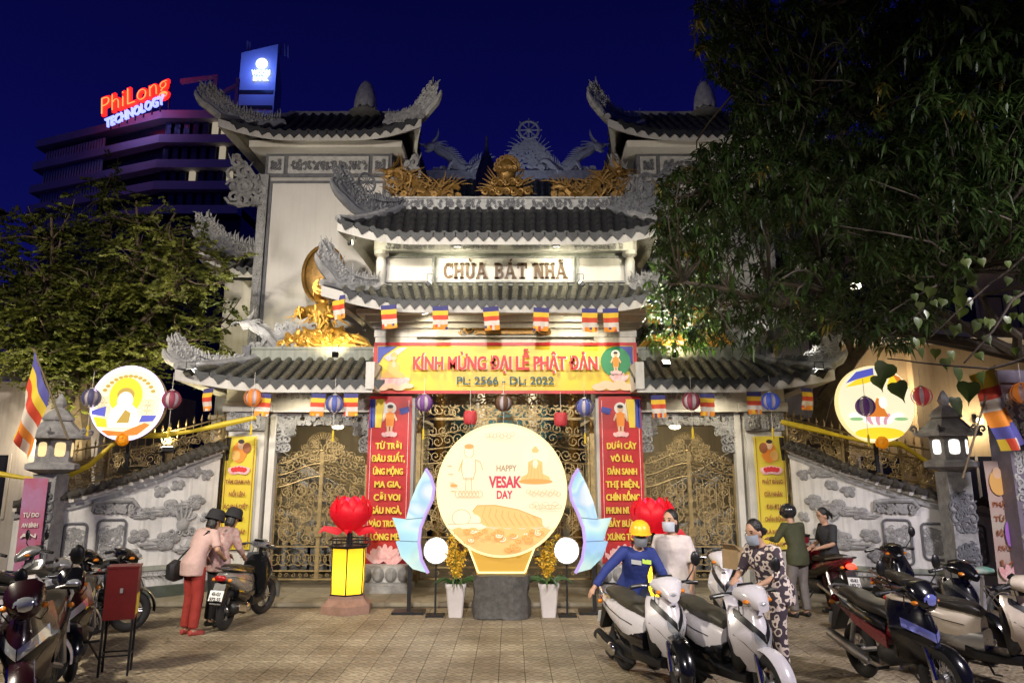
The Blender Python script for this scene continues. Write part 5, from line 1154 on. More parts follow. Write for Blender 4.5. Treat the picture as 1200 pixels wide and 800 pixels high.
for i, (u, v) in enumerate(((772,476),(829,474),(884,472),(946,467))): small_flag(u, v, 14.0, f'striped flag under the eave by the tree, {nth[i]} counted from the festival banner', .5 if i == 3 else 0, .92)
bark_pole = mat('bamboo_pole', (.20,.15,.09), .7, var=.3, vs=9)
def big_flag(A, B, C_, D_, Y, tip, foot, lb, cols):
    a, b, c, d = [at(u, v, Y) for u, v in (A, B, C_, D_)]; t = thing('flag_on_pole', lb, 'flag', (0,0,0))
    mb = MB(); nu, nv = 20, 10
    def f(k, q): # k away from the pole, q along the pole
        p = a.lerp(b, q).lerp(d.lerp(c, q), k); return p + Vector((0, .10*math.sin(q*7+k*2)*(.25+k), 0)) + Vector((.02*math.sin(k*9),0,-.03*math.sin(q*PI)*k))
    for fr, dy in ((0,0.),(1,.004)):
        base = len(mb.v)
        for i in range(nu+1):
            for j in range(nv+1): mb.v.append(tuple(f(i/nu, j/nv)+Vector((0,dy,0))))
        for i in range(nu):
            for j in range(nv):
                k = i/nu; m_i = cols[min(5, int(k*6))] if k < 5/6 else cols[int(j/nv*5) % 5]
                q = base+i*(nv+1)+j; fc = (q, q+nv+1, q+nv+2, q+1); mb.f.append(fc if fr else fc[::-1]); mb.m.append(m_i)
    mb.build('cloth', fbig, t, sharp=None)
    mb = MB(); mb.tube([at(*foot, Y+.03), at(*tip, Y+.03)], .016, 6); mb.build('pole', bark_pole, t)
fbig = [mat('bigflag_blue', (.10,.10,.38), .7, bump=.2, bs=6), mat('bigflag_yellow', (.80,.58,.05), .7, bump=.2, bs=6), mat('bigflag_red', (.66,.07,.03), .7, bump=.2, bs=6), mat('bigflag_white', (.72,.64,.55), .7, bump=.2, bs=6), mat('bigflag_orange', (.82,.27,.03), .7, bump=.2, bs=6)]
big_flag((40,412), (57,462), (27,540), (18,498), 11.6, (39,408), (80,515), 'drooping striped flag on a tilted pole above the parked scooters', [0,1,2,3,4,4])
big_flag((1135,440), (1164,432), (1203,520), (1178,528), 11.4, (1166,428), (1128,560), 'striped flag on a tilted pole beside the white-lit stone lantern', [1,2,3,4,0,1])

# ------------------------------------------------------------------ gilded guardian statues
def skin_mesh(name, verts, edges, radii, m, sub=2, root=0):
    me = bpy.data.meshes.new(name); me.from_pydata([tuple(v) for v in verts], edges, []); bm = bmesh.new(); bm.from_mesh(me); ly = bm.verts.layers.skin.verify(); bm.verts.ensure_lookup_table()
    for i, v in enumerate(bm.verts):
        r_ = radii[i]; v[ly].radius = (r_, r_) if not isinstance(r_, tuple) else r_; v[ly].use_root = (i == root)
    bm.to_mesh(me); bm.free(); ob = bpy.data.objects.new(name, me); md = ob.modifiers.new('s', 'SKIN'); md.branch_smoothing = .6; md.use_smooth_shade = True
    if sub: sb_ = ob.modifiers.new('d', 'SUBSURF'); sb_.levels = sub; sb_.render_levels = sub
    out = evaluate(ob); out.name = name; out.materials.clear(); out.materials.append(m); out.polygons.foreach_set('use_smooth', [True]*len(out.polygons)); return out
def guardian(x, sx, lb):
    t = thing('gilded_guardian', lb, 'statue', (x, 15.75, 4.76*KZ)); t.scale = (1.3,1.3,1.3)
    V_ = [(0,0,.30),(0,0,.52),(-.01,-.02,.70),(0,-.04,.80),(.0,-.07,.92),(.19,-.02,.68),(.30,-.18,.52),(.10,-.30,.58),(-.19,-.02,.68),(-.32,-.14,.54),(-.22,-.30,.66),(.2,-.12,.24),(.42,-.34,.24),(.36,-.40,.02),(-.2,-.12,.22),(-.46,-.28,.2),(-.3,-.40,.06)]
    E = [(0,1),(1,2),(2,3),(3,4),(2,5),(5,6),(6,7),(2,8),(8,9),(9,10),(0,11),(11,12),(12,13),(0,14),(14,15),(15,16)]
    put('body', skin_mesh('body', [(sx*a_, b_, c_) for a_, b_, c_ in V_], E, [.2,.17,.17,.085,.13,.10,.075,.05,.10,.075,.05,.14,.11,.07,.14,.11,.07], gold), t)
    mb = MB(); mb.ball((-sx*.05,.22,1.32), (.33,.08,.47), 22, 12); mb.tube([(-sx*.05+.34*math.cos(2*PI*k/28),.18,1.32+.48*math.sin(2*PI*k/28)) for k in range(28)], .03, 6, closed=True); mb.build('halo', gold_dull, t)
    r = random.Random(5); mb = MB()
    for k in range(64):   # long folds of the robe falling from waist and knees and trailing to one side
        x0 = r.uniform(-.42,.42); z0 = r.uniform(.16,.40)*(1-.3*abs(x0)); ex = r.uniform(-.15,.55); ph = r.uniform(0,6); pts = []
        for i in range(9): q = i/8; pts.append((sx*(x0+ex*q**1.4+.04*math.sin(q*8+ph)), -.26-.16*math.sin(PI*q*.7)-.03*math.sin(q*9+ph), max(.0, z0*(1-q**1.2)+.02*math.sin(q*7+ph))))
        mb.tube(pts, [.012+.022*math.sin(PI*(i+.5)/9) for i in range(9)], 5)
    for k in range(26):   # sash ends and sleeve folds
        x0 = r.uniform(-.32,.32); tongue(mb, flat_fn((0,-.24,0),(1,0,0)), sx*x0, r.uniform(.4,.72), r.uniform(.18,.34), r.uniform(-2.6,-.5), .026, r.uniform(-1.5,1.5), 7, 5, -r.uniform(0,.12))
    for k in range(16): curl(mb, flat_fn((0,-.42,0),(1,0,0)), sx*(-.5+.085*k), .05+.05*(k % 3), .065, .02, 1.6, k, 1 if k % 2 else -1, 14, 5)
    mb.build('robe_folds', gold, t)
    mb = MB()
    for k in range(12): a_ = 2*PI*k/12; curl(mb, flat_fn((0,-.12,.98),(1,0,0)), .1*math.cos(a_), .05+.09*math.sin(a_), .045, .018, 1.4, k, 1, 12, 4)
    mb.ball((0,-.08,1.1), (.085,.08,.09), 12, 7); mb.ball((0,-.2,.92), (.02,.035,.03), 6, 4)
    for s_ in (-1,1): mb.ball((s_*.045,-.185,.95), (.024,.014,.01), 6, 4); mb.ball((s_*.13,-.06,.93), (.02,.03,.05), 6, 5)
    mb.build('crown_curls', gold, t)
    mb = MB(); mb.bb(-.55,.6,-.42,.3,-.28,.0); mb.build('plinth', stone_dark, t)
guardian(XC-3.85, 1, 'gilded guardian statue on the side roof before the clear white tower')
guardian(XC+3.85, -1, 'gilded guardian statue on the side roof, half hidden by leaves')

# red collection box on a stand
bx = ground_at(134, 789); t = thing('collection_box', 'dark red metal box on four thin legs beside the scooters', 'box', (bx.x, bx.y, 0), R(18))
mb = MB(); mb.bb(-.16,.16,-.14,.14,.58,1.12); mb.bb(-.165,.165,-.145,.145,1.12,1.14); mb.build('cabinet', mat('box_red', (.13,.01,.01), .4, var=.3, vs=5), t)
for x in (-.145,.145):
    for y in (-.125,.125): mb = MB(); mb.bb(x-.012,x+.012,y-.012,y+.012,0,.58); mb.build('leg', black_metal, t)
mb = MB()
for x in (-.145,.145): mb.bb(x-.008,x+.008,-.12,.12,.2,.216)
for y in (-.125,.125): mb.bb(-.14,.14,y-.008,y+.008,.2,.216)
mb.build('stretcher', black_metal, t)
mb = MB(); mb.bb(-.01,.02,-.147,-.141,.86,.91); mb.build('latch', lamp_body, t)
mb = MB(); mb.bb(.161,.165,-.1,.1,.62,.84); mb.build('sticker', yellow_print, t)
# ------------------------------------------------------------------ stair halls and courtyard behind the gates
beige = mat('beige_render', (.46,.40,.30), .8, var=.15, vs=1.2, streak=.15, bump=.08)
def stair_hall(sx, lb):
    t = thing('stair_hall', lb, 'building', (XC+sx*4.2, 0, 0), group='stair halls behind the side gates'); t.scale = (1, 1, KZ)
    mb = MB(); mb.bb(-2.2, 2.2, 19.8, 20.1, .1, 3.4); mb.build('rear_wall', beige, t)
    mb = MB(); mb.bb(-2.3, 2.3, 16.9, 20.6, 3.4, 3.49); mb.build('ceiling', beige, t)
    mb = MB(); mb.bb(sx*1.9, sx*2.1, 16.6, 19.8, .1, 3.4); mb.build('side_wall', beige, t)
    # moulded soffit of the stair and its balustrade
    for k, (o_, th, m) in enumerate(((0,.16,plaster),(.2,.07,stone_dark),(.36,.09,plaster),(.52,.06,stone_dark))):
        mb = MB(); mb.tube([(sx*2.0,17.4+.1*k,3.3-o_),(-sx*.6,17.4+.1*k,1.8-o_)], th*.7, 4); mb.build('moulding', m, t)
    mb = MB(); mb.tube([(sx*1.9,17.0,1.75),(-sx*1.5,17.0,.75)], .06, 6); rl = mb.build('stair_rail', plaster, t)
    for i in range(13):
        k = i/12; x = lerp(sx*1.8,-sx*1.4,k); z = lerp(1.7,.8,k); mb = MB(); mb.lathe([(.04,z-.5),(.055,z-.35),(.03,z-.2),(.045,z-.05)], 8, (x,17.0,0)); mb.build('baluster', plaster, rl)
    for i in range(9):
        mb = MB(); x = lerp(sx*1.9,-sx*1.5,i/8); mb.bb(x-.24,x+.24,17.1,18.4,.1,lerp(1.25,.25,i/8)); mb.build('stair_step', stone, t)
    return t
stair_hall(-1, 'beige stair hall seen through the gate beside the parked scooter')
stair_hall(1, 'beige stair hall seen through the gate behind the woman in white')
lampglow = glow('ceiling_lamp_glow', (1.,.85,.55), 6.)
def ceiling_lamp(x, y, z, lb, e, col=(1,.84,.56)):
    t = thing('ceiling_lamp', lb, 'lamp', (x, y, z)); mb = MB(); mb.lathe([(.05,.0),(.16,-.02),(.17,-.06)], 14); mb.build('base', plaster, t)
    mb = MB(); mb.ball((0,0,-.09), (.14,.14,.06), 12, 6); mb.build('globe', lampglow, t)
    l = bpy.data.lights.new('bulb', 'POINT'); l.energy = e; l.color = col; l.shadow_soft_size = .12; o = put('bulb', l, t, (0,0,-.25))
ceiling_lamp(XC-3.9, 18.0, 3.25, 'globe lamp on the ceiling of the stair hall by the parked scooter', 30)
ceiling_lamp(XC+3.9, 18.0, 3.25, 'globe lamp on the ceiling of the stair hall behind the woman in white', 30)
# hall front seen through the central gate
t = thing('hall_porch', 'dim hall porch with pale columns seen through the central gate', 'porch', (XC, 0, 0))
mb = MB(); mb.bb(-1.9,1.9,21.4,21.6,.1,4.6); mb.build('front_wall', mat('porch_wall', (.34,.30,.22), .8, var=.3, vs=2), t)
mb = MB(); mb.bb(-1.9,1.9,17.0,21.4,4.6,4.75); mb.build('ceiling', plaster, t)
for x in (-1.75,-.7,.7,1.75):
    mb = MB(); mb.lathe([(.2,.1),(.2,.4),(.15,.45),(.14,4.2),(.2,4.4),(.2,4.6)], 14, (x,20.2,0)); mb.build('column', gold_dull if abs(x) > 1 else plaster, t)
for x, w in ((-1.15,.7),(.0,1.1),(1.15,.7)):
    mb = MB(); mb.bb(x-w/2,x+w/2,21.33,21.399,3.0,3.9); mb.build('window', mat('porch_blue_glass', (.10,.25,.34), .2) if 'porch_blue_glass' not in bpy.data.materials else bpy.data.materials['porch_blue_glass'], t)
    mb = MB(); mb.bb(x-w/2,x+w/2,21.33,21.399,.1,2.6); mb.build('door', mat('porch_door', (.14,.06,.025), .4) if 'porch_door' not in bpy.data.materials else bpy.data.materials['porch_door'], t)
ceiling_lamp(XC, 19.0, 4.6, 'globe lamp on the porch ceiling behind the central gate', 140)

# ------------------------------------------------------------------ neighbouring houses
house_w = mat('house_white', (.55,.50,.46), .8, var=.2, vs=1., streak=.2); win_d = mat('window_dark', (.02,.02,.025), .15); house_b = mat('house_beige', (.48,.36,.22), .8, var=.15, vs=.8, streak=.15); roof_zinc = mat('zinc_roof', (.22,.21,.2), .5, metal=.3, var=.3, vs=2)
t = thing('neighbour_house', 'white low house with a grey sheet roof behind the flag-side tree', 'house', (-12.2, 17, 0))
mb = MB(); mb.bb(-5,3.2,0,5,0,4.1); wl_ = mb.build('wall', house_w, t)
mb = MB(); mb.prism([(-5.4,4.05),(3.6,4.05),(3.6,4.15),(-5.4,4.15)], -.6, 5.4, lambda x, y, z: (x, y, z+.22*(y+.6)))
for i in range(36): mb.prism([(-5.35+.25*i,4.16),(-5.25+.25*i,4.16),(-5.3+.25*i,4.21)], -.6, 5.4, lambda x, y, z: (x, y, z+.22*(y+.6)))
mb.build('roof', roof_zinc, t)
for x, z, w, h in ((-1.2,1.2,1.5,1.3),(.9,1.2,.9,1.3),(2.4,1.2,.7,1.5)):
    mb = MB(); mb.bb(x-w/2,x+w/2,-.03,.02,z,z+h); wn = mb.build('window', win_d, t)
    mb = MB(); 
    for q in range(3): mb.bb(x-w/2+w*q/2-.03,x-w/2+w*q/2+.03,-.06,-.031,z-.03,z+h+.03)
    mb.build('window_frame', house_w, wn)
t = thing('neighbour_house', 'tall beige house with balconies rising behind the leaf-covered round sign', 'house', (11.7, 18.8, 0))
mb = MB(); mb.bb(-3.6,5,0,7,0,10.5); mb.build('wall', house_b, t)
for z in (5.2, 8.4):
    mb = MB(); mb.bb(-3.8,5,-1.1,.02,z,z+.18); sl_ = mb.build('balcony', house_w, t)
    for i in range(24): mb = MB(); mb.tube([(-3.7+.36*i,-1.03,z+.18),(-3.7+.36*i,-1.03,z+1.0)], .015, 4); mb.build('baluster', black_metal, sl_)
    mb = MB(); mb.tube([(-3.75,-1.03,z+1.0),(5,-1.03,z+1.0)], .025, 5); mb.build('handrail', black_metal, sl_)
for x in (-2.9,-.6,1.7):
    for z in (1.2,5.7,8.9):
        mb = MB(); mb.bb(x-.5,x+.5,-.03,.02,z,z+1.3); wn = mb.build('window', win_d, t)
        mb = MB(); [mb.bb(x+q-.03,x+q+.03,-.06,-.031,z-.02,z+1.32) for q in (-.5,0,.5)]; mb.build('window_frame', house_w, wn)
mb = MB(); mb.bb(-2.0,-1.6,-.25,.0,0,10.4); mb.build('pilaster', house_b, t)

# ------------------------------------------------------------------ office block with the neon sign and the bank tower
conc = mat('office_white', (.62,.60,.62), .7, var=.15, vs=.3); dkg = mat('office_dark_glass', (.03,.03,.045), .2, var=.4, vs=.2)
ob = thing('office_block', 'dark office block with white slab bands under the red neon sign', 'building', (0, 0, 0))
A = at(195, 140, 80); Lp = Vector((at(64, 160, 88).x, 88, 0)); Rp = Vector((at(292, 140, 80).x, 80, 0)); c0 = Vector((A.x, 80, 0))
def two_face(z0, z1, o, nm, m, parent=ob, back=12):
    l, c, r_ = Lp.copy(), c0.copy(), Rp.copy(); pts = [(l.x-o, l.y-o), (c.x, c.y-o), (r_.x, r_.y-o), (r_.x, r_.y+back), (l.x-o, l.y+back)]
    mb = MB(); mb.loft([[(x, y, z0) for x, y in pts], [(x, y, z1) for x, y in pts]]); return mb.build(nm, m, parent, sharp=20)
ztop_ = at(195, 146, 80).z
body = two_face(0, ztop_, 0, 'wall', dkg)
for v in (140, 168, 197, 222, 250):
    z = at(195, v, 80).z; two_face(z-.45, z+.5, 1.3, 'slab_band', conc)
levels = [(140,168),(168,197),(197,222),(222,250)]
for li, (va, vb) in enumerate(levels):
    za, zb_ = at(195, va, 80).z-.45, at(195, vb, 80).z+.5
    for i in range(9):
        k = (i+.5)/9; p = c0.lerp(Rp, k); mb = MB(); mb.bb(p.x-.3, p.x+.3, 79.6, 79.95, zb_+.1, za-.1); w_ = mb.build('window', mat('office_window', (.10,.10,.16), .15, var=.6, vs=.3) if 'office_window' not in bpy.data.materials else bpy.data.materials['office_window'], ob)
    for i in range(22):
        k = .48+.52*i/21; p = c0.lerp(Lp, k); mb = MB(); mb.bb(p.x-.1, p.x+.1, p.y-1.0, p.y-.8, zb_, zb_+(za-zb_)*(.95 if li else .75)); mb.build('fin', conc, ob)
lit = glow('office_lit_window', (1.,.85,.6), .35); rw = random.Random(3)
for o_ in [c_ for c_ in ob.children if c_.name.startswith('window')]:
    if rw.random() < .2: o_.data.materials[0] = lit
mb = MB(); q0, q1 = at(212, 96, 80), at(254, 90, 80); mb.tube([q0, q1, Vector((q1.x, 80, ztop_+.5))], .35, 4); mb.tube([q1+Vector((0,0,-2.6)), at(278,100,80)], .3, 4); mb.tube([at(279,92,80), Vector((at(279,100,80).x,80,ztop_))], .25, 4); mb.build('roof_frame', conc, ob)
neon_red = mat('neon_red', (1.,.1,.03), .5, emit=(1.,.016,.012), es=1.5); neon_core = glow('neon_core', (1.,.45,.12), 1.1); neon_blue = mat('neon_blue', (.3,.35,1.), .5, emit=(.22,.26,1.), es=2.5)
sg = thing('neon_sign', 'red and blue neon letters on the dark office block roof', 'sign', at(162, 118, 78), R(-20))
dsc = Vector((0,0,0))
m_ = text_mesh('PhiLong', 3.1, neon_red, .15, .12, 9.4); o1 = put('lettering', m_, sg, (-.1, -.3, -.55), (0, R(-8), 0))
m_ = text_mesh('PhiLong', 3.1, neon_core, .05, -.10, 9.2); put('letter_core', m_, sg, (-.1, -.56, -.55), (0, R(-8), 0))
m_ = text_mesh('TECHNOLOGY', 1.55, neon_blue, .12, .03, 8.2); put('lettering', m_, sg, (.35, -.6, -2.15), (0, R(-11), 0))
mb = MB(); 
for i in range(8): x = -4+1.15*i; mb.tube([(x,.4,-2.6+.16*i),(x,.2,.4+.16*i)], .09, 4)
mb.tube([(-4.3,.3,-1.2),(4.3,.3,.0)], .09, 4); mb.build('support_frame', black_metal, sg)
bk = thing('bank_tower', 'slab tower lit blue by the white bank sign near its top', 'building', (0,0,0))
q0, q1 = at(283, 62, 95), at(326, 52, 95); z1 = q1.z; xa, xb = q0.x, q1.x
tw = mat('tower_render', (.45,.47,.55), .7, var=.12, vs=.2)
mb = MB(); mb.loft([[(xa,95,0),(xb,95,0),(xb-3.0,107,0),(xa-3.0,107,0)], [(xa,95,q0.z),(xb,95,z1),(xb-3.0,107,z1-.5),(xa-3.0,107,q0.z-.5)]]); mb.build('wall', tw, bk, sharp=20)
for (u, v) in ((290,48),(293,50),(329,50),(334,52),(338,54)):
    a_, b_ = at(u, v, 96), at(u, v+14, 96); mb = MB(); mb.tube([b_, a_], .12, 5); mb.build('mast', lamp_body, bk)
for v in (110, 128, 146, 164, 182, 200):
    z = at(300, v, 95).z; mb = MB(); mb.bb(xa+.2, xb-.2, 94.9, 94.99, z, z+.5); mb.build('window_band', dkg, bk)
for v in range(6):
    for i in range(2): pass
bs = thing('bank_sign', 'white glowing globe and bank lettering on the blue-lit tower', 'sign', at(306, 82, 94.7))
bw = glow('bank_sign_white', (.75,.88,1.), 2.2)
mb = MB(); mb.lathe([(.01,0),(.8,0),(.8,.12)], 20, (0,0,.95), 'y'); mb.build('emblem', bw, bs)
put('lettering', text_mesh('WOORI', .95, bw, .05, .05, 2.5), bs, (0,0,-.72)); put('lettering', text_mesh('BANK', .85, bw, .05, .05, 2.1), bs, (0,0,-1.55))
l = bpy.data.lights.new('sign_light', 'POINT'); l.energy = 900; l.color = (.10,.20,1.); l.shadow_soft_size = 1.; put('sign_light', l, bs, (0,-2.4,-.3))
l = bpy.data.lights.new('sign_light', 'POINT'); l.energy = 110; l.color = (.5,.4,1.); l.shadow_soft_size = 1.; put('sign_light', l, sg, (.5,-2.2,-2.6))
l = bpy.data.lights.new('sign_light', 'POINT'); l.energy = 170; l.color = (1.,.08,.14); l.shadow_soft_size = 1.; put('sign_light', l, sg, (-.5,-1.8,.8))

# ------------------------------------------------------------------ trees
def leaf_mat(name, c1, c2, rough=.45, tr=.35):
    m = bpy.data.materials.new(name); m.use_nodes = True; n = m.node_tree.nodes; L = m.node_tree.links; b = n['Principled BSDF']; out = n['Material Output']
    g_ = n.new('ShaderNodeNewGeometry'); nz = n.new('ShaderNodeTexNoise'); nz.inputs['Scale'].default_value = 1.7; nz.inputs['Detail'].default_value = 5; L.new(g_.outputs['Position'], nz.inputs[0])
    rp = n.new('ShaderNodeValToRGB'); rp.color_ramp.elements[0].position = .35; rp.color_ramp.elements[1].position = .7; rp.color_ramp.elements[0].color = (*c1,1); rp.color_ramp.elements[1].color = (*c2,1); L.new(nz.outputs['Fac'], rp.inputs[0])
    L.new(rp.outputs[0], b.inputs['Base Color']); b.inputs['Roughness'].default_value = rough
    t_ = n.new('ShaderNodeBsdfTranslucent'); L.new(rp.outputs[0], t_.inputs[0]); mx = n.new('ShaderNodeMixShader'); mx.inputs[0].default_value = tr; L.new(b.outputs[0], mx.inputs[1]); L.new(t_.outputs[0], mx.inputs[2]); L.new(mx.outputs[0], out.inputs[0])
    return m
bark = mat('bark', (.13,.095,.06), .85, var=.5, vs=5, bump=.6, bs=18)
def limb(mb, a, b, r0, r1, r, bow=.15, n=7):
    a, b = Vector(a), Vector(b); d = b-a; o = Vector((r.gauss(0,1), r.gauss(0,1), r.gauss(0,.6)))*d.length*bow*.5; pts = []
    for i in range(n+1): k = i/n; pts.append(a + d*k + o*math.sin(PI*k) + Vector((r.gauss(0,.015),r.gauss(0,.015),0))*d.length*(0 < i < n))
    mb.tube(pts, [lerp(r0, r1, i/n) for i in range(n+1)], 7); return pts
def leaf(mb, p, d, up, L, w, droop=.3):
    s = d.cross(up); s = s.normalized() if s.length > 1e-4 else Vector((1,0,0)); n_ = s.cross(d)
    m1 = p + d*L*.42 + n_*L*.04; tip = p + d*L - Vector((0,0,1))*L*droop
    mb.add([p, m1 + s*w, tip, m1 - s*w, m1 - n_*w*.35], [(0,1,4),(1,2,4),(2,3,4),(3,0,4)])
# feathery tree
r = random.Random(21)
tr = thing('feathery_tree', 'fine-leaved tree with a spreading yellow-green crown behind the drooping flag', 'tree', (0,0,0))
tk = MB(); base = Vector((at(93,520,15.3).x, 15.3, 0)); fork = at(90, 432, 15.3); limb(tk, base, fork, .27, .2, r, .06)
lv = MB(); ends = []
tg = [(20,330),(60,250),(110,210),(160,235),(215,280),(258,330),(262,372),(180,340),(120,330),(40,400),(-40,300),(-60,380),(150,400),(220,400),(205,250),(20,240),(-20,220)]
for (u, v) in tg:
    e = at(u, v, 15.3+r.uniform(-1.8,1.6)); pts = limb(tk, fork+Vector((r.uniform(-.1,.1),r.uniform(-.1,.1),r.uniform(-.3,.2))), e, .10, .02, r, .22, 8)
    for q in range(34):
        k = r.uniform(.2,1); p = pts[min(8,int(k*8))]; d = Vector((r.gauss(0,1),r.gauss(0,1),r.gauss(.15,.7))).normalized(); L = r.uniform(.5,1.2); p2 = limb(tk, p, p+d*L, .02, .006, r, .25, 4)
        for s in range(8):
            kk = r.uniform(.2,1.05); c = p + d*L*kk + Vector((r.gauss(0,.1),r.gauss(0,.1),r.gauss(0,.08))); ends.append(c)
for c in ends:
    # a compound leaf: rows of small leaflets along a drooping rachis
    a = Vector((r.gauss(0,1), r.gauss(0,1), r.gauss(-.1,.35))).normalized(); L = r.uniform(.22,.42); up = Vector((0,0,1)); sd_ = a.cross(up).normalized()
    for i in range(9):
        k = (i+1)/9; p = c + a*L*k - up*.12*L*k*k
        for s in (-1, 1):
            d = (sd_*s*.8 + a*.55 + Vector((r.gauss(0,.2),r.gauss(0,.2),r.gauss(-.1,.2)))).normalized(); ll = r.uniform(.065,.11)
            q = d.cross(Vector((r.gauss(0,.7),r.gauss(0,.7),1))).normalized()*ll*.34; lv.add([p, p+d*ll*.5+q, p+d*ll, p+d*ll*.5-q], [(0,1,2,3)])
tk.build('trunk', bark, tr); tag(lv.build('crown', leaf_mat('feathery_leaf', (.075,.095,.02), (.21,.23,.045), .5, .4), tr, sharp=None), kind='stuff')
# broad dark tree overhanging from the side
r = random.Random(33)
tr = thing('dark_broadleaf_tree', 'large dark tree with long drooping leaves overhanging the gate', 'tree', (0,0,0))
tk = MB(); base = Vector((9.6, 10.6, 0)); f0 = Vector((9.0,10.4,3.4)); f1 = Vector((8.2,10.3,5.6)); limb(tk, base, f0, .42, .34, r, .04); limb(tk, f0, f1, .34, .26, r, .06)
lv = MB(); clusters = []
def outline(u, v):
    """lower-left boundary of the crown in the photograph"""
    left = 815 if v < 60 else (828 if v < 95 else (858 if v < 165 else lerp(835,768,min(1,(v-165)/50)) if v < 300 else lerp(772,775,1)))
    pts = ((760,330),(790,395),(840,400),(880,415),(930,400),(960,388),(1000,395),(1060,415),(1110,360),(1160,300),(1210,330),(1400,340))
    low = 400
    for (a_, va), (b_, vb) in zip(pts, pts[1:]):
        if a_ <= u <= b_: low = lerp(va, vb, (u-a_)/(b_-a_))
    return u > left and v < low
def depth(u, v): return lerp(12.2, 9.3, min(1,max(0,(u-760)/440)))
main = []
for (u, v) in ((800,330),(840,220),(860,110),(900,330),(960,300),(1000,380),(880,30),(950,120),(1020,220),(1080,340),(1000,20),(1100,120),(1150,250),(1180,40),(1080,-40),(930,-30),(1060,80),(1130,320)):
    e = at(u, v, depth(u, v)+r.uniform(-.8,.8)); pts = limb(tk, (f0 if v > 250 else f1)+Vector((0,0,r.uniform(-.3,.3))), e, .13, .025, r, .16, 9); main.append(pts)
for (u, v) in ((1140,75),):
    pass
n = 0
while n < 8600:
    u = r.uniform(755, 1330); v = r.uniform(-150, 420)
    if not outline(u, v): continue
    if v > 300 and r.random() < .45: continue
    if v > 265 and 850 < u < 1010 and r.random() < .45: continue
    if v < 0 and r.random() < .5: continue
    clusters.append(at(u, v, depth(u, v)+r.gauss(0,.85))); n += 1
for c in clusters[::6]:
    pts = min((p for ps in main for p in ps[4:]), key=lambda p: (p-c).length_squared)
    if (pts-c).length < 2.4: limb(tk, pts, c, .022, .006, r, .2, 4)
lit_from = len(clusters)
for i in range(190): clusters.append(at(r.uniform(757,842), r.uniform(305,408), r.uniform(12.5,13.5)))   # the lowest spray, its lamplight put into a brighter leaf colour
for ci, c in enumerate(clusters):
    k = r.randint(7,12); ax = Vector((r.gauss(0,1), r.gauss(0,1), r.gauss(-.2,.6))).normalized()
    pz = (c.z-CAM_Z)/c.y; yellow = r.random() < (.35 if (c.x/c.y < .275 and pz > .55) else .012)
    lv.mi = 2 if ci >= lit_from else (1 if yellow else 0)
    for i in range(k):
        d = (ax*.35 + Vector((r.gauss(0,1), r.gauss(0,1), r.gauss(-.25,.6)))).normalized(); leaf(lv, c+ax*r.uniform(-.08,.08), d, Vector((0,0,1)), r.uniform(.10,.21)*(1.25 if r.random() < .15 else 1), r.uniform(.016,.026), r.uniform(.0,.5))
tk.build('trunk', mat('bark_dark', (.05,.036,.022), .9, var=.5, vs=5, bump=.6, bs=18), tr); tag(lv.build('crown', [leaf_mat('broadleaf', (.013,.027,.006), (.046,.085,.017), .42, .42), leaf_mat('broadleaf_young', (.16,.13,.02), (.22,.17,.03), .4, .3), leaf_mat('broadleaf_lit', (.06,.13,.02), (.13,.24,.045), .4, .4)], tr, sharp=None), kind='stuff')  # the last leaf colour carries the lamplight on the lowest spray
# small bright shrub leaves by the festival banner, lit from below
t = thing('roof_shrub', 'bright green leafy shrub behind the ridge next to the festival banner', 'shrub', (0,0,0)); lv = MB(); stm = MB(); r = random.Random(6)
for i in range(60):
    c = at(r.uniform(752,800), r.uniform(335,408), 15.9+r.uniform(-.3,.4)); 
    for k in range(9): leaf(lv, c, Vector((r.gauss(0,1),r.gauss(-.4,.8),r.gauss(.3,.7))).normalized(), Vector((0,0,1)), r.uniform(.16,.28), .03, .3)
for i in range(8): limb(stm, at(775,412,15.9), at(r.uniform(755,798), r.uniform(345,400), 15.9), .02, .006, r)
stm.build('stem', bark, t); tag(lv.build('foliage', leaf_mat('shrub_leaf', (.05,.12,.02), (.12,.24,.05), .4, .35), t, sharp=None), kind='stuff')
# heart-shaped bodhi leaves hanging near the camera
t = thing('bodhi_branch', 'hanging twigs with large heart-shaped green leaves near the lit sign', 'branch', (0,0,0)); r = random.Random(12); bl = leaf_mat('bodhi_leaf', (.07,.11,.02), (.15,.20,.045), .4, .35)
def heart(p, s, rz, tilt):
    ou = [(0,0),(.22,.07),(.42,.02),(.5,-.18),(.42,-.42),(.2,-.68),(.05,-.9),(0,-1.15),(-.05,-.9),(-.2,-.68),(-.42,-.42),(-.5,-.18),(-.42,.02),(-.22,.07)]
    mb = MB(); vs = [(0,-.05*s,-.35*s)]+[(x*s, .12*abs(x)*s, z*s) for x, z in ou]; mb.add(vs, [(0,i,i+1) for i in range(1,len(ou))]+[(0,len(ou),1)]); mb.build('leaf', bl, t, p, (tilt, r.uniform(-.5,.5), rz), sharp=None)
for (u, v, s, Yb) in [(1040,426,.15,5.2),(1028,440,.11,5.3),(1050,448,.13,5.1),(1124,432,.11,5.2),(1135,448,.14,5.),(1120,466,.13,5.1),(1150,436,.10,5.2),(1108,420,.09,5.4)] + [(r.uniform(1070,1230), r.uniform(300,418), r.uniform(.06,.10), r.uniform(5.2,6.2)) for _ in range(46)]:
    heart(at(u, v, Yb), s, r.uniform(-.6,.6), r.uniform(-.3,.3))
mb = MB(); limb(mb, at(1260,400,5.), at(1160,432,5.), .014, .009, r, .05); limb(mb, at(1160,432,5.), at(1040,420,4.95), .008, .004, r, .08); limb(mb, at(1250,300,5.3), at(1130,425,4.6), .012, .005, r, .08); limb(mb, at(1230,280,5.4), at(1090,395,5.5), .01, .004, r, .08); mb.build('twig', bark, t)
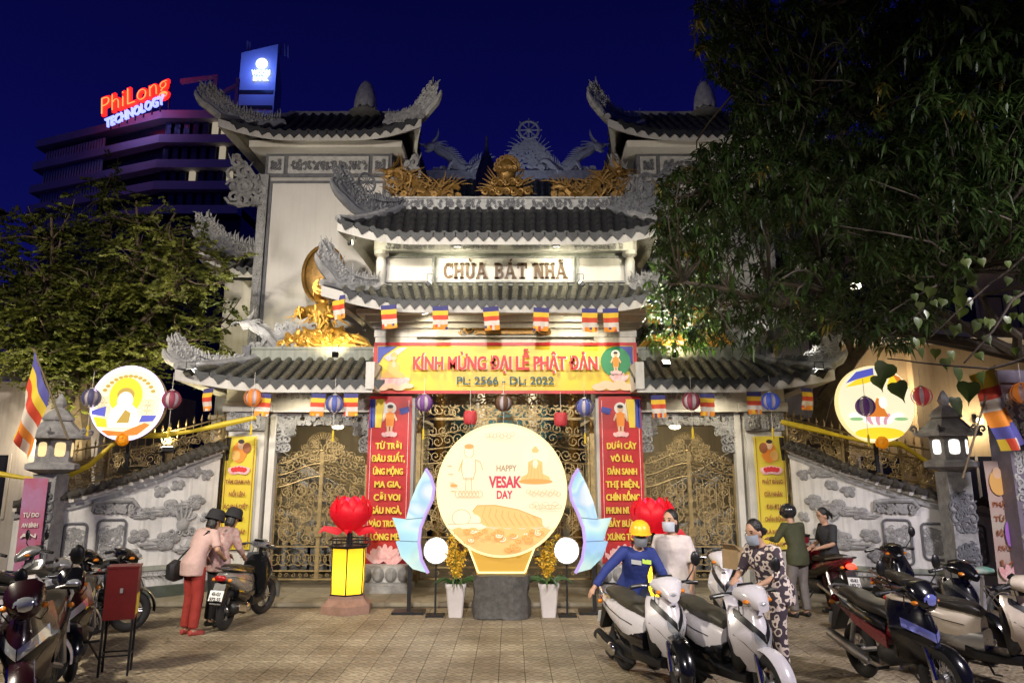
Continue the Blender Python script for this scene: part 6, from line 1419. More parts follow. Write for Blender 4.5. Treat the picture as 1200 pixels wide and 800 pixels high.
# slanting trunk behind the leaf-covered sign
t = thing('leaning_tree', 'bare brown leaning trunk between roof corner and leaf-covered sign', 'tree', (0,0,0)); r = random.Random(2)
mb = MB(); a_ = at(945,560,15.6); a_.z = 0; p1 = at(965,470,15.5); limb(mb, a_, p1, .17, .15, r, .05); limb(mb, p1, at(1000,420,15.2), .15, .12, r, .1); limb(mb, at(1000,420,15.2), at(1045,330,14.6), .12, .05, r, .1); limb(mb, at(1000,420,15.2), at(975,330,15.4), .08, .04, r, .1); mb.build('trunk', bark, t)
lv = MB()
for i in range(260):
    c = at(r.uniform(940,1090), r.uniform(270,400), 14.8+r.gauss(0,.5))
    for k in range(8): leaf(lv, c, Vector((r.gauss(0,1),r.gauss(0,1),r.gauss(-.2,.7))).normalized(), Vector((0,0,1)), r.uniform(.14,.24), .025, .4)
tag(lv.build('crown', bpy.data.materials['broadleaf'], t, sharp=None), kind='stuff')
# fallen leaves on the paving
lv = MB(); r = random.Random(77)
for i in range(170):
    q = r.random(); p = Vector((r.uniform(1.5,7.5) if q < .7 else r.uniform(-8,-4), r.uniform(8.6,13.2), .006)); a_ = r.uniform(0,6.28); d = Vector((math.cos(a_), math.sin(a_), r.uniform(0,.15))); leaf(lv, p, d.normalized(), Vector((0,0,1)), r.uniform(.05,.13), r.uniform(.012,.022), -.05)
tag(lv.build('fallen_leaves', mat('dry_leaf', (.16,.11,.03), .7, var=.5, vs=9), sharp=None), 'dry brown leaves scattered on the paving', 'leaves', kind='stuff')
# unseen wall lamps added to brighten the neighbouring houses
def added_wall_lamp(p, lb, e, col=(1,.82,.55)):
    t = thing('added_wall_lamp', lb, 'lamp', p, 0, 'added wall lamps on the neighbouring houses'); mb = MB(); mb.bb(-.05,.05,.0,.04,-.1,.1); mb.tube([(0,0,0),(0,-.15,.05),(0,-.2,.0)], .012, 5); mb.build('bracket', black_metal, t)
    mb = MB(); mb.lathe([(.05,-.12),(.08,-.06),(.07,.0),(.02,.03)], 10, (0,-.2,-.02)); mb.build('shade', lampglow, t)
    l = bpy.data.lights.new('bulb', 'POINT'); l.energy = e; l.color = col; l.shadow_soft_size = .1; put('bulb', l, t, (0,-.35,-.1))
added_wall_lamp((9.2, 18.78, 4.0), 'small added wall lamp on the beige house above the railing', 75)
added_wall_lamp((11.2, 18.78, 3.4), 'small added wall lamp on the beige house behind the stone lantern', 70)
added_wall_lamp((-10.1, 16.98, 2.9), 'small added wall lamp on the white house by the drooping flag', 70)
added_wall_lamp((-13.0, 16.98, 2.9), 'small added wall lamp on the white house at the picture edge', 60)
# ------------------------------------------------------------------ motorbikes
rubber = mat('tyre_rubber', (.018,.018,.019), .8, bump=.3, bs=60); black_pl = mat('black_plastic', (.008,.008,.009), .38, var=.3, vs=6); chrome = mat('chrome', (.62,.62,.62), .16, metal=1.); alloy = mat('alloy', (.40,.40,.41), .35, metal=.9); seat_m = mat('seat_vinyl', (.022,.019,.015), .42, var=.35, vs=5, bump=.15, bs=90); engine_m = mat('engine_grey', (.06,.06,.06), .5, metal=.6, var=.5, vs=12)
glass_h = mat('headlamp_glass', (.55,.58,.62), .08, metal=.55, spec=.8); glass_blue = mat('headlamp_blue', (.25,.28,.75), .08, metal=.5); tail_m = mat('tail_lens', (.35,.01,.01), .2); amber_m = mat('amber_lens', (.7,.22,.02), .2); tail_on = glow('tail_lens_lit', (1.,.03,.015), 6.); mirror_m = mat('mirror_glass', (.5,.5,.52), .05, metal=1.); plate_m = mat('number_plate', (.75,.75,.72), .4); ink = mat('plate_ink', (.02,.02,.02), .5)
def paint(n, c, metal=.0, rough=.28): return mat('paint_'+n, c, rough, metal=metal, coat=.7, var=.1, vs=3)
P_WHITE = paint('white', (.66,.63,.66)); P_BLACK = paint('black', (.005,.005,.006), rough=.2); P_RED = paint('dark_red', (.022,.004,.007)); P_SILVER = paint('silver', (.42,.42,.42), .6); P_MAROON = paint('maroon', (.16,.012,.02)); P_CREAM = paint('cream', (.60,.52,.42)); P_BLUE = paint('navy', (.02,.03,.10))
def sring(x, zc, hz, hy, n=16, p=2.6, tilt=0., xs=0.):
    out = []
    for j in range(n):
        a = 2*PI*j/n; c, s = math.cos(a), math.sin(a); y = hy*math.copysign(abs(c)**(2/p), c); z = hz*math.copysign(abs(s)**(2/p), s)
        out.append((x+tilt*z+xs, y, zc+z))
    return out
def shell(mb, rows): mb.loft([sring(*r_) if not isinstance(r_[0], tuple) else r_ for r_ in rows]); return mb
def wheel(parent, x, r_, w, spokes, name='wheel', wire=False):
    e = put(name, None, parent, (x, 0, r_)); e.empty_display_size = .05
    mb = MB(); prof = []; tr = w*.62; R0 = r_-tr
    n = 28; m = 10
    vs = []; 
    for i in range(n):
        a = 2*PI*i/n
        for j in range(m): b = 2*PI*j/m; rr = R0+tr*math.cos(b); vs.append((rr*math.cos(a), w*.5*math.sin(b), rr*math.sin(a)))
    mb.add(vs, [(i*m+j, i*m+(j+1) % m, ((i+1) % n)*m+(j+1) % m, ((i+1) % n)*m+j) for i in range(n) for j in range(m)]); mb.build('tyre', rubber, e)
    mb = MB(); rr = R0-tr*.55
    mb.tube([(rr*math.cos(2*PI*i/24), 0, rr*math.sin(2*PI*i/24)) for i in range(24)], w*.24, 6, closed=True)
    for k in range(spokes):
        a = 2*PI*k/spokes
        for da in ((-.12,.12) if not wire else (0,)): mb.tube([(.03*math.cos(a), .03*(1 if k % 2 else -1)*(1 if wire else 0), .03*math.sin(a)), (rr*math.cos(a+da), 0, rr*math.sin(a+da))], .011 if not wire else .0035, 5 if not wire else 3)
    mb.lathe([(.045,-w*.5),(.055,-w*.3),(.055,w*.3),(.045,w*.5)], 12, axis='y'); mb.build('rim', alloy, e)
    mb = MB(); mb.lathe([(.03,-.004),(.105,-.004),(.105,.004),(.03,.004)], 18, (0,w*.55,0), 'y'); mb.build('brake_disc', chrome, e)
    return e
def moto(name, label, loc, heading, body, accent, style='scooter', steer=0., lit=False, lamp=None, plate=None, group='motorbikes parked before the gate', tall=1., seat=None, mirrors=(1,1), lean=.06, fender=None, size=1.):
    t = thing(name, label, 'motorbike', loc, math.atan2(heading[1], heading[0]), group); t.rotation_euler = (lean, 0, math.atan2(heading[1], heading[0]))
    t.scale = (size,)*3; ub = style == 'underbone'; wr = .285 if ub else .275; WX = .62; seat = seat or seat_m; lamp = lamp or glass_h
    wheel(t, -WX, wr, .10, 24 if ub else 5, 'rear_wheel', ub)
    fw = put('front_assembly', None, t, (.50, 0, 0), (0, 0, steer))
    # front wheel, fork, fender
    wheel(fw, WX-.50+.02, wr, .095, 24 if ub else 5, 'front_wheel', ub)
    for s in (-1, 1):
        mb = MB(); mb.tube([(.13, s*.075, wr), (.03, s*.07, .62)], .021, 7); mb.tube([(.13,s*.075,wr),(.09,s*.073,wr+.17)], .028, 7); mb.build('fork', chrome, fw)
    mb = MB(); N = 14
    for o_, sg in ((0,1),(.006,-1)):
        def f(a, b, o_=o_): an = lerp(-.15, 2.5, a); rr = wr+(.035 if ub else .06)-o_*.6-.012*((b-.5)*2)**2*2; return Vector((.14+rr*math.cos(an)*1.02, (b-.5)*.155*(1-.35*(2*a-1)**4), wr+rr*math.sin(an)))
        mb.grid(f if sg < 0 else (lambda a, b: f(a, 1-b)), N, 6)
    mb.build('front_fender', fender or body, fw)
    # handlebar
    hz = 1.03*tall
    mb = MB(); mb.tube([(-.16,-.34,hz),(-.1,-.2,hz+.03),(-.05,0,hz+.01),(-.1,.2,hz+.03),(-.16,.34,hz)], .014, 7); mb.tube([(.03,0,.6),(-.05,0,hz)], .03, 8); bar = mb.build('handlebar', black_metal, fw)
    for s in (-1, 1):
        mb = MB(); mb.tube([(-.125,s*.235,hz+.02),(-.165,s*.36,hz-.003)], .021, 8); mb.build('grip', rubber, fw)
        mb = MB(); mb.tube([(-.08,s*.2,hz+.02),(-.06,s*.26,hz+.03),(-.11,s*.35,hz+.015)], .008, 5); mb.build('brake_lever', alloy, fw)
        if mirrors[0 if s < 0 else 1]:
            mb = MB(); mb.tube([(-.09,s*.22,hz+.03),(-.05,s*.29,hz+.14),(-.07,s*.31,hz+.2)], .007, 5); m_o = mb.build('mirror', black_metal, fw)
            mb = MB(); mb.ball((-.07,s*.335,hz+.25), (.022,.052,.075), 12, 8); mb.build('mirror_back', black_pl, m_o)
            mb = MB(); mb.ball((-.083,s*.335,hz+.25), (.012,.044,.066), 12, 8); mb.build('mirror_glass', mirror_m, m_o)
    # head cowl and lamp
    mb = MB()
    if ub: shell(mb, [(-.1,hz+.0,.05,.07,16,2.4),(-.04,hz+.02,.09,.13,16,2.4),(.05,hz-.0,.12,.14,16,2.4),(.12,hz-.05,.1,.11,16,2.3),(.155,hz-.07,.05,.06,16,2.)])
    else: shell(mb, [(-.13,hz+.02,.03,.08,16,2.4),(-.08,hz+.03,.065,.17,16,2.3),(.0,hz+.02,.085,.15,16,2.2),(.09,hz-.02,.085,.11,16,2.2),(.17,hz-.07,.05,.06,16,2.)])
    mb.build('head_cowl', body, fw)
    mb = MB(); mb.box((-.09,0,hz+.075),(.07,.16,.03),(0,.5,0)); mb.build('dashboard', black_pl, fw)
    if ub or lamp is glass_h:
        mb = MB(); mb.ball((.115 if ub else .125,0,hz-.055 if ub else hz-.05), (.05,.095 if ub else .08,.075 if ub else .035), 14, 8); mb.build('headlamp', lamp, fw)
    for s in (-1, 1):
        mb = MB(); mb.ball((.07,s*(.125 if ub else .12),hz-.07 if ub else hz-.03), (.04,.03,.022), 8, 6); mb.build('indicator', amber_m, fw)
    # leg shield / apron, fixed to the frame
    mb = MB(); mb2 = MB()
    def ap(a, b, o_=0.):
        y = (a-.5)*2; k = b
        hw = (lerp(.10,.235,min(1,k/.55)**.8) if k < .55 else lerp(.235,.15,((k-.55)/.45)**1.4)) * (.9 if ub else 1.)
        x0 = lerp(.36, .40, k) + (.10*math.sin(PI*min(1,k*1.1))); z = lerp(.36, .94*tall, k)
        x = x0 + (.15 if not ub else .18)*(1-abs(y)**1.7) - (.10 if not ub else .2)*abs(y)**2.2*(1 if ub else .6) - o_
        return Vector((x, y*hw*(1-.0*o_), z))
    mb.grid(lambda a, b: ap(1-a, b), 16, 14); mb.grid(lambda a, b: ap(a, b, .03), 16, 14)
    mb.loft([[ap(a/16, 0), ap(a/16, 0, .03)] for a in range(17)], caps=False, closed=False); mb.loft([[ap(0, b/14), ap(0, b/14, .03)] for b in range(15)], caps=False, closed=False); mb.loft([[ap(1, b/14, .03), ap(1, b/14)] for b in range(15)], caps=False, closed=False)
    mb.build('leg_shield', body, t)
    # chevron lamp set in the apron
    for s in (-1, 1):
        mb = MB()
        def ch(a, b, s=s): k = lerp(.30,.46,b)+.2*a if not ub else lerp(.42,.56,b)+.2*a; y = s*lerp(.02,.42 if not ub else .82,a); p = ap(.5+y/2, k, -.008); return p
        mb.grid((lambda a, b: ch(a, 1-b)) if s > 0 else ch, 8, 3); mb.build('front_lamp', lamp, t)
        mb = MB()
        def ch2(a, b, s=s): k = lerp(.46,.60,b)+.40*a if not ub else lerp(.3,.4,b)+.2*a; y = s*lerp(.02,.9,a); return ap(.5+y/2, min(.97,k), -.006)
        mb.grid((lambda a, b: ch2(a, 1-b)) if s > 0 else ch2, 8, 3); mb.build('front_trim', black_pl, t)
    mb = MB(); mb.box((.535,0,.60*tall),(.02,.10,.035)); mb.build('grille', black_pl, t)
    # inner shield, floor, frame tunnel
    mb = MB()
    if ub: shell(mb, [(.40,.72,.16,.06),(.2,.58,.12,.07),(.0,.55,.12,.09),(-.1,.6,.12,.1)]); mb.build('frame_tunnel', accent, t)
    else:
        shell(mb, [(.40,.66,.26,.16,16,4,-.1),(.34,.6,.26,.2,16,4,-.1),(.30,.58,.26,.18,16,4,-.1)]); mb.build('inner_shield', black_pl, t)
        mb = MB(); shell(mb, [(.42,.30,.05,.12,16,4),(.3,.30,.05,.17,16,4),(0,.30,.06,.18,16,4),(-.1,.33,.08,.17,16,4)]); mb.build('footboard', black_pl, t)
    for s in (-1, 1):
        mb = MB(); mb.tube([(.44,s*.12,hz-.02),(.47,s*.15,hz-.12),(.44,s*.08,hz-.22)], .006, 5); mb.build('cable', rubber, t)
    mb = MB(); mb.tube([ap(.5, k/12, -.004) for k in range(1, 7 if not ub else 5)], .0035, 4); mb.build('shield_seam', black_pl, t)
    for s in (-1, 1):
        mb = MB(); mb.tube([ap(.5+s*.49*q, k, -.003) for q, k in ((.12,.12),(.45,.3),(.75,.48),(.97,.6))], .0035, 4); mb.build('shield_seam', black_pl, t)
    mb = MB(); mb.prism([(-.03,.0),(.0,-.012),(.03,0),(.02,.012),(-.02,.012)], -.004, .004, lambda x, y, z: (ap(.5, .86, -.012).x+y, x, ap(.5, .86).z+z)); mb.build('emblem', chrome, t, fix=True)
    # tail body
    mb = MB()
    if ub: rows = [(.02,.60,.10,.10),(-.15,.64,.12,.13),(-.4,.70,.10,.145),(-.65,.77,.075,.12),(-.85,.83,.05,.075),(-.95,.86,.03,.04)]
    else: rows = [(.06,.50,.18,.10),(-.08,.54,.2,.15),(-.3,.58,.18,.175),(-.55,.65,.14,.175),(-.78,.71,.09,.14),(-.92,.74,.055,.08),(-.97,.75,.03,.04)]
    shell(mb, [(*r_, 18, 2.7) for r_ in rows]); mb.build('tail_body', body, t)
    for s in (-1, 1):
        mb = MB(); mb.tube([(r_[0], s*(r_[3]*1.005), r_[1]+(.25 if not ub else .0)*r_[2]) for r_ in rows[1:-1]], .0045, 4); mb.build('body_seam', black_pl, t)
    mb = MB()
    if not ub: shell(mb, [(.08,.42,.13,.125,16,3),(-.1,.43,.15,.155,16,3),(-.35,.45,.13,.16,16,3),(-.55,.5,.1,.13,16,3)]); mb.build('lower_body', accent, t)
    else:
        for s in (-1, 1): mb.prism([(.1,.46),(-.1,.5),(-.42,.6),(-.7,.74),(-.55,.72),(-.2,.64),(.1,.58)], s*.135, s*.155)
        mb.build('side_cover', accent, t, fix=True)
    # seat
    mb = MB(); zs = .80 if ub else .765
    rows = [(.06,zs-.06,.045,.075),(-.02,zs-.02,.06,.115),(-.2,zs+.0,.06,.14),(-.4,zs+.02,.055,.135),(-.46,zs+.045,.06,.135),(-.62,zs+.065,.055,.125),(-.76,zs+.075,.045,.10),(-.82,zs+.07,.025,.06)]
    shell(mb, [(*r_, 16, 3.0) for r_ in rows]); mb.build('seat', seat, t)
    mb = MB(); mb.tube([(-.5,.15,zs+.02),(-.72,.15,zs+.06),(-.93,.10,zs+.1),(-.99,0,zs+.11),(-.93,-.10,zs+.1),(-.72,-.15,zs+.06),(-.5,-.15,zs+.02)], .014, 7); mb.build('grab_rail', chrome if not ub else alloy, t)
    mb = MB(); mb.ball((-.955,0,zs-.03), (.035,.085,.045), 12, 8); mb.build('tail_lamp', tail_on if lit else tail_m, t)
    for s in (-1, 1): mb = MB(); mb.ball((-.90,s*.11,zs-.06), (.03,.035,.025), 8, 6); mb.build('rear_indicator', amber_m, t)
    mb = MB(); mb.prism([(-.78,zs-.1),(-.93,zs-.1),(-1.04,zs-.36),(-1.0,zs-.38),(-.86,zs-.2)], -.08, .08); mb.build('rear_fender', black_pl, t, fix=True)
    mb = MB(); mb.box((-1.03,0,zs-.25),(.008,.19,.14),(0,.38,0)); pl = mb.build('number_plate', plate_m, t)
    for i, s in enumerate(plate or ('43-D1','214.60')):
        o = put('plate_lettering', text_mesh(s, .065, ink, .001, .002, .155 if i else .12), pl, (-1.036-.008*(1 if i == 0 else -1)*0 - (.0 if i else -.014)*-1*0, 0, zs-.245 if i == 0 else zs-.31)); o.rotation_euler = (R(-22), 0, R(-90)); o.location.x = -1.028+.024*(0) + (-.0125 if i == 0 else -.0385)*-1*-1
    # engine, swingarm, exhaust, stand
    mb = MB()
    if ub:
        shell(mb, [(.32,.42,.06,.06),(.2,.40,.10,.10),(.02,.36,.12,.13),(-.15,.36,.10,.11),(-.2,.38,.05,.06)]); mb.tube([(.33,0,.45),(.45,0,.48)], .06, 10)
        for k in range(5): mb.lathe([(.085,-.006),(.085,.006)], 12, (.28+.035*k,0,.44+.008*k), 'x')
        mb.build('engine', engine_m, t)
        mb = MB(); [mb.tube([(-.15,s*.09,.4),(-WX,s*.1,wr)], .025, 6) for s in (-1,1)]; [mb.tube([(-.45,s*.12,.68),(-WX,s*.115,wr+.03)], .028, 8) for s in (-1,1)]; mb.build('swingarm', alloy, t)
        mb = MB(); mb.tube([(.2,-.1,.3),(.0,-.14,.24),(-.25,-.15,.26)], .02, 8); mb.tube([(-.25,-.15,.26),(-.42,-.16,.30),(-.92,-.17,.42)], [.03,.055,.05], 12); mb.build('exhaust', alloy, t)
        mb = MB(); mb.tube([(.05,-.26,.27),(.05,.26,.27)], .016, 6); mb.build('footpeg', rubber, t)
    else:
        shell(mb, [(-.05,.30,.08,.10),(-.25,.29,.11,.13),(-.5,.27,.10,.12),(-.66,.26,.07,.09)]); mb.build('engine', engine_m, t)
        mb = MB(); mb.tube([(-.1,-.14,.2),(-.3,-.17,.22),(-.42,-.175,.26),(-.88,-.18,.36),(-.9,-.18,.365)], [.018,.02,.06,.062,.03], 12); mb.build('exhaust', black_metal, t)
        mb = MB(); mb.box((-.62,-.243,.31),(.34,.012,.085),(0,.2,0)); mb.ball((-.45,-.235,.29), (.09,.03,.07), 12, 6); mb.build('heat_shield', chrome, t)
        mb = MB(); mb.tube([(-.6,.12,.68),(-WX,.12,wr+.04)], .03, 8); mb.build('shock_absorber', alloy, t)
    mb = MB(); mb.tube([(-.05,.12,.28),(-.02,.27,.02),(.05,.3,.01)], .012, 6); mb.build('side_stand', black_metal, t)
    Mf = Matrix.Translation((.50,0,0)) @ Matrix.Rotation(steer, 4, 'Z')      # the steered pieces become parts of the bike itself
    for c_ in list(fw.children): c_.parent = t; c_.matrix_basis = Mf @ c_.matrix_basis
    bpy.data.objects.remove(fw)
    return t
def by_handle(u, v, heading, z=1.05):
    """ground position of a bike whose handlebar middle is seen at (u, v)"""
    dx = (u-600)/F; dv = (PPV-v)/F; tt = (z-CAM_Z)/(math.sin(PITCH)+dv*math.cos(PITCH)); p = Vector((tt*dx, tt*(math.cos(PITCH)-dv*math.sin(PITCH)), 0)); h = Vector((*heading, 0)).normalized()
    return p - h*.45
def by_rear(u, v, heading): p = ground_at(u, v); return p + Vector((*heading, 0)).normalized()*.62
h = (.33,-.94); moto('scooter', 'white scooter in front of the worker in the hard hat', by_handle(786,684,h), h, P_WHITE, P_BLACK, steer=-.25, fender=P_BLACK, mirrors=(0,1), seat=mat('seat_olive',(.055,.05,.034),.5,var=.25,vs=4))
h = (.36,-.93); moto('scooter', 'white scooter with long front fender by the woman in the patterned blouse', by_handle(884,694,h), h, P_WHITE, P_BLACK, steer=-.1, mirrors=(0,1), seat=bpy.data.materials['seat_olive'])
h = (.06,1.); moto('scooter', 'black and silver scooter with white plate beside the two women', by_rear(262,738,h), h, P_SILVER, P_BLACK, steer=-.35, plate=('43-G1','972.55'), mirrors=(0,0))
h = (.16,-1.); moto('motorbike', 'black and red motorbike with blue-tinted headlamp near the pavement edge', by_rear(1014,793,h), h, P_BLACK, P_MAROON, 'underbone', .12, lamp=glass_blue)
h = (.36,-.93); moto('motorbike', 'dark red motorbike with round headlamp beside the red box', by_handle(44,692,h,1.18), h, P_RED, P_BLACK, 'underbone', .2, size=1.13)
h = (.5,-.87); moto('motorbike', 'black motorbike cut by the picture edge beside the dark red one', by_handle(-22,716,h), h, P_BLACK, P_SILVER, 'underbone', .1)
for i, (u, v, b, ac, st, h, lb) in enumerate(((40,646,P_SILVER,P_BLACK,'scooter',(-.8,-.55),'silver scooter under the red and violet banner'),(100,650,P_BLACK,P_SILVER,'scooter',(.86,.35),'black scooter between the silver scooter and the red box'),(142,648,P_BLACK,P_BLACK,'scooter',(.86,.35),'black scooter just behind the red box'),(-15,650,P_CREAM,P_BLACK,'scooter',(-.8,-.55),'pale cream scooter half outside the picture behind the silver one'),(30,684,P_WHITE,P_BLACK,'underbone',(.9,.2),'white-bodied motorbike in the middle row before the silver scooter'),(92,674,P_BLACK,P_SILVER,'underbone',(.36,-.93),'black motorbike close behind the dark red one and beside the red box'))):
    moto('scooter' if st == 'scooter' else 'motorbike', lb, by_handle(u, v, h), h, b, ac, st, .3, mirrors=(1,1) if i == 0 else (0,0))
h = (-.14,1.); moto('motorbike', 'dark motorbike with its red tail lamp lit beside the helmeted man', by_rear(985,722,h), h, P_MAROON, P_BLACK, 'underbone', .1, lit=True, plate=('43-K1','183.71'), mirrors=(0,0))
h = (-.35,-.94); moto('scooter', 'black scooter with a tall mirror before the carved wall panel', by_handle(1052,643,h), h, P_BLACK, P_BLACK, 'scooter', .3, mirrors=(0,1))
h = (.62,-.78); moto('scooter', 'pale silver scooter cut by the picture edge beside the black and red motorbike', by_handle(1196,682,h), h, P_CREAM, P_SILVER, 'scooter', .1, mirrors=(0,0))
h = (-.3,-.95); moto('scooter', 'white scooter almost hidden behind the woman in the patterned blouse', by_handle(852,652,h), h, P_WHITE, P_BLACK, 'scooter', .2, mirrors=(0,0))
h = (.3,-.95); moto('scooter', 'black scooter with a dark seat between the black and red motorbike and the bicycle', by_handle(1128,664,h), h, P_BLACK, P_SILVER, 'scooter', .1, mirrors=(0,0))
h = (.86,.4); moto('scooter', 'grey scooter squeezed in behind the dark red motorbike', by_handle(72,660,h), h, P_SILVER, P_BLACK, 'scooter', .2, mirrors=(0,0))
# bicycle
def bicycle(loc, heading, label):
    t = thing('bicycle', label, 'bicycle', loc, math.atan2(heading[1], heading[0])); t.rotation_euler = (.08, 0, math.atan2(heading[1], heading[0])); fm = mat('bicycle_frame', (.16,.14,.12), .4, metal=.4)
    for x, nm in ((-.53,'rear_wheel'), (.53,'front_wheel')):
        e = put(nm, None, t, (x,0,.33)); mb = MB(); mb.tube([(.32*math.cos(2*PI*i/32),0,.32*math.sin(2*PI*i/32)) for i in range(32)], .016, 6, closed=True); mb.build('tyre', rubber, e)
        mb = MB(); mb.tube([(.298*math.cos(2*PI*i/32),0,.298*math.sin(2*PI*i/32)) for i in range(32)], .009, 5, closed=True)
        for k in range(20): a = 2*PI*k/20; mb.tube([(.02*math.cos(a+1),.02*(-1)**k,.02*math.sin(a+1)),(.295*math.cos(a),0,.295*math.sin(a))], .002, 3)
        mb.lathe([(.02,-.045),(.02,.045)], 8, axis='y'); mb.build('rim', chrome, e)
    mb = MB(); mb.tube([(.40,0,.78),(.28,0,.52),(.0,0,.36),(-.08,0,.30)], .022, 8); mb.tube([(-.08,0,.30),(-.22,0,.82)], .02, 8); mb.tube([(-.08,.03,.30),(-.53,.06,.33)], .012, 6); mb.tube([(-.2,.03,.72),(-.53,.06,.33)], .011, 6); mb.tube([(-.2,-.03,.72),(-.53,-.06,.33)], .011, 6); mb.tube([(.40,0,.62),(.37,0,.98)], .02, 8); mb.build('frame', fm, t)
    mb = MB(); [mb.tube([(.40,s*.0,.66),(.43,s*.06,.6),(.53,s*.06,.33)], .013, 6) for s in (-1,1)]; mb.build('fork', fm, t)
    mb = MB(); mb.tube([(.20,-.28,1.03),(.34,-.22,1.05),(.37,0,.99),(.34,.22,1.05),(.20,.28,1.03)], .012, 7); mb.build('handlebar', chrome, t)
    for s in (-1, 1): mb = MB(); mb.tube([(.26,s*.255,1.04),(.16,s*.295,1.025)], .017, 7); mb.build('grip', rubber, t)
    mb = MB(); shell(mb, [(-.06,.87,.02,.03),(-.16,.88,.035,.06),(-.28,.89,.045,.1),(-.36,.89,.03,.09)]); mb.build('saddle', black_pl, t)
    mb = MB(); shell(mb, [(-.04,.885,.025,.04),(-.14,.895,.04,.075),(-.27,.905,.05,.115),(-.35,.9,.035,.1)]); mb.build('saddle_cover', mat('green_cloth', (.06,.22,.16), .8, col2=(.35,.4,.36), vs=9, bump=.4, bs=20), t)
    mb = MB(); mb.bb(-.82,-.3,-.07,.07,.69,.705); [mb.tube([(-.75,s*.06,.69),(-.53,s*.06,.33)], .006, 5) for s in (-1,1)]; mb.build('rear_rack', chrome, t)
    for w_, nm in ((-.53,'rear_mudguard'),(.53,'front_mudguard')):
        mb = MB(); mb.tube([(w_+.35*math.cos(a),0,.33+.35*math.sin(a)) for a in [.5+i*.22 for i in range(12)]], .022, 5, flat=.3); mb.build(nm, fm, t)
    mb = MB(); mb.lathe([(.02,-.01),(.085,-.01),(.085,.01),(.02,.01)], 18, (-.08,.05,.3), 'y'); mb.tube([(-.08,.07,.3),(.06,.09,.22)], .01, 5); mb.tube([(-.08,-.07,.3),(-.22,-.09,.38)], .01, 5); mb.build('crank', chrome, t)
    mb = MB(); mb.box((.06,.13,.22),(.09,.08,.02)); mb.box((-.22,-.13,.38),(.09,.08,.02)); mb.build('pedals', rubber, t)
bicycle(Vector((at(1132,650,10.6).x, 10.5, 0)), (-.95,-.3), 'old bicycle with a green-covered saddle beside the faded banner')
# cardboard box on a seat
p = at(868, 655, 9.6); mb = MB(); mb.bb(-.17,.17,-.13,.13,-.1,.12); mb.box((-.2,-.05,.15),(.12,.24,.008),(0,.7,0)); mb.box((.2,-.02,.14),(.12,.24,.008),(0,-.6,0))
o = mb.build('cardboard_box', mat('cardboard', (.36,.25,.13), .85, var=.2, vs=6), None, p, (0,0,.5)); tag(o, 'open brown cardboard box on the hidden white scooter', 'box')
# ------------------------------------------------------------------ people
skin_m = mat('skin', (.50,.29,.19), .55, var=.12, vs=10, sub=.15); hair_m = mat('black_hair', (.012,.010,.009), .45, bump=.5, bs=60); mask_m = mat('face_mask', (.30,.34,.42), .8); eye_m = mat('eye_dark', (.015,.012,.01), .3); sandal = mat('sandal_red', (.40,.06,.05), .6); shoe_k = mat('shoe_black', (.02,.02,.02), .5)
def remesh(mb, name, m, voxel=.016, smooth=6):
    me = bpy.data.meshes.new(name); me.from_pydata(mb.v, [], mb.f); ob = bpy.data.objects.new(name, me)
    bm = bmesh.new(); bm.from_mesh(me); bmesh.ops.recalc_face_normals(bm, faces=bm.faces); bm.to_mesh(me); bm.free()
    md = ob.modifiers.new('r', 'REMESH'); md.mode = 'VOXEL'; md.voxel_size = voxel
    if smooth: sm = ob.modifiers.new('s', 'SMOOTH'); sm.factor = .5; sm.iterations = smooth
    out = evaluate(ob); out.name = name; out.materials.clear(); out.materials.append(m); out.polygons.foreach_set('use_smooth', [True]*len(out.polygons)); return out
def V(*a): return Vector(a)
BASE = dict(pelvis=V(0,0,.90), waist=V(0,0,1.04), chest=V(.01,0,1.24), neck=V(-.005,0,1.40), head=V(.03,0,1.53), shl=V(0,.165,1.345), shr=V(0,-.165,1.345), ell=V(-.02,.21,1.09), elr=V(-.02,-.21,1.09), wrl=V(.06,.21,.86), wrr=V(.06,-.21,.86),
            hil=V(0,.085,.87), hir=V(0,-.085,.87), knl=V(.02,.09,.47), knr=V(.02,-.09,.47), anl=V(-.02,.09,.09), anr=V(-.02,-.09,.09))
def seg(mb, pts, rs, n=12): mb.tube(pts, rs, n)
def torso(mb, J, infl=0., low=0., wide=1.):
    L = (J['shl']-J['shr']).normalized(); hl = (J['hil']-J['hir']).normalized()
    rows = [(J['pelvis']-V(0,0,.10+low), .105+infl*1.6, .150+infl*1.6), (J['pelvis'], .125+infl*.8, .168+infl*.8), (J['waist'], .105, .140), (J['waist'].lerp(J['chest'],.55), .115,.15), (J['chest'], .118, .165), (J['chest'].lerp(J['neck'],.55), .10, .165), (J['neck'].lerp(J['chest'],.12), .06, .085), (J['neck'], .052,.056)]
    rings = []
    for i, (c, d, w) in enumerate(rows):
        lat = hl.lerp(L, i/(len(rows)-1)).normalized(); up = (rows[min(i+1,len(rows)-1)][0]-rows[max(0,i-1)][0]).normalized(); fwd = lat.cross(up).normalized()*1; k = 1 if i < 6 else 0
        rings.append([c + fwd*((d+infl*k)*math.cos(2*PI*j/18)) + lat*((w*wide+infl*k)*math.sin(2*PI*j/18)) for j in range(18)])
    mb.loft(rings)
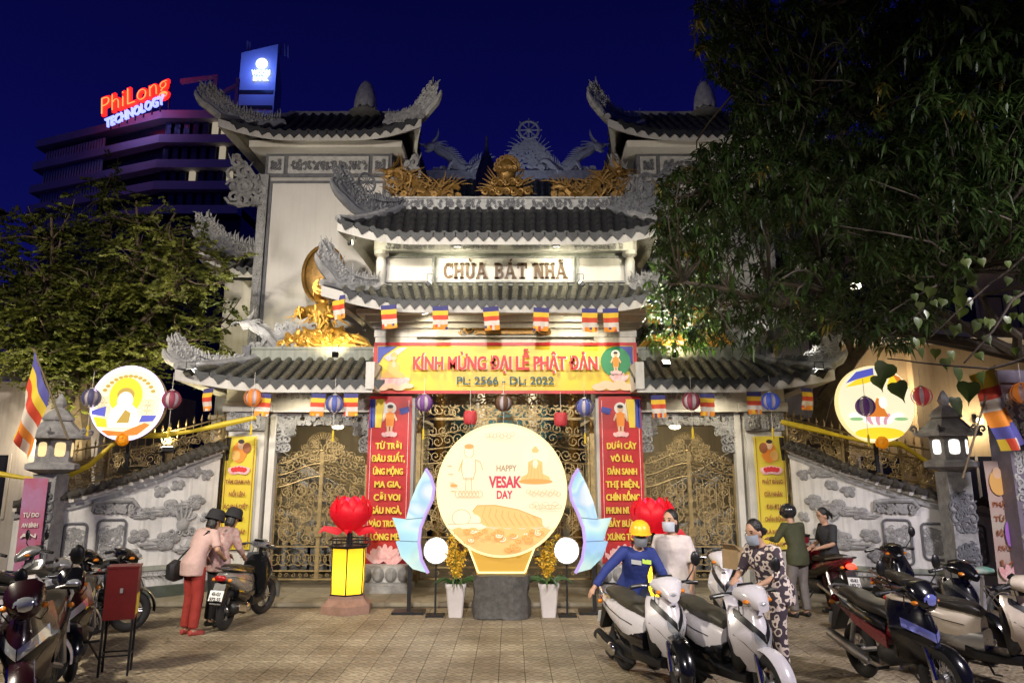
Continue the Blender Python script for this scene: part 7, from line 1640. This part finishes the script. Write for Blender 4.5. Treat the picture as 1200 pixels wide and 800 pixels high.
def hand(mb, w, e, side, curl_=.5):
    d = (w-e).normalized(); up = V(0,0,1); lat = d.cross(up); lat = lat.normalized() if lat.length > .1 else V(1,0,0); nrm = lat.cross(d)
    pal = w + d*.045; mb.ball(pal, (.034,.034,.045), 8, 6, d.to_track_quat('Z','Y').to_matrix())
    for i, (o, L) in enumerate(((-.03,.062),(-.01,.075),(.01,.07),(.03,.055))):
        b = w + d*.075 + lat*o; mid = b + d*L*.5 - nrm*L*.15*curl_*2; tip = mid + d*L*.35 - nrm*L*.55*curl_; mb.tube([b, mid, tip], [.0105,.0095,.007], 6)
    b = w + d*.03 + lat*side*.03; mb.tube([b, b+lat*side*.03+d*.03, b+lat*side*.035+d*.055-nrm*.01], [.012,.011,.008], 6)
def person(label, loc, face, J=None, shirt=None, sleeve=.9, pants=None, plen=1., shoes=None, skin=None, look=0., tilt=0., hair='short', hat=None, mask=False, hair_c=None, scale=1., group=None, sole=None, loose=0.):
    """a figure that faces +x before it is turned to the heading face"""
    j = {k: v.copy() for k, v in BASE.items()}; j.update({k: V(*v) for k, v in (J or {}).items()}); skin = skin or skin_m
    t = thing('person', label, 'person', loc, math.atan2(face[1], face[0]), group); t.scale = (scale,)*3
    mb = MB(); torso(mb, j, -.008)
    for s in 'lr':
        sh, el, wr = j['sh'+s], j['el'+s], j['wr'+s]; seg(mb, [j['chest'].lerp(sh,.6)+V(0,0,.03), sh, sh.lerp(el,.5), el, el.lerp(wr,.35), wr, wr+(wr-el).normalized()*.03], [.055,.056,.047,.038,.038,.027,.026]); hand(mb, wr, el, 1 if s == 'l' else -1)
        hi, kn, an = j['hi'+s], j['kn'+s], j['an'+s]; seg(mb, [hi+V(0,0,.05), hi, hi.lerp(kn,.5), kn, kn.lerp(an,.35), an], [.085,.09,.07,.052,.054,.034])
        seg(mb, [an+V(-.03,0,-.04), an+V(.03,0,-.05), an+V(.15,(.02 if s == 'l' else -.02),-.07)], [.035,.04,.028])
    # neck and head with face
    hd = j['head']; nk = j['neck']; Rh = Euler((0, tilt, look)).to_matrix(); hp = lambda x, y, z: hd + Rh @ V(x, y, z)
    seg(mb, [nk-V(0,0,.06), nk, hd+V(-.015,0,-.03)], [.06,.052,.05])
    mb.ball(hp(0,0,.045), (.088,.074,.098), 16, 12, Rh); mb.ball(hp(.022,0,-.03), (.062,.056,.075), 14, 10, Rh); mb.ball(hp(.062,0,-.075), (.026,.03,.024), 10, 6, Rh)
    mb.tube([hp(.078,0,.045), hp(.102,0,.0), hp(.085,0,-.012)], [.008,.015,.008], 6); mb.ball(hp(.07,0,.055), (.02,.055,.014), 8, 5, Rh); mb.ball(hp(.077,0,-.042), (.014,.026,.010), 8, 5, Rh)
    for s in (-1, 1): mb.ball(hp(-.005,s*.076,.0), (.02,.012,.033), 8, 6, Rh)
    put('body', remesh(mb, 'body', skin, .0135, 4), t)
    for s in (-1, 1):
        e = MB(); e.ball(hp(.078,s*.031,.03), (.008,.014,.007), 8, 6, Rh); e.build('eye', eye_m, t)
        e = MB(); e.tube([hp(.08,s*.014,.05), hp(.082,s*.035,.056), hp(.072,s*.052,.048)], .0045, 5); e.build('eyebrow', hair_m, t)
    # hair
    hb = MB(); hc = hair_c or hair_m
    if hair:
        hb.ball(hp(-.018,0,.062), (.092,.084,.096), 16, 10, Rh); hb.ball(hp(-.045,0,.02), (.062,.076,.09), 14, 10, Rh)
        if hair == 'bob': [hb.ball(hp(-.03,s*.06,-.03), (.045,.03,.09), 10, 8, Rh) for s in (-1,1)]; hb.ball(hp(-.06,0,-.04), (.045,.07,.09), 12, 8, Rh)
        if hair == 'bun': hb.ball(hp(-.125,0,-.01), (.05,.05,.045), 12, 8, Rh); hb.ball(hp(-.07,0,.0), (.06,.06,.06), 10, 8, Rh)
        if hair == 'ponytail': hb.ball(hp(-.10,0,.04), (.04,.035,.035), 10, 6, Rh); hb.tube([hp(-.11,0,.04), hp(-.15,0,0), hp(-.14,0,-.1)], [.022,.03,.01], 8)
        put('hair', remesh(hb, 'hair', hc, .012, 3), t)
    if hat == 'hardhat':
        h_ = MB(); ym = mat('hard_hat_yellow', (.80,.46,.02), .35, coat=.3); h_.lathe([(.125,.0),(.122,.03),(.112,.075),(.085,.115),(.045,.138),(.001,.145)], 22, hp(-.0,0,.055), M=Rh, caps=False); h_.build('hard_hat', ym, t)
        h_ = MB(); h_.grid(lambda a, b: hp(lerp(.11,.175,b)*math.cos((a-.5)*2.4)-.0, lerp(.118,.14,b)*math.sin((a-.5)*2.4), .058-.012*b), 12, 2); h_.build('hat_brim', ym, t, sharp=None)
    if hat == 'helmet':
        h_ = MB(); hm = mat('helmet_black', (.02,.02,.022), .22, coat=.6); h_.ball(hp(-.012,0,.05), (.138,.125,.125), 20, 12, Rh); put('helmet', remesh(h_, 'helmet', hm, .012, 2), t)
        h_ = MB(); h_.grid(lambda a, b: hp(.13*math.cos((a-.5)*2.2)*1.03, .125*math.sin((a-.5)*2.2)*1.03, lerp(.06,.0,b)), 10, 3); h_.build('visor', mat('visor_smoke', (.05,.05,.06), .1), t, sharp=None)
    if hat == 'bucket':
        h_ = MB(); hm = mat('black_cloth_hat', (.018,.018,.02), .85, bump=.3, bs=30) if 'black_cloth_hat' not in bpy.data.materials else bpy.data.materials['black_cloth_hat']; h_.lathe([(.140,-.035),(.142,-.03),(.124,.03),(.116,.085),(.092,.115),(.001,.122)], 20, hp(-.01,0,.06), M=Rh, caps=False); h_.build('cloth_hat', hm, t)
    if mask:
        k_ = MB()
        def mf(a, b): an = (a-.5)*2.5; rr = lerp(.083,.07,b)+.006; return hp(.012+rr*1.12*math.cos(an)-.002, (rr)*math.sin(an)*1.0, lerp(.012,-.095,b)-.0) + Rh @ V(.014*math.sin(PI*b)*math.cos(an),0,0)
        k_.grid(lambda a, b: mf(1-a, b), 12, 7); k_.build('face_mask', mask if mask is not True else mask_m, t, sharp=None)
    # clothes
    if shirt is not None:
        c = MB(); j2 = j; torso(c, j2, .016+loose, .05+loose*.5)
        for s in 'lr':
            sh, el, wr = j['sh'+s], j['el'+s], j['wr'+s]
            if sleeve <= .5: e_ = sh.lerp(el, sleeve*2); seg(c, [j['chest'].lerp(sh,.6)+V(0,0,.03), sh, sh.lerp(e_,.5), e_], [.07,.072,.066+loose*.5,.062+loose*.6])
            else: e_ = el.lerp(wr, (sleeve-.5)*2); seg(c, [j['chest'].lerp(sh,.6)+V(0,0,.03), sh, sh.lerp(el,.5), el, e_], [.07,.072,.062,.054,.044])
        put('shirt', remesh(c, 'shirt', shirt, .0155, 5), t)
    if pants is not None:
        c = MB(); L = (j['hil']-j['hir']).normalized(); pv = j['pelvis']
        fw_ = L.cross(V(0,0,1)).normalized()
        c.loft([[pv+V(0,0,z) + fw_*(d*math.cos(2*PI*q/16)) + L*(w*math.sin(2*PI*q/16)) for q in range(16)] for z, d, w in ((-.13,.095,.135),(-.05,.122,.165),(.02,.11,.15),(.06,.09,.12))])
        for s in 'lr':
            hi, kn, an = j['hi'+s], j['kn'+s], j['an'+s]; e_ = kn.lerp(an, min(1,(plen-.5)*2)); seg(c, [hi+V(0,0,.03), hi, hi.lerp(kn,.5), kn, e_], [.085,.10,.092,.078,.068])
        put('trousers', remesh(c, 'trousers', pants, .0155, 5), t)
    for s in 'lr':
        an = j['an'+s]; c = MB(); sd = 1 if s == 'l' else -1; seg(c, [an+V(-.055,0,-.055), an+V(.03,0,-.058), an+V(.13,sd*.015,-.072), an+V(.17,sd*.02,-.075)], [.036,.043,.04,.022])
        put('shoe', remesh(c, 'shoe', shoes or shoe_k, .012, 2), t)
    return t, j, hp
def cloth_m(n, c, **k): return mat(n, c, .85, var=k.pop('var',.18), vs=k.pop('vs',4), bump=k.pop('bump',.95), bs=k.pop('bs',9), **k)
def gpos(u, v): return ground_at(u, v)
# women at the scooter
pink = cloth_m('pink_blouse', (.62,.42,.38)); redp = cloth_m('red_trousers', (.36,.035,.025)); darkp = cloth_m('dark_trousers', (.03,.028,.03)); flor = cloth_m('floral_blouse', (.50,.22,.20), col2=(.62,.5,.45), vs=18)
p = gpos(222, 743)
t, j, hp = person('woman in a pink blouse and red trousers bending over the scooter', p, (.55,.8), dict(pelvis=(-.04,0,.92), waist=(.02,0,1.06), chest=(.10,0,1.24), neck=(.17,0,1.37), head=(.25,0,1.46), shl=(.15,.165,1.32), shr=(.15,-.165,1.32), ell=(.12,.28,1.12), wrl=(.28,.20,.98), elr=(.14,-.28,1.10), wrr=(.30,-.18,1.0)), pink, .42, redp, 1., sandal, tilt=.35, hair='bob', hat='bucket')
mb = MB(); mb.tube([(.06,-.16,1.36),(-.02,-.05,1.22),(-.10,.1,1.08),(-.14,.2,.96)], .013, 5, flat=.4); mb.tube([(.06,-.16,1.36),(.2,-.1,1.25),(.2,.1,1.05)], .013, 5, flat=.4); mb.build('bag_strap', shoe_k, t)
mb = MB(); shell(mb, [(-.24,.82,.10,.05,12,4),(-.14,.83,.15,.065,12,4),(-.02,.82,.12,.05,12,4)]); mb.xf(Matrix.Translation((-.02,.235,0))); mb.build('shoulder_bag', shoe_k, t)
p = gpos(250, 733)
person('person in a floral blouse behind the pink-bloused woman', p, (.5,.85), dict(chest=(.07,0,1.22), neck=(.13,0,1.36), head=(.2,0,1.45), shl=(.11,.165,1.30), shr=(.11,-.165,1.30), ell=(.15,.24,1.08), wrl=(.3,.16,.95), elr=(.15,-.24,1.08), wrr=(.32,-.15,.95)), flor, .9, darkp, 1., shoe_k, tilt=.4, hair='bob', hat='bucket')
# worker
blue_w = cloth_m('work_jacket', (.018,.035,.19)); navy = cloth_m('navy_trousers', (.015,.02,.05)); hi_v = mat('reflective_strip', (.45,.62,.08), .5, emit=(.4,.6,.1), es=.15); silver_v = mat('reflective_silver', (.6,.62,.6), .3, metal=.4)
p = gpos(748, 778)
t, j, hp = person('worker in a blue jacket and yellow hard hat reaching sideways', p, (.25,-.97), dict(pelvis=(-.10,0,.86), waist=(-.02,0,.99), chest=(.06,0,1.15), neck=(.11,.0,1.30), head=(.17,0,1.42), shl=(.08,.17,1.24), shr=(.08,-.17,1.26), elr=(.12,-.42,1.06), wrr=(.16,-.58,.88), ell=(.2,.26,1.02), wrl=(.42,.2,.95), hil=(-.08,.085,.84), hir=(-.12,-.085,.84), knl=(.16,.1,.50), knr=(-.12,-.14,.44), anl=(.12,.1,.09), anr=(-.40,-.2,.12)), blue_w, .95, navy, 1., shoe_k, look=-.15, tilt=.1, hair='short', hat='hardhat', mask=mat('grey_mask', (.16,.17,.19), .8))
for (a, b, m) in (((.195,-.13),(.185,.0),silver_v), ((.19,.01),(.17,.13),hi_v)):
    mb = MB(); c_ = Vector((0,0,0)); mb.grid(lambda x, y, a=a, b=b: V(lerp(a[0],b[0],x)+.006, lerp(a[1],b[1],x), 1.13+.05*y-.02*x), 3, 1); mb.build('reflective_strip', m, t, sharp=None)
# woman in white
p = Vector((at(788,640,9.6).x, 9.6, 0)); white_t = cloth_m('white_tshirt', (.62,.55,.54)); skirt = cloth_m('black_trousers', (.02,.02,.022))
person('woman in a white T-shirt with a face mask standing behind the white scooter', p, (-.55,-.83), dict(ell=(-.02,.23,1.08), wrl=(.04,.22,.86), elr=(-.02,-.23,1.08), wrr=(.04,-.22,.86)), white_t, .45, skirt, 1., shoe_k, look=-.15, hair='bob', mask=mat('white_mask', (.45,.48,.56), .8), loose=.02, scale=1.03)
# woman in patterned blouse
def pattern():
    m = mat('patterned_blouse', (.66,.58,.52), .85); n = m.node_tree.nodes; L = m.node_tree.links; b = n['Principled BSDF']; t_ = n.new('ShaderNodeTexCoord'); v_ = n.new('ShaderNodeTexVoronoi'); v_.inputs['Scale'].default_value = 13; L.new(t_.outputs['Object'], v_.inputs[0])
    nz = n.new('ShaderNodeTexNoise'); nz.inputs['Scale'].default_value = 16; L.new(t_.outputs['Object'], nz.inputs[0]); ad = n.new('ShaderNodeMath'); ad.operation = 'ADD'; L.new(v_.outputs['Distance'], ad.inputs[0]); L.new(nz.outputs['Fac'], ad.inputs[1])
    rp = n.new('ShaderNodeValToRGB'); e = rp.color_ramp.elements; e[0].position = .74; e[0].color = (.03,.022,.03,1); e[1].position = .78; e[1].color = (.68,.58,.52,1); q = e.new(.98); q.color = (.66,.56,.5,1); q = e.new(1.0); q.color = (.05,.035,.05,1); q = e.new(.70); q.color = (.07,.04,.05,1); L.new(ad.outputs[0], rp.inputs[0]); L.new(rp.outputs[0], b.inputs['Base Color']); return m
p = Vector((at(900,640,8.9).x, 8.9, 0))
person('woman in a black and white patterned blouse with hair in a bun', p, (-.85,-.5), dict(pelvis=(-.06,0,.90), chest=(.07,0,1.2), waist=(0,0,1.03), neck=(.12,0,1.34), head=(.19,0,1.45), shl=(.09,.165,1.29), shr=(.09,-.165,1.29), ell=(.12,.26,1.07), wrl=(.32,.18,.98), elr=(.14,-.25,1.07), wrr=(.34,-.16,1.0)), pattern(), .75, bpy.data.materials['patterned_blouse'], 1., shoe_k, tilt=.25, hair='bun', mask=mask_m, loose=.012, scale=1.04)
# man in helmet, dark woman
p = gpos(940, 722); olive = cloth_m('olive_shirt', (.055,.06,.028)); grey_t = cloth_m('grey_trousers', (.17,.15,.14))
person('man in an olive shirt and black helmet, seen from behind', p, (-.45,.9), dict(chest=(.06,0,1.22), neck=(.09,0,1.38), head=(.13,0,1.50), shl=(.06,.17,1.33), shr=(.06,-.17,1.33), ell=(.16,.26,1.12), wrl=(.36,.2,1.12), elr=(.12,-.25,1.1), wrr=(.34,-.2,1.05), knl=(.06,.12,.47), anl=(0,.14,.09)), olive, .9, grey_t, 1., shoe_k, hair='short', hat='helmet', tilt=.15)
p = gpos(978, 718); dk = cloth_m('dark_tshirt', (.03,.03,.035))
person('woman in a dark T-shirt with tied hair facing the helmeted man', p, (-.95,-.15), dict(chest=(.03,0,1.22), head=(.06,0,1.50), neck=(.03,0,1.38), ell=(.06,.23,1.08), wrl=(.26,.14,1.02), elr=(.06,-.23,1.08), wrr=(.27,-.12,1.0)), dk, .45, cloth_m('maroon_trousers', (.07,.02,.025)), 1., shoe_k, tilt=.3, hair='ponytail', scale=.97)
# ------------------------------------------------------------------ lamps of the place and added ones
def spot(parent, loc, target, e, col, ang=90, blend=.6, size=.08, name='bulb'):
    l = bpy.data.lights.new(name, 'SPOT'); l.energy = e; l.color = col; l.spot_size = R(ang); l.spot_blend = blend; l.shadow_soft_size = size
    o = put(name, l, parent, loc); d = Vector(target)-(Vector(loc)+Vector(parent.location)); o.rotation_euler = d.to_track_quat('-Z','Y').to_euler(); return o
lens_w = glow('flood_lens', (1.,.95,.75), 9.)
def flood(p, target, e, lb, col=(1,.93,.72), ang=110, group='floodlights on the gate roofs', w=.16):
    p = Vector(p); t = thing('floodlight', lb, 'floodlight', p, 0, group); d = (Vector(target)-p).normalized(); q = d.to_track_quat('-Z','Y'); M = q.to_matrix()
    mb = MB(); mb.box((0,0,.05),(w,w*.7,.08)); mb.xf(M.to_4x4()); mb.build('housing', black_metal, t)
    mb = MB(); mb.box((0,0,.0),(w*.85,w*.55,.012)); mb.xf(M.to_4x4()); mb.build('lens', lens_w, t)
    mb = MB(); mb.tube([(-w*.5,0,.05),(-w*.5,0,.16),(w*.5,0,.16),(w*.5,0,.05)], .01, 4); mb.build('bracket', black_metal, t)
    spot(t, M @ Vector((0,0,-.03)), target, e, col, ang)
    return t
# eave lamps over the name board
for u_, lb in ((536,'small flood lamp under the eave above CHÙA'), (652,'small flood lamp under the eave above NHÃ')):
    p = at(u_, 288, 14.35); flood(p, (p.x, 15.0, 5.8), 34, lb, (1,.92,.62), 130, w=.14)
for u_, lb in ((413,'bright lamp under the upper eave corner beside the clear tower'), (768,'bright lamp under the upper eave corner beside the leafy tower')):
    p = at(u_, 284, 14.2); flood(p, (XC, 14.6, 6.6), 55, lb, (1,.92,.66), 140, w=.12)
for s_, lb in ((-1,'lamp on the lower roof lighting the eaves, by the clear tower'), (1,'lamp on the lower roof lighting the eaves, by the leafy tower')):
    flood((XC+s_*1.45, 14.4, 5.72), (XC+s_*.4, 14.5, 6.95), 48, lb, (1,.93,.68), 150, w=.12)
# floods on the side roofs lighting towers and statues
for s_, lb, e in ((-1,'floodlight on the side roof aimed at the clear white tower',420), (1,'floodlight on the side roof aimed at the leafy tower',420)):
    flood((XC+s_*5.65, 13.75, 3.92), (s_*4.2, 17.0, 8.3), e*.8, lb, (1,.93,.84), 60)
for s_, lb in ((-1,'small warm floodlight at the foot of the unhidden gilded statue'), (1,'small warm floodlight at the foot of the leaf-hidden gilded statue')):
    flood((XC+s_*3.3, 14.75, 4.40), (XC+s_*3.7, 15.7, 5.5), 60, lb, (1,.80,.42), 120, w=.12)
# lamps under the centre eave shining on the festival banner
for x, lb in ((-1.5,'downlight above the festival banner, on its KÍNH side'), (1.5,'downlight above the festival banner, on its ĐẢN side')):
    flood((XC+x, 14.15, 5.06), (XC+x*.8, 14.78, 4.2), 75, lb, (1,.88,.6), 140, w=.12)
for x, lb in ((-3.9,'downlight under the side eave by the parked scooter gate'), (3.9,'downlight under the side eave above the woman in white')):
    flood((XC+x, 14.35, 3.68), (XC+x, 15.0, 1.5), 60, lb, (1,.88,.62), 150, w=.12)
# street lamps at the kerb, plus one added behind the camera to brighten the gate
for x, y, hz_, tg_, e, c, ang_, lb in ((-8.2,3.2,7.6,(-3.8,12.2,1.2),4600,(1,.89,.72),122,'tall street lamp at the kerb on the flag side'), (7.8,2.6,5.9,(3.6,11.2,.3),3500,(1.,.92,.97),100,'street lamp at the kerb on the carved pillar side'), (-.8,-6.,8.6,(-.4,14.5,2.6),12500,(1,.93,.82),41,'added lamp across the road brightening the gate')):
    t = thing('street_lamp', lb, 'street lamp', (x, y, 0), 0, 'street lamps along the road')
    mb = MB(); mb.lathe([(.16,0),(.16,.3),(.1,.35),(.06,hz_)], 12); mb.build('pole', black_metal, t)
    mb = MB(); mb.tube([(0,0,hz_-.1),(0,.4,hz_+.25),(0,1.2,hz_+.35)], .045, 8); mb.build('arm', black_metal, t)
    mb = MB(); mb.box((0,1.4,hz_+.35),(.28,.6,.1)); mb.build('head', black_metal, t)
    mb = MB(); mb.box((0,1.4,hz_+.292),(.24,.5,.012)); mb.build('lens', glow('street_lens' , (1,.82,.55), 12.) if 'street_lens' not in bpy.data.materials else bpy.data.materials['street_lens'], t)
    spot(t, (0,1.4,hz_+.22), tg_, e, c, ang_, .75, .4)
flood((.1, 27.6, 12.2), (.1, 30.5, 15.6), 170, 'added floodlight on the main hall roof aimed at the dharma wheel', (.72,.78,1.), 120, 'added floodlights on the hall roof')  # unseen flood added to brighten the ridge dragons and the wheel
flood((-8.3, 14.3, 1.9), (-8.0, 15.0, 5.6), 560, 'garden floodlight aimed up into the fine-leaved tree', (1,.86,.5), 120, 'garden floodlights', .2)
flood((-6.4, 14.5, 2.6), (-6.8, 14.9, 5.6), 380, 'garden floodlight by the side roof aimed at the fine-leaved tree', (1,.86,.5), 120, 'garden floodlights', .2)
flood(at(1003,335,13.6), (4.2, 10.5, 5.2), 130, 'bright lamp shining through the dark leaves', (1,.9,.75), 140, 'garden floodlights', .2)
flood((XC+3.0, 14.2, 4.15), (3.4, 12.4, 5.6), 420, 'added floodlight on the side roof aimed up into the dark leaves', (1,.95,.72), 110, 'garden floodlights', .16)  # unseen flood added to brighten the lowest leaf spray
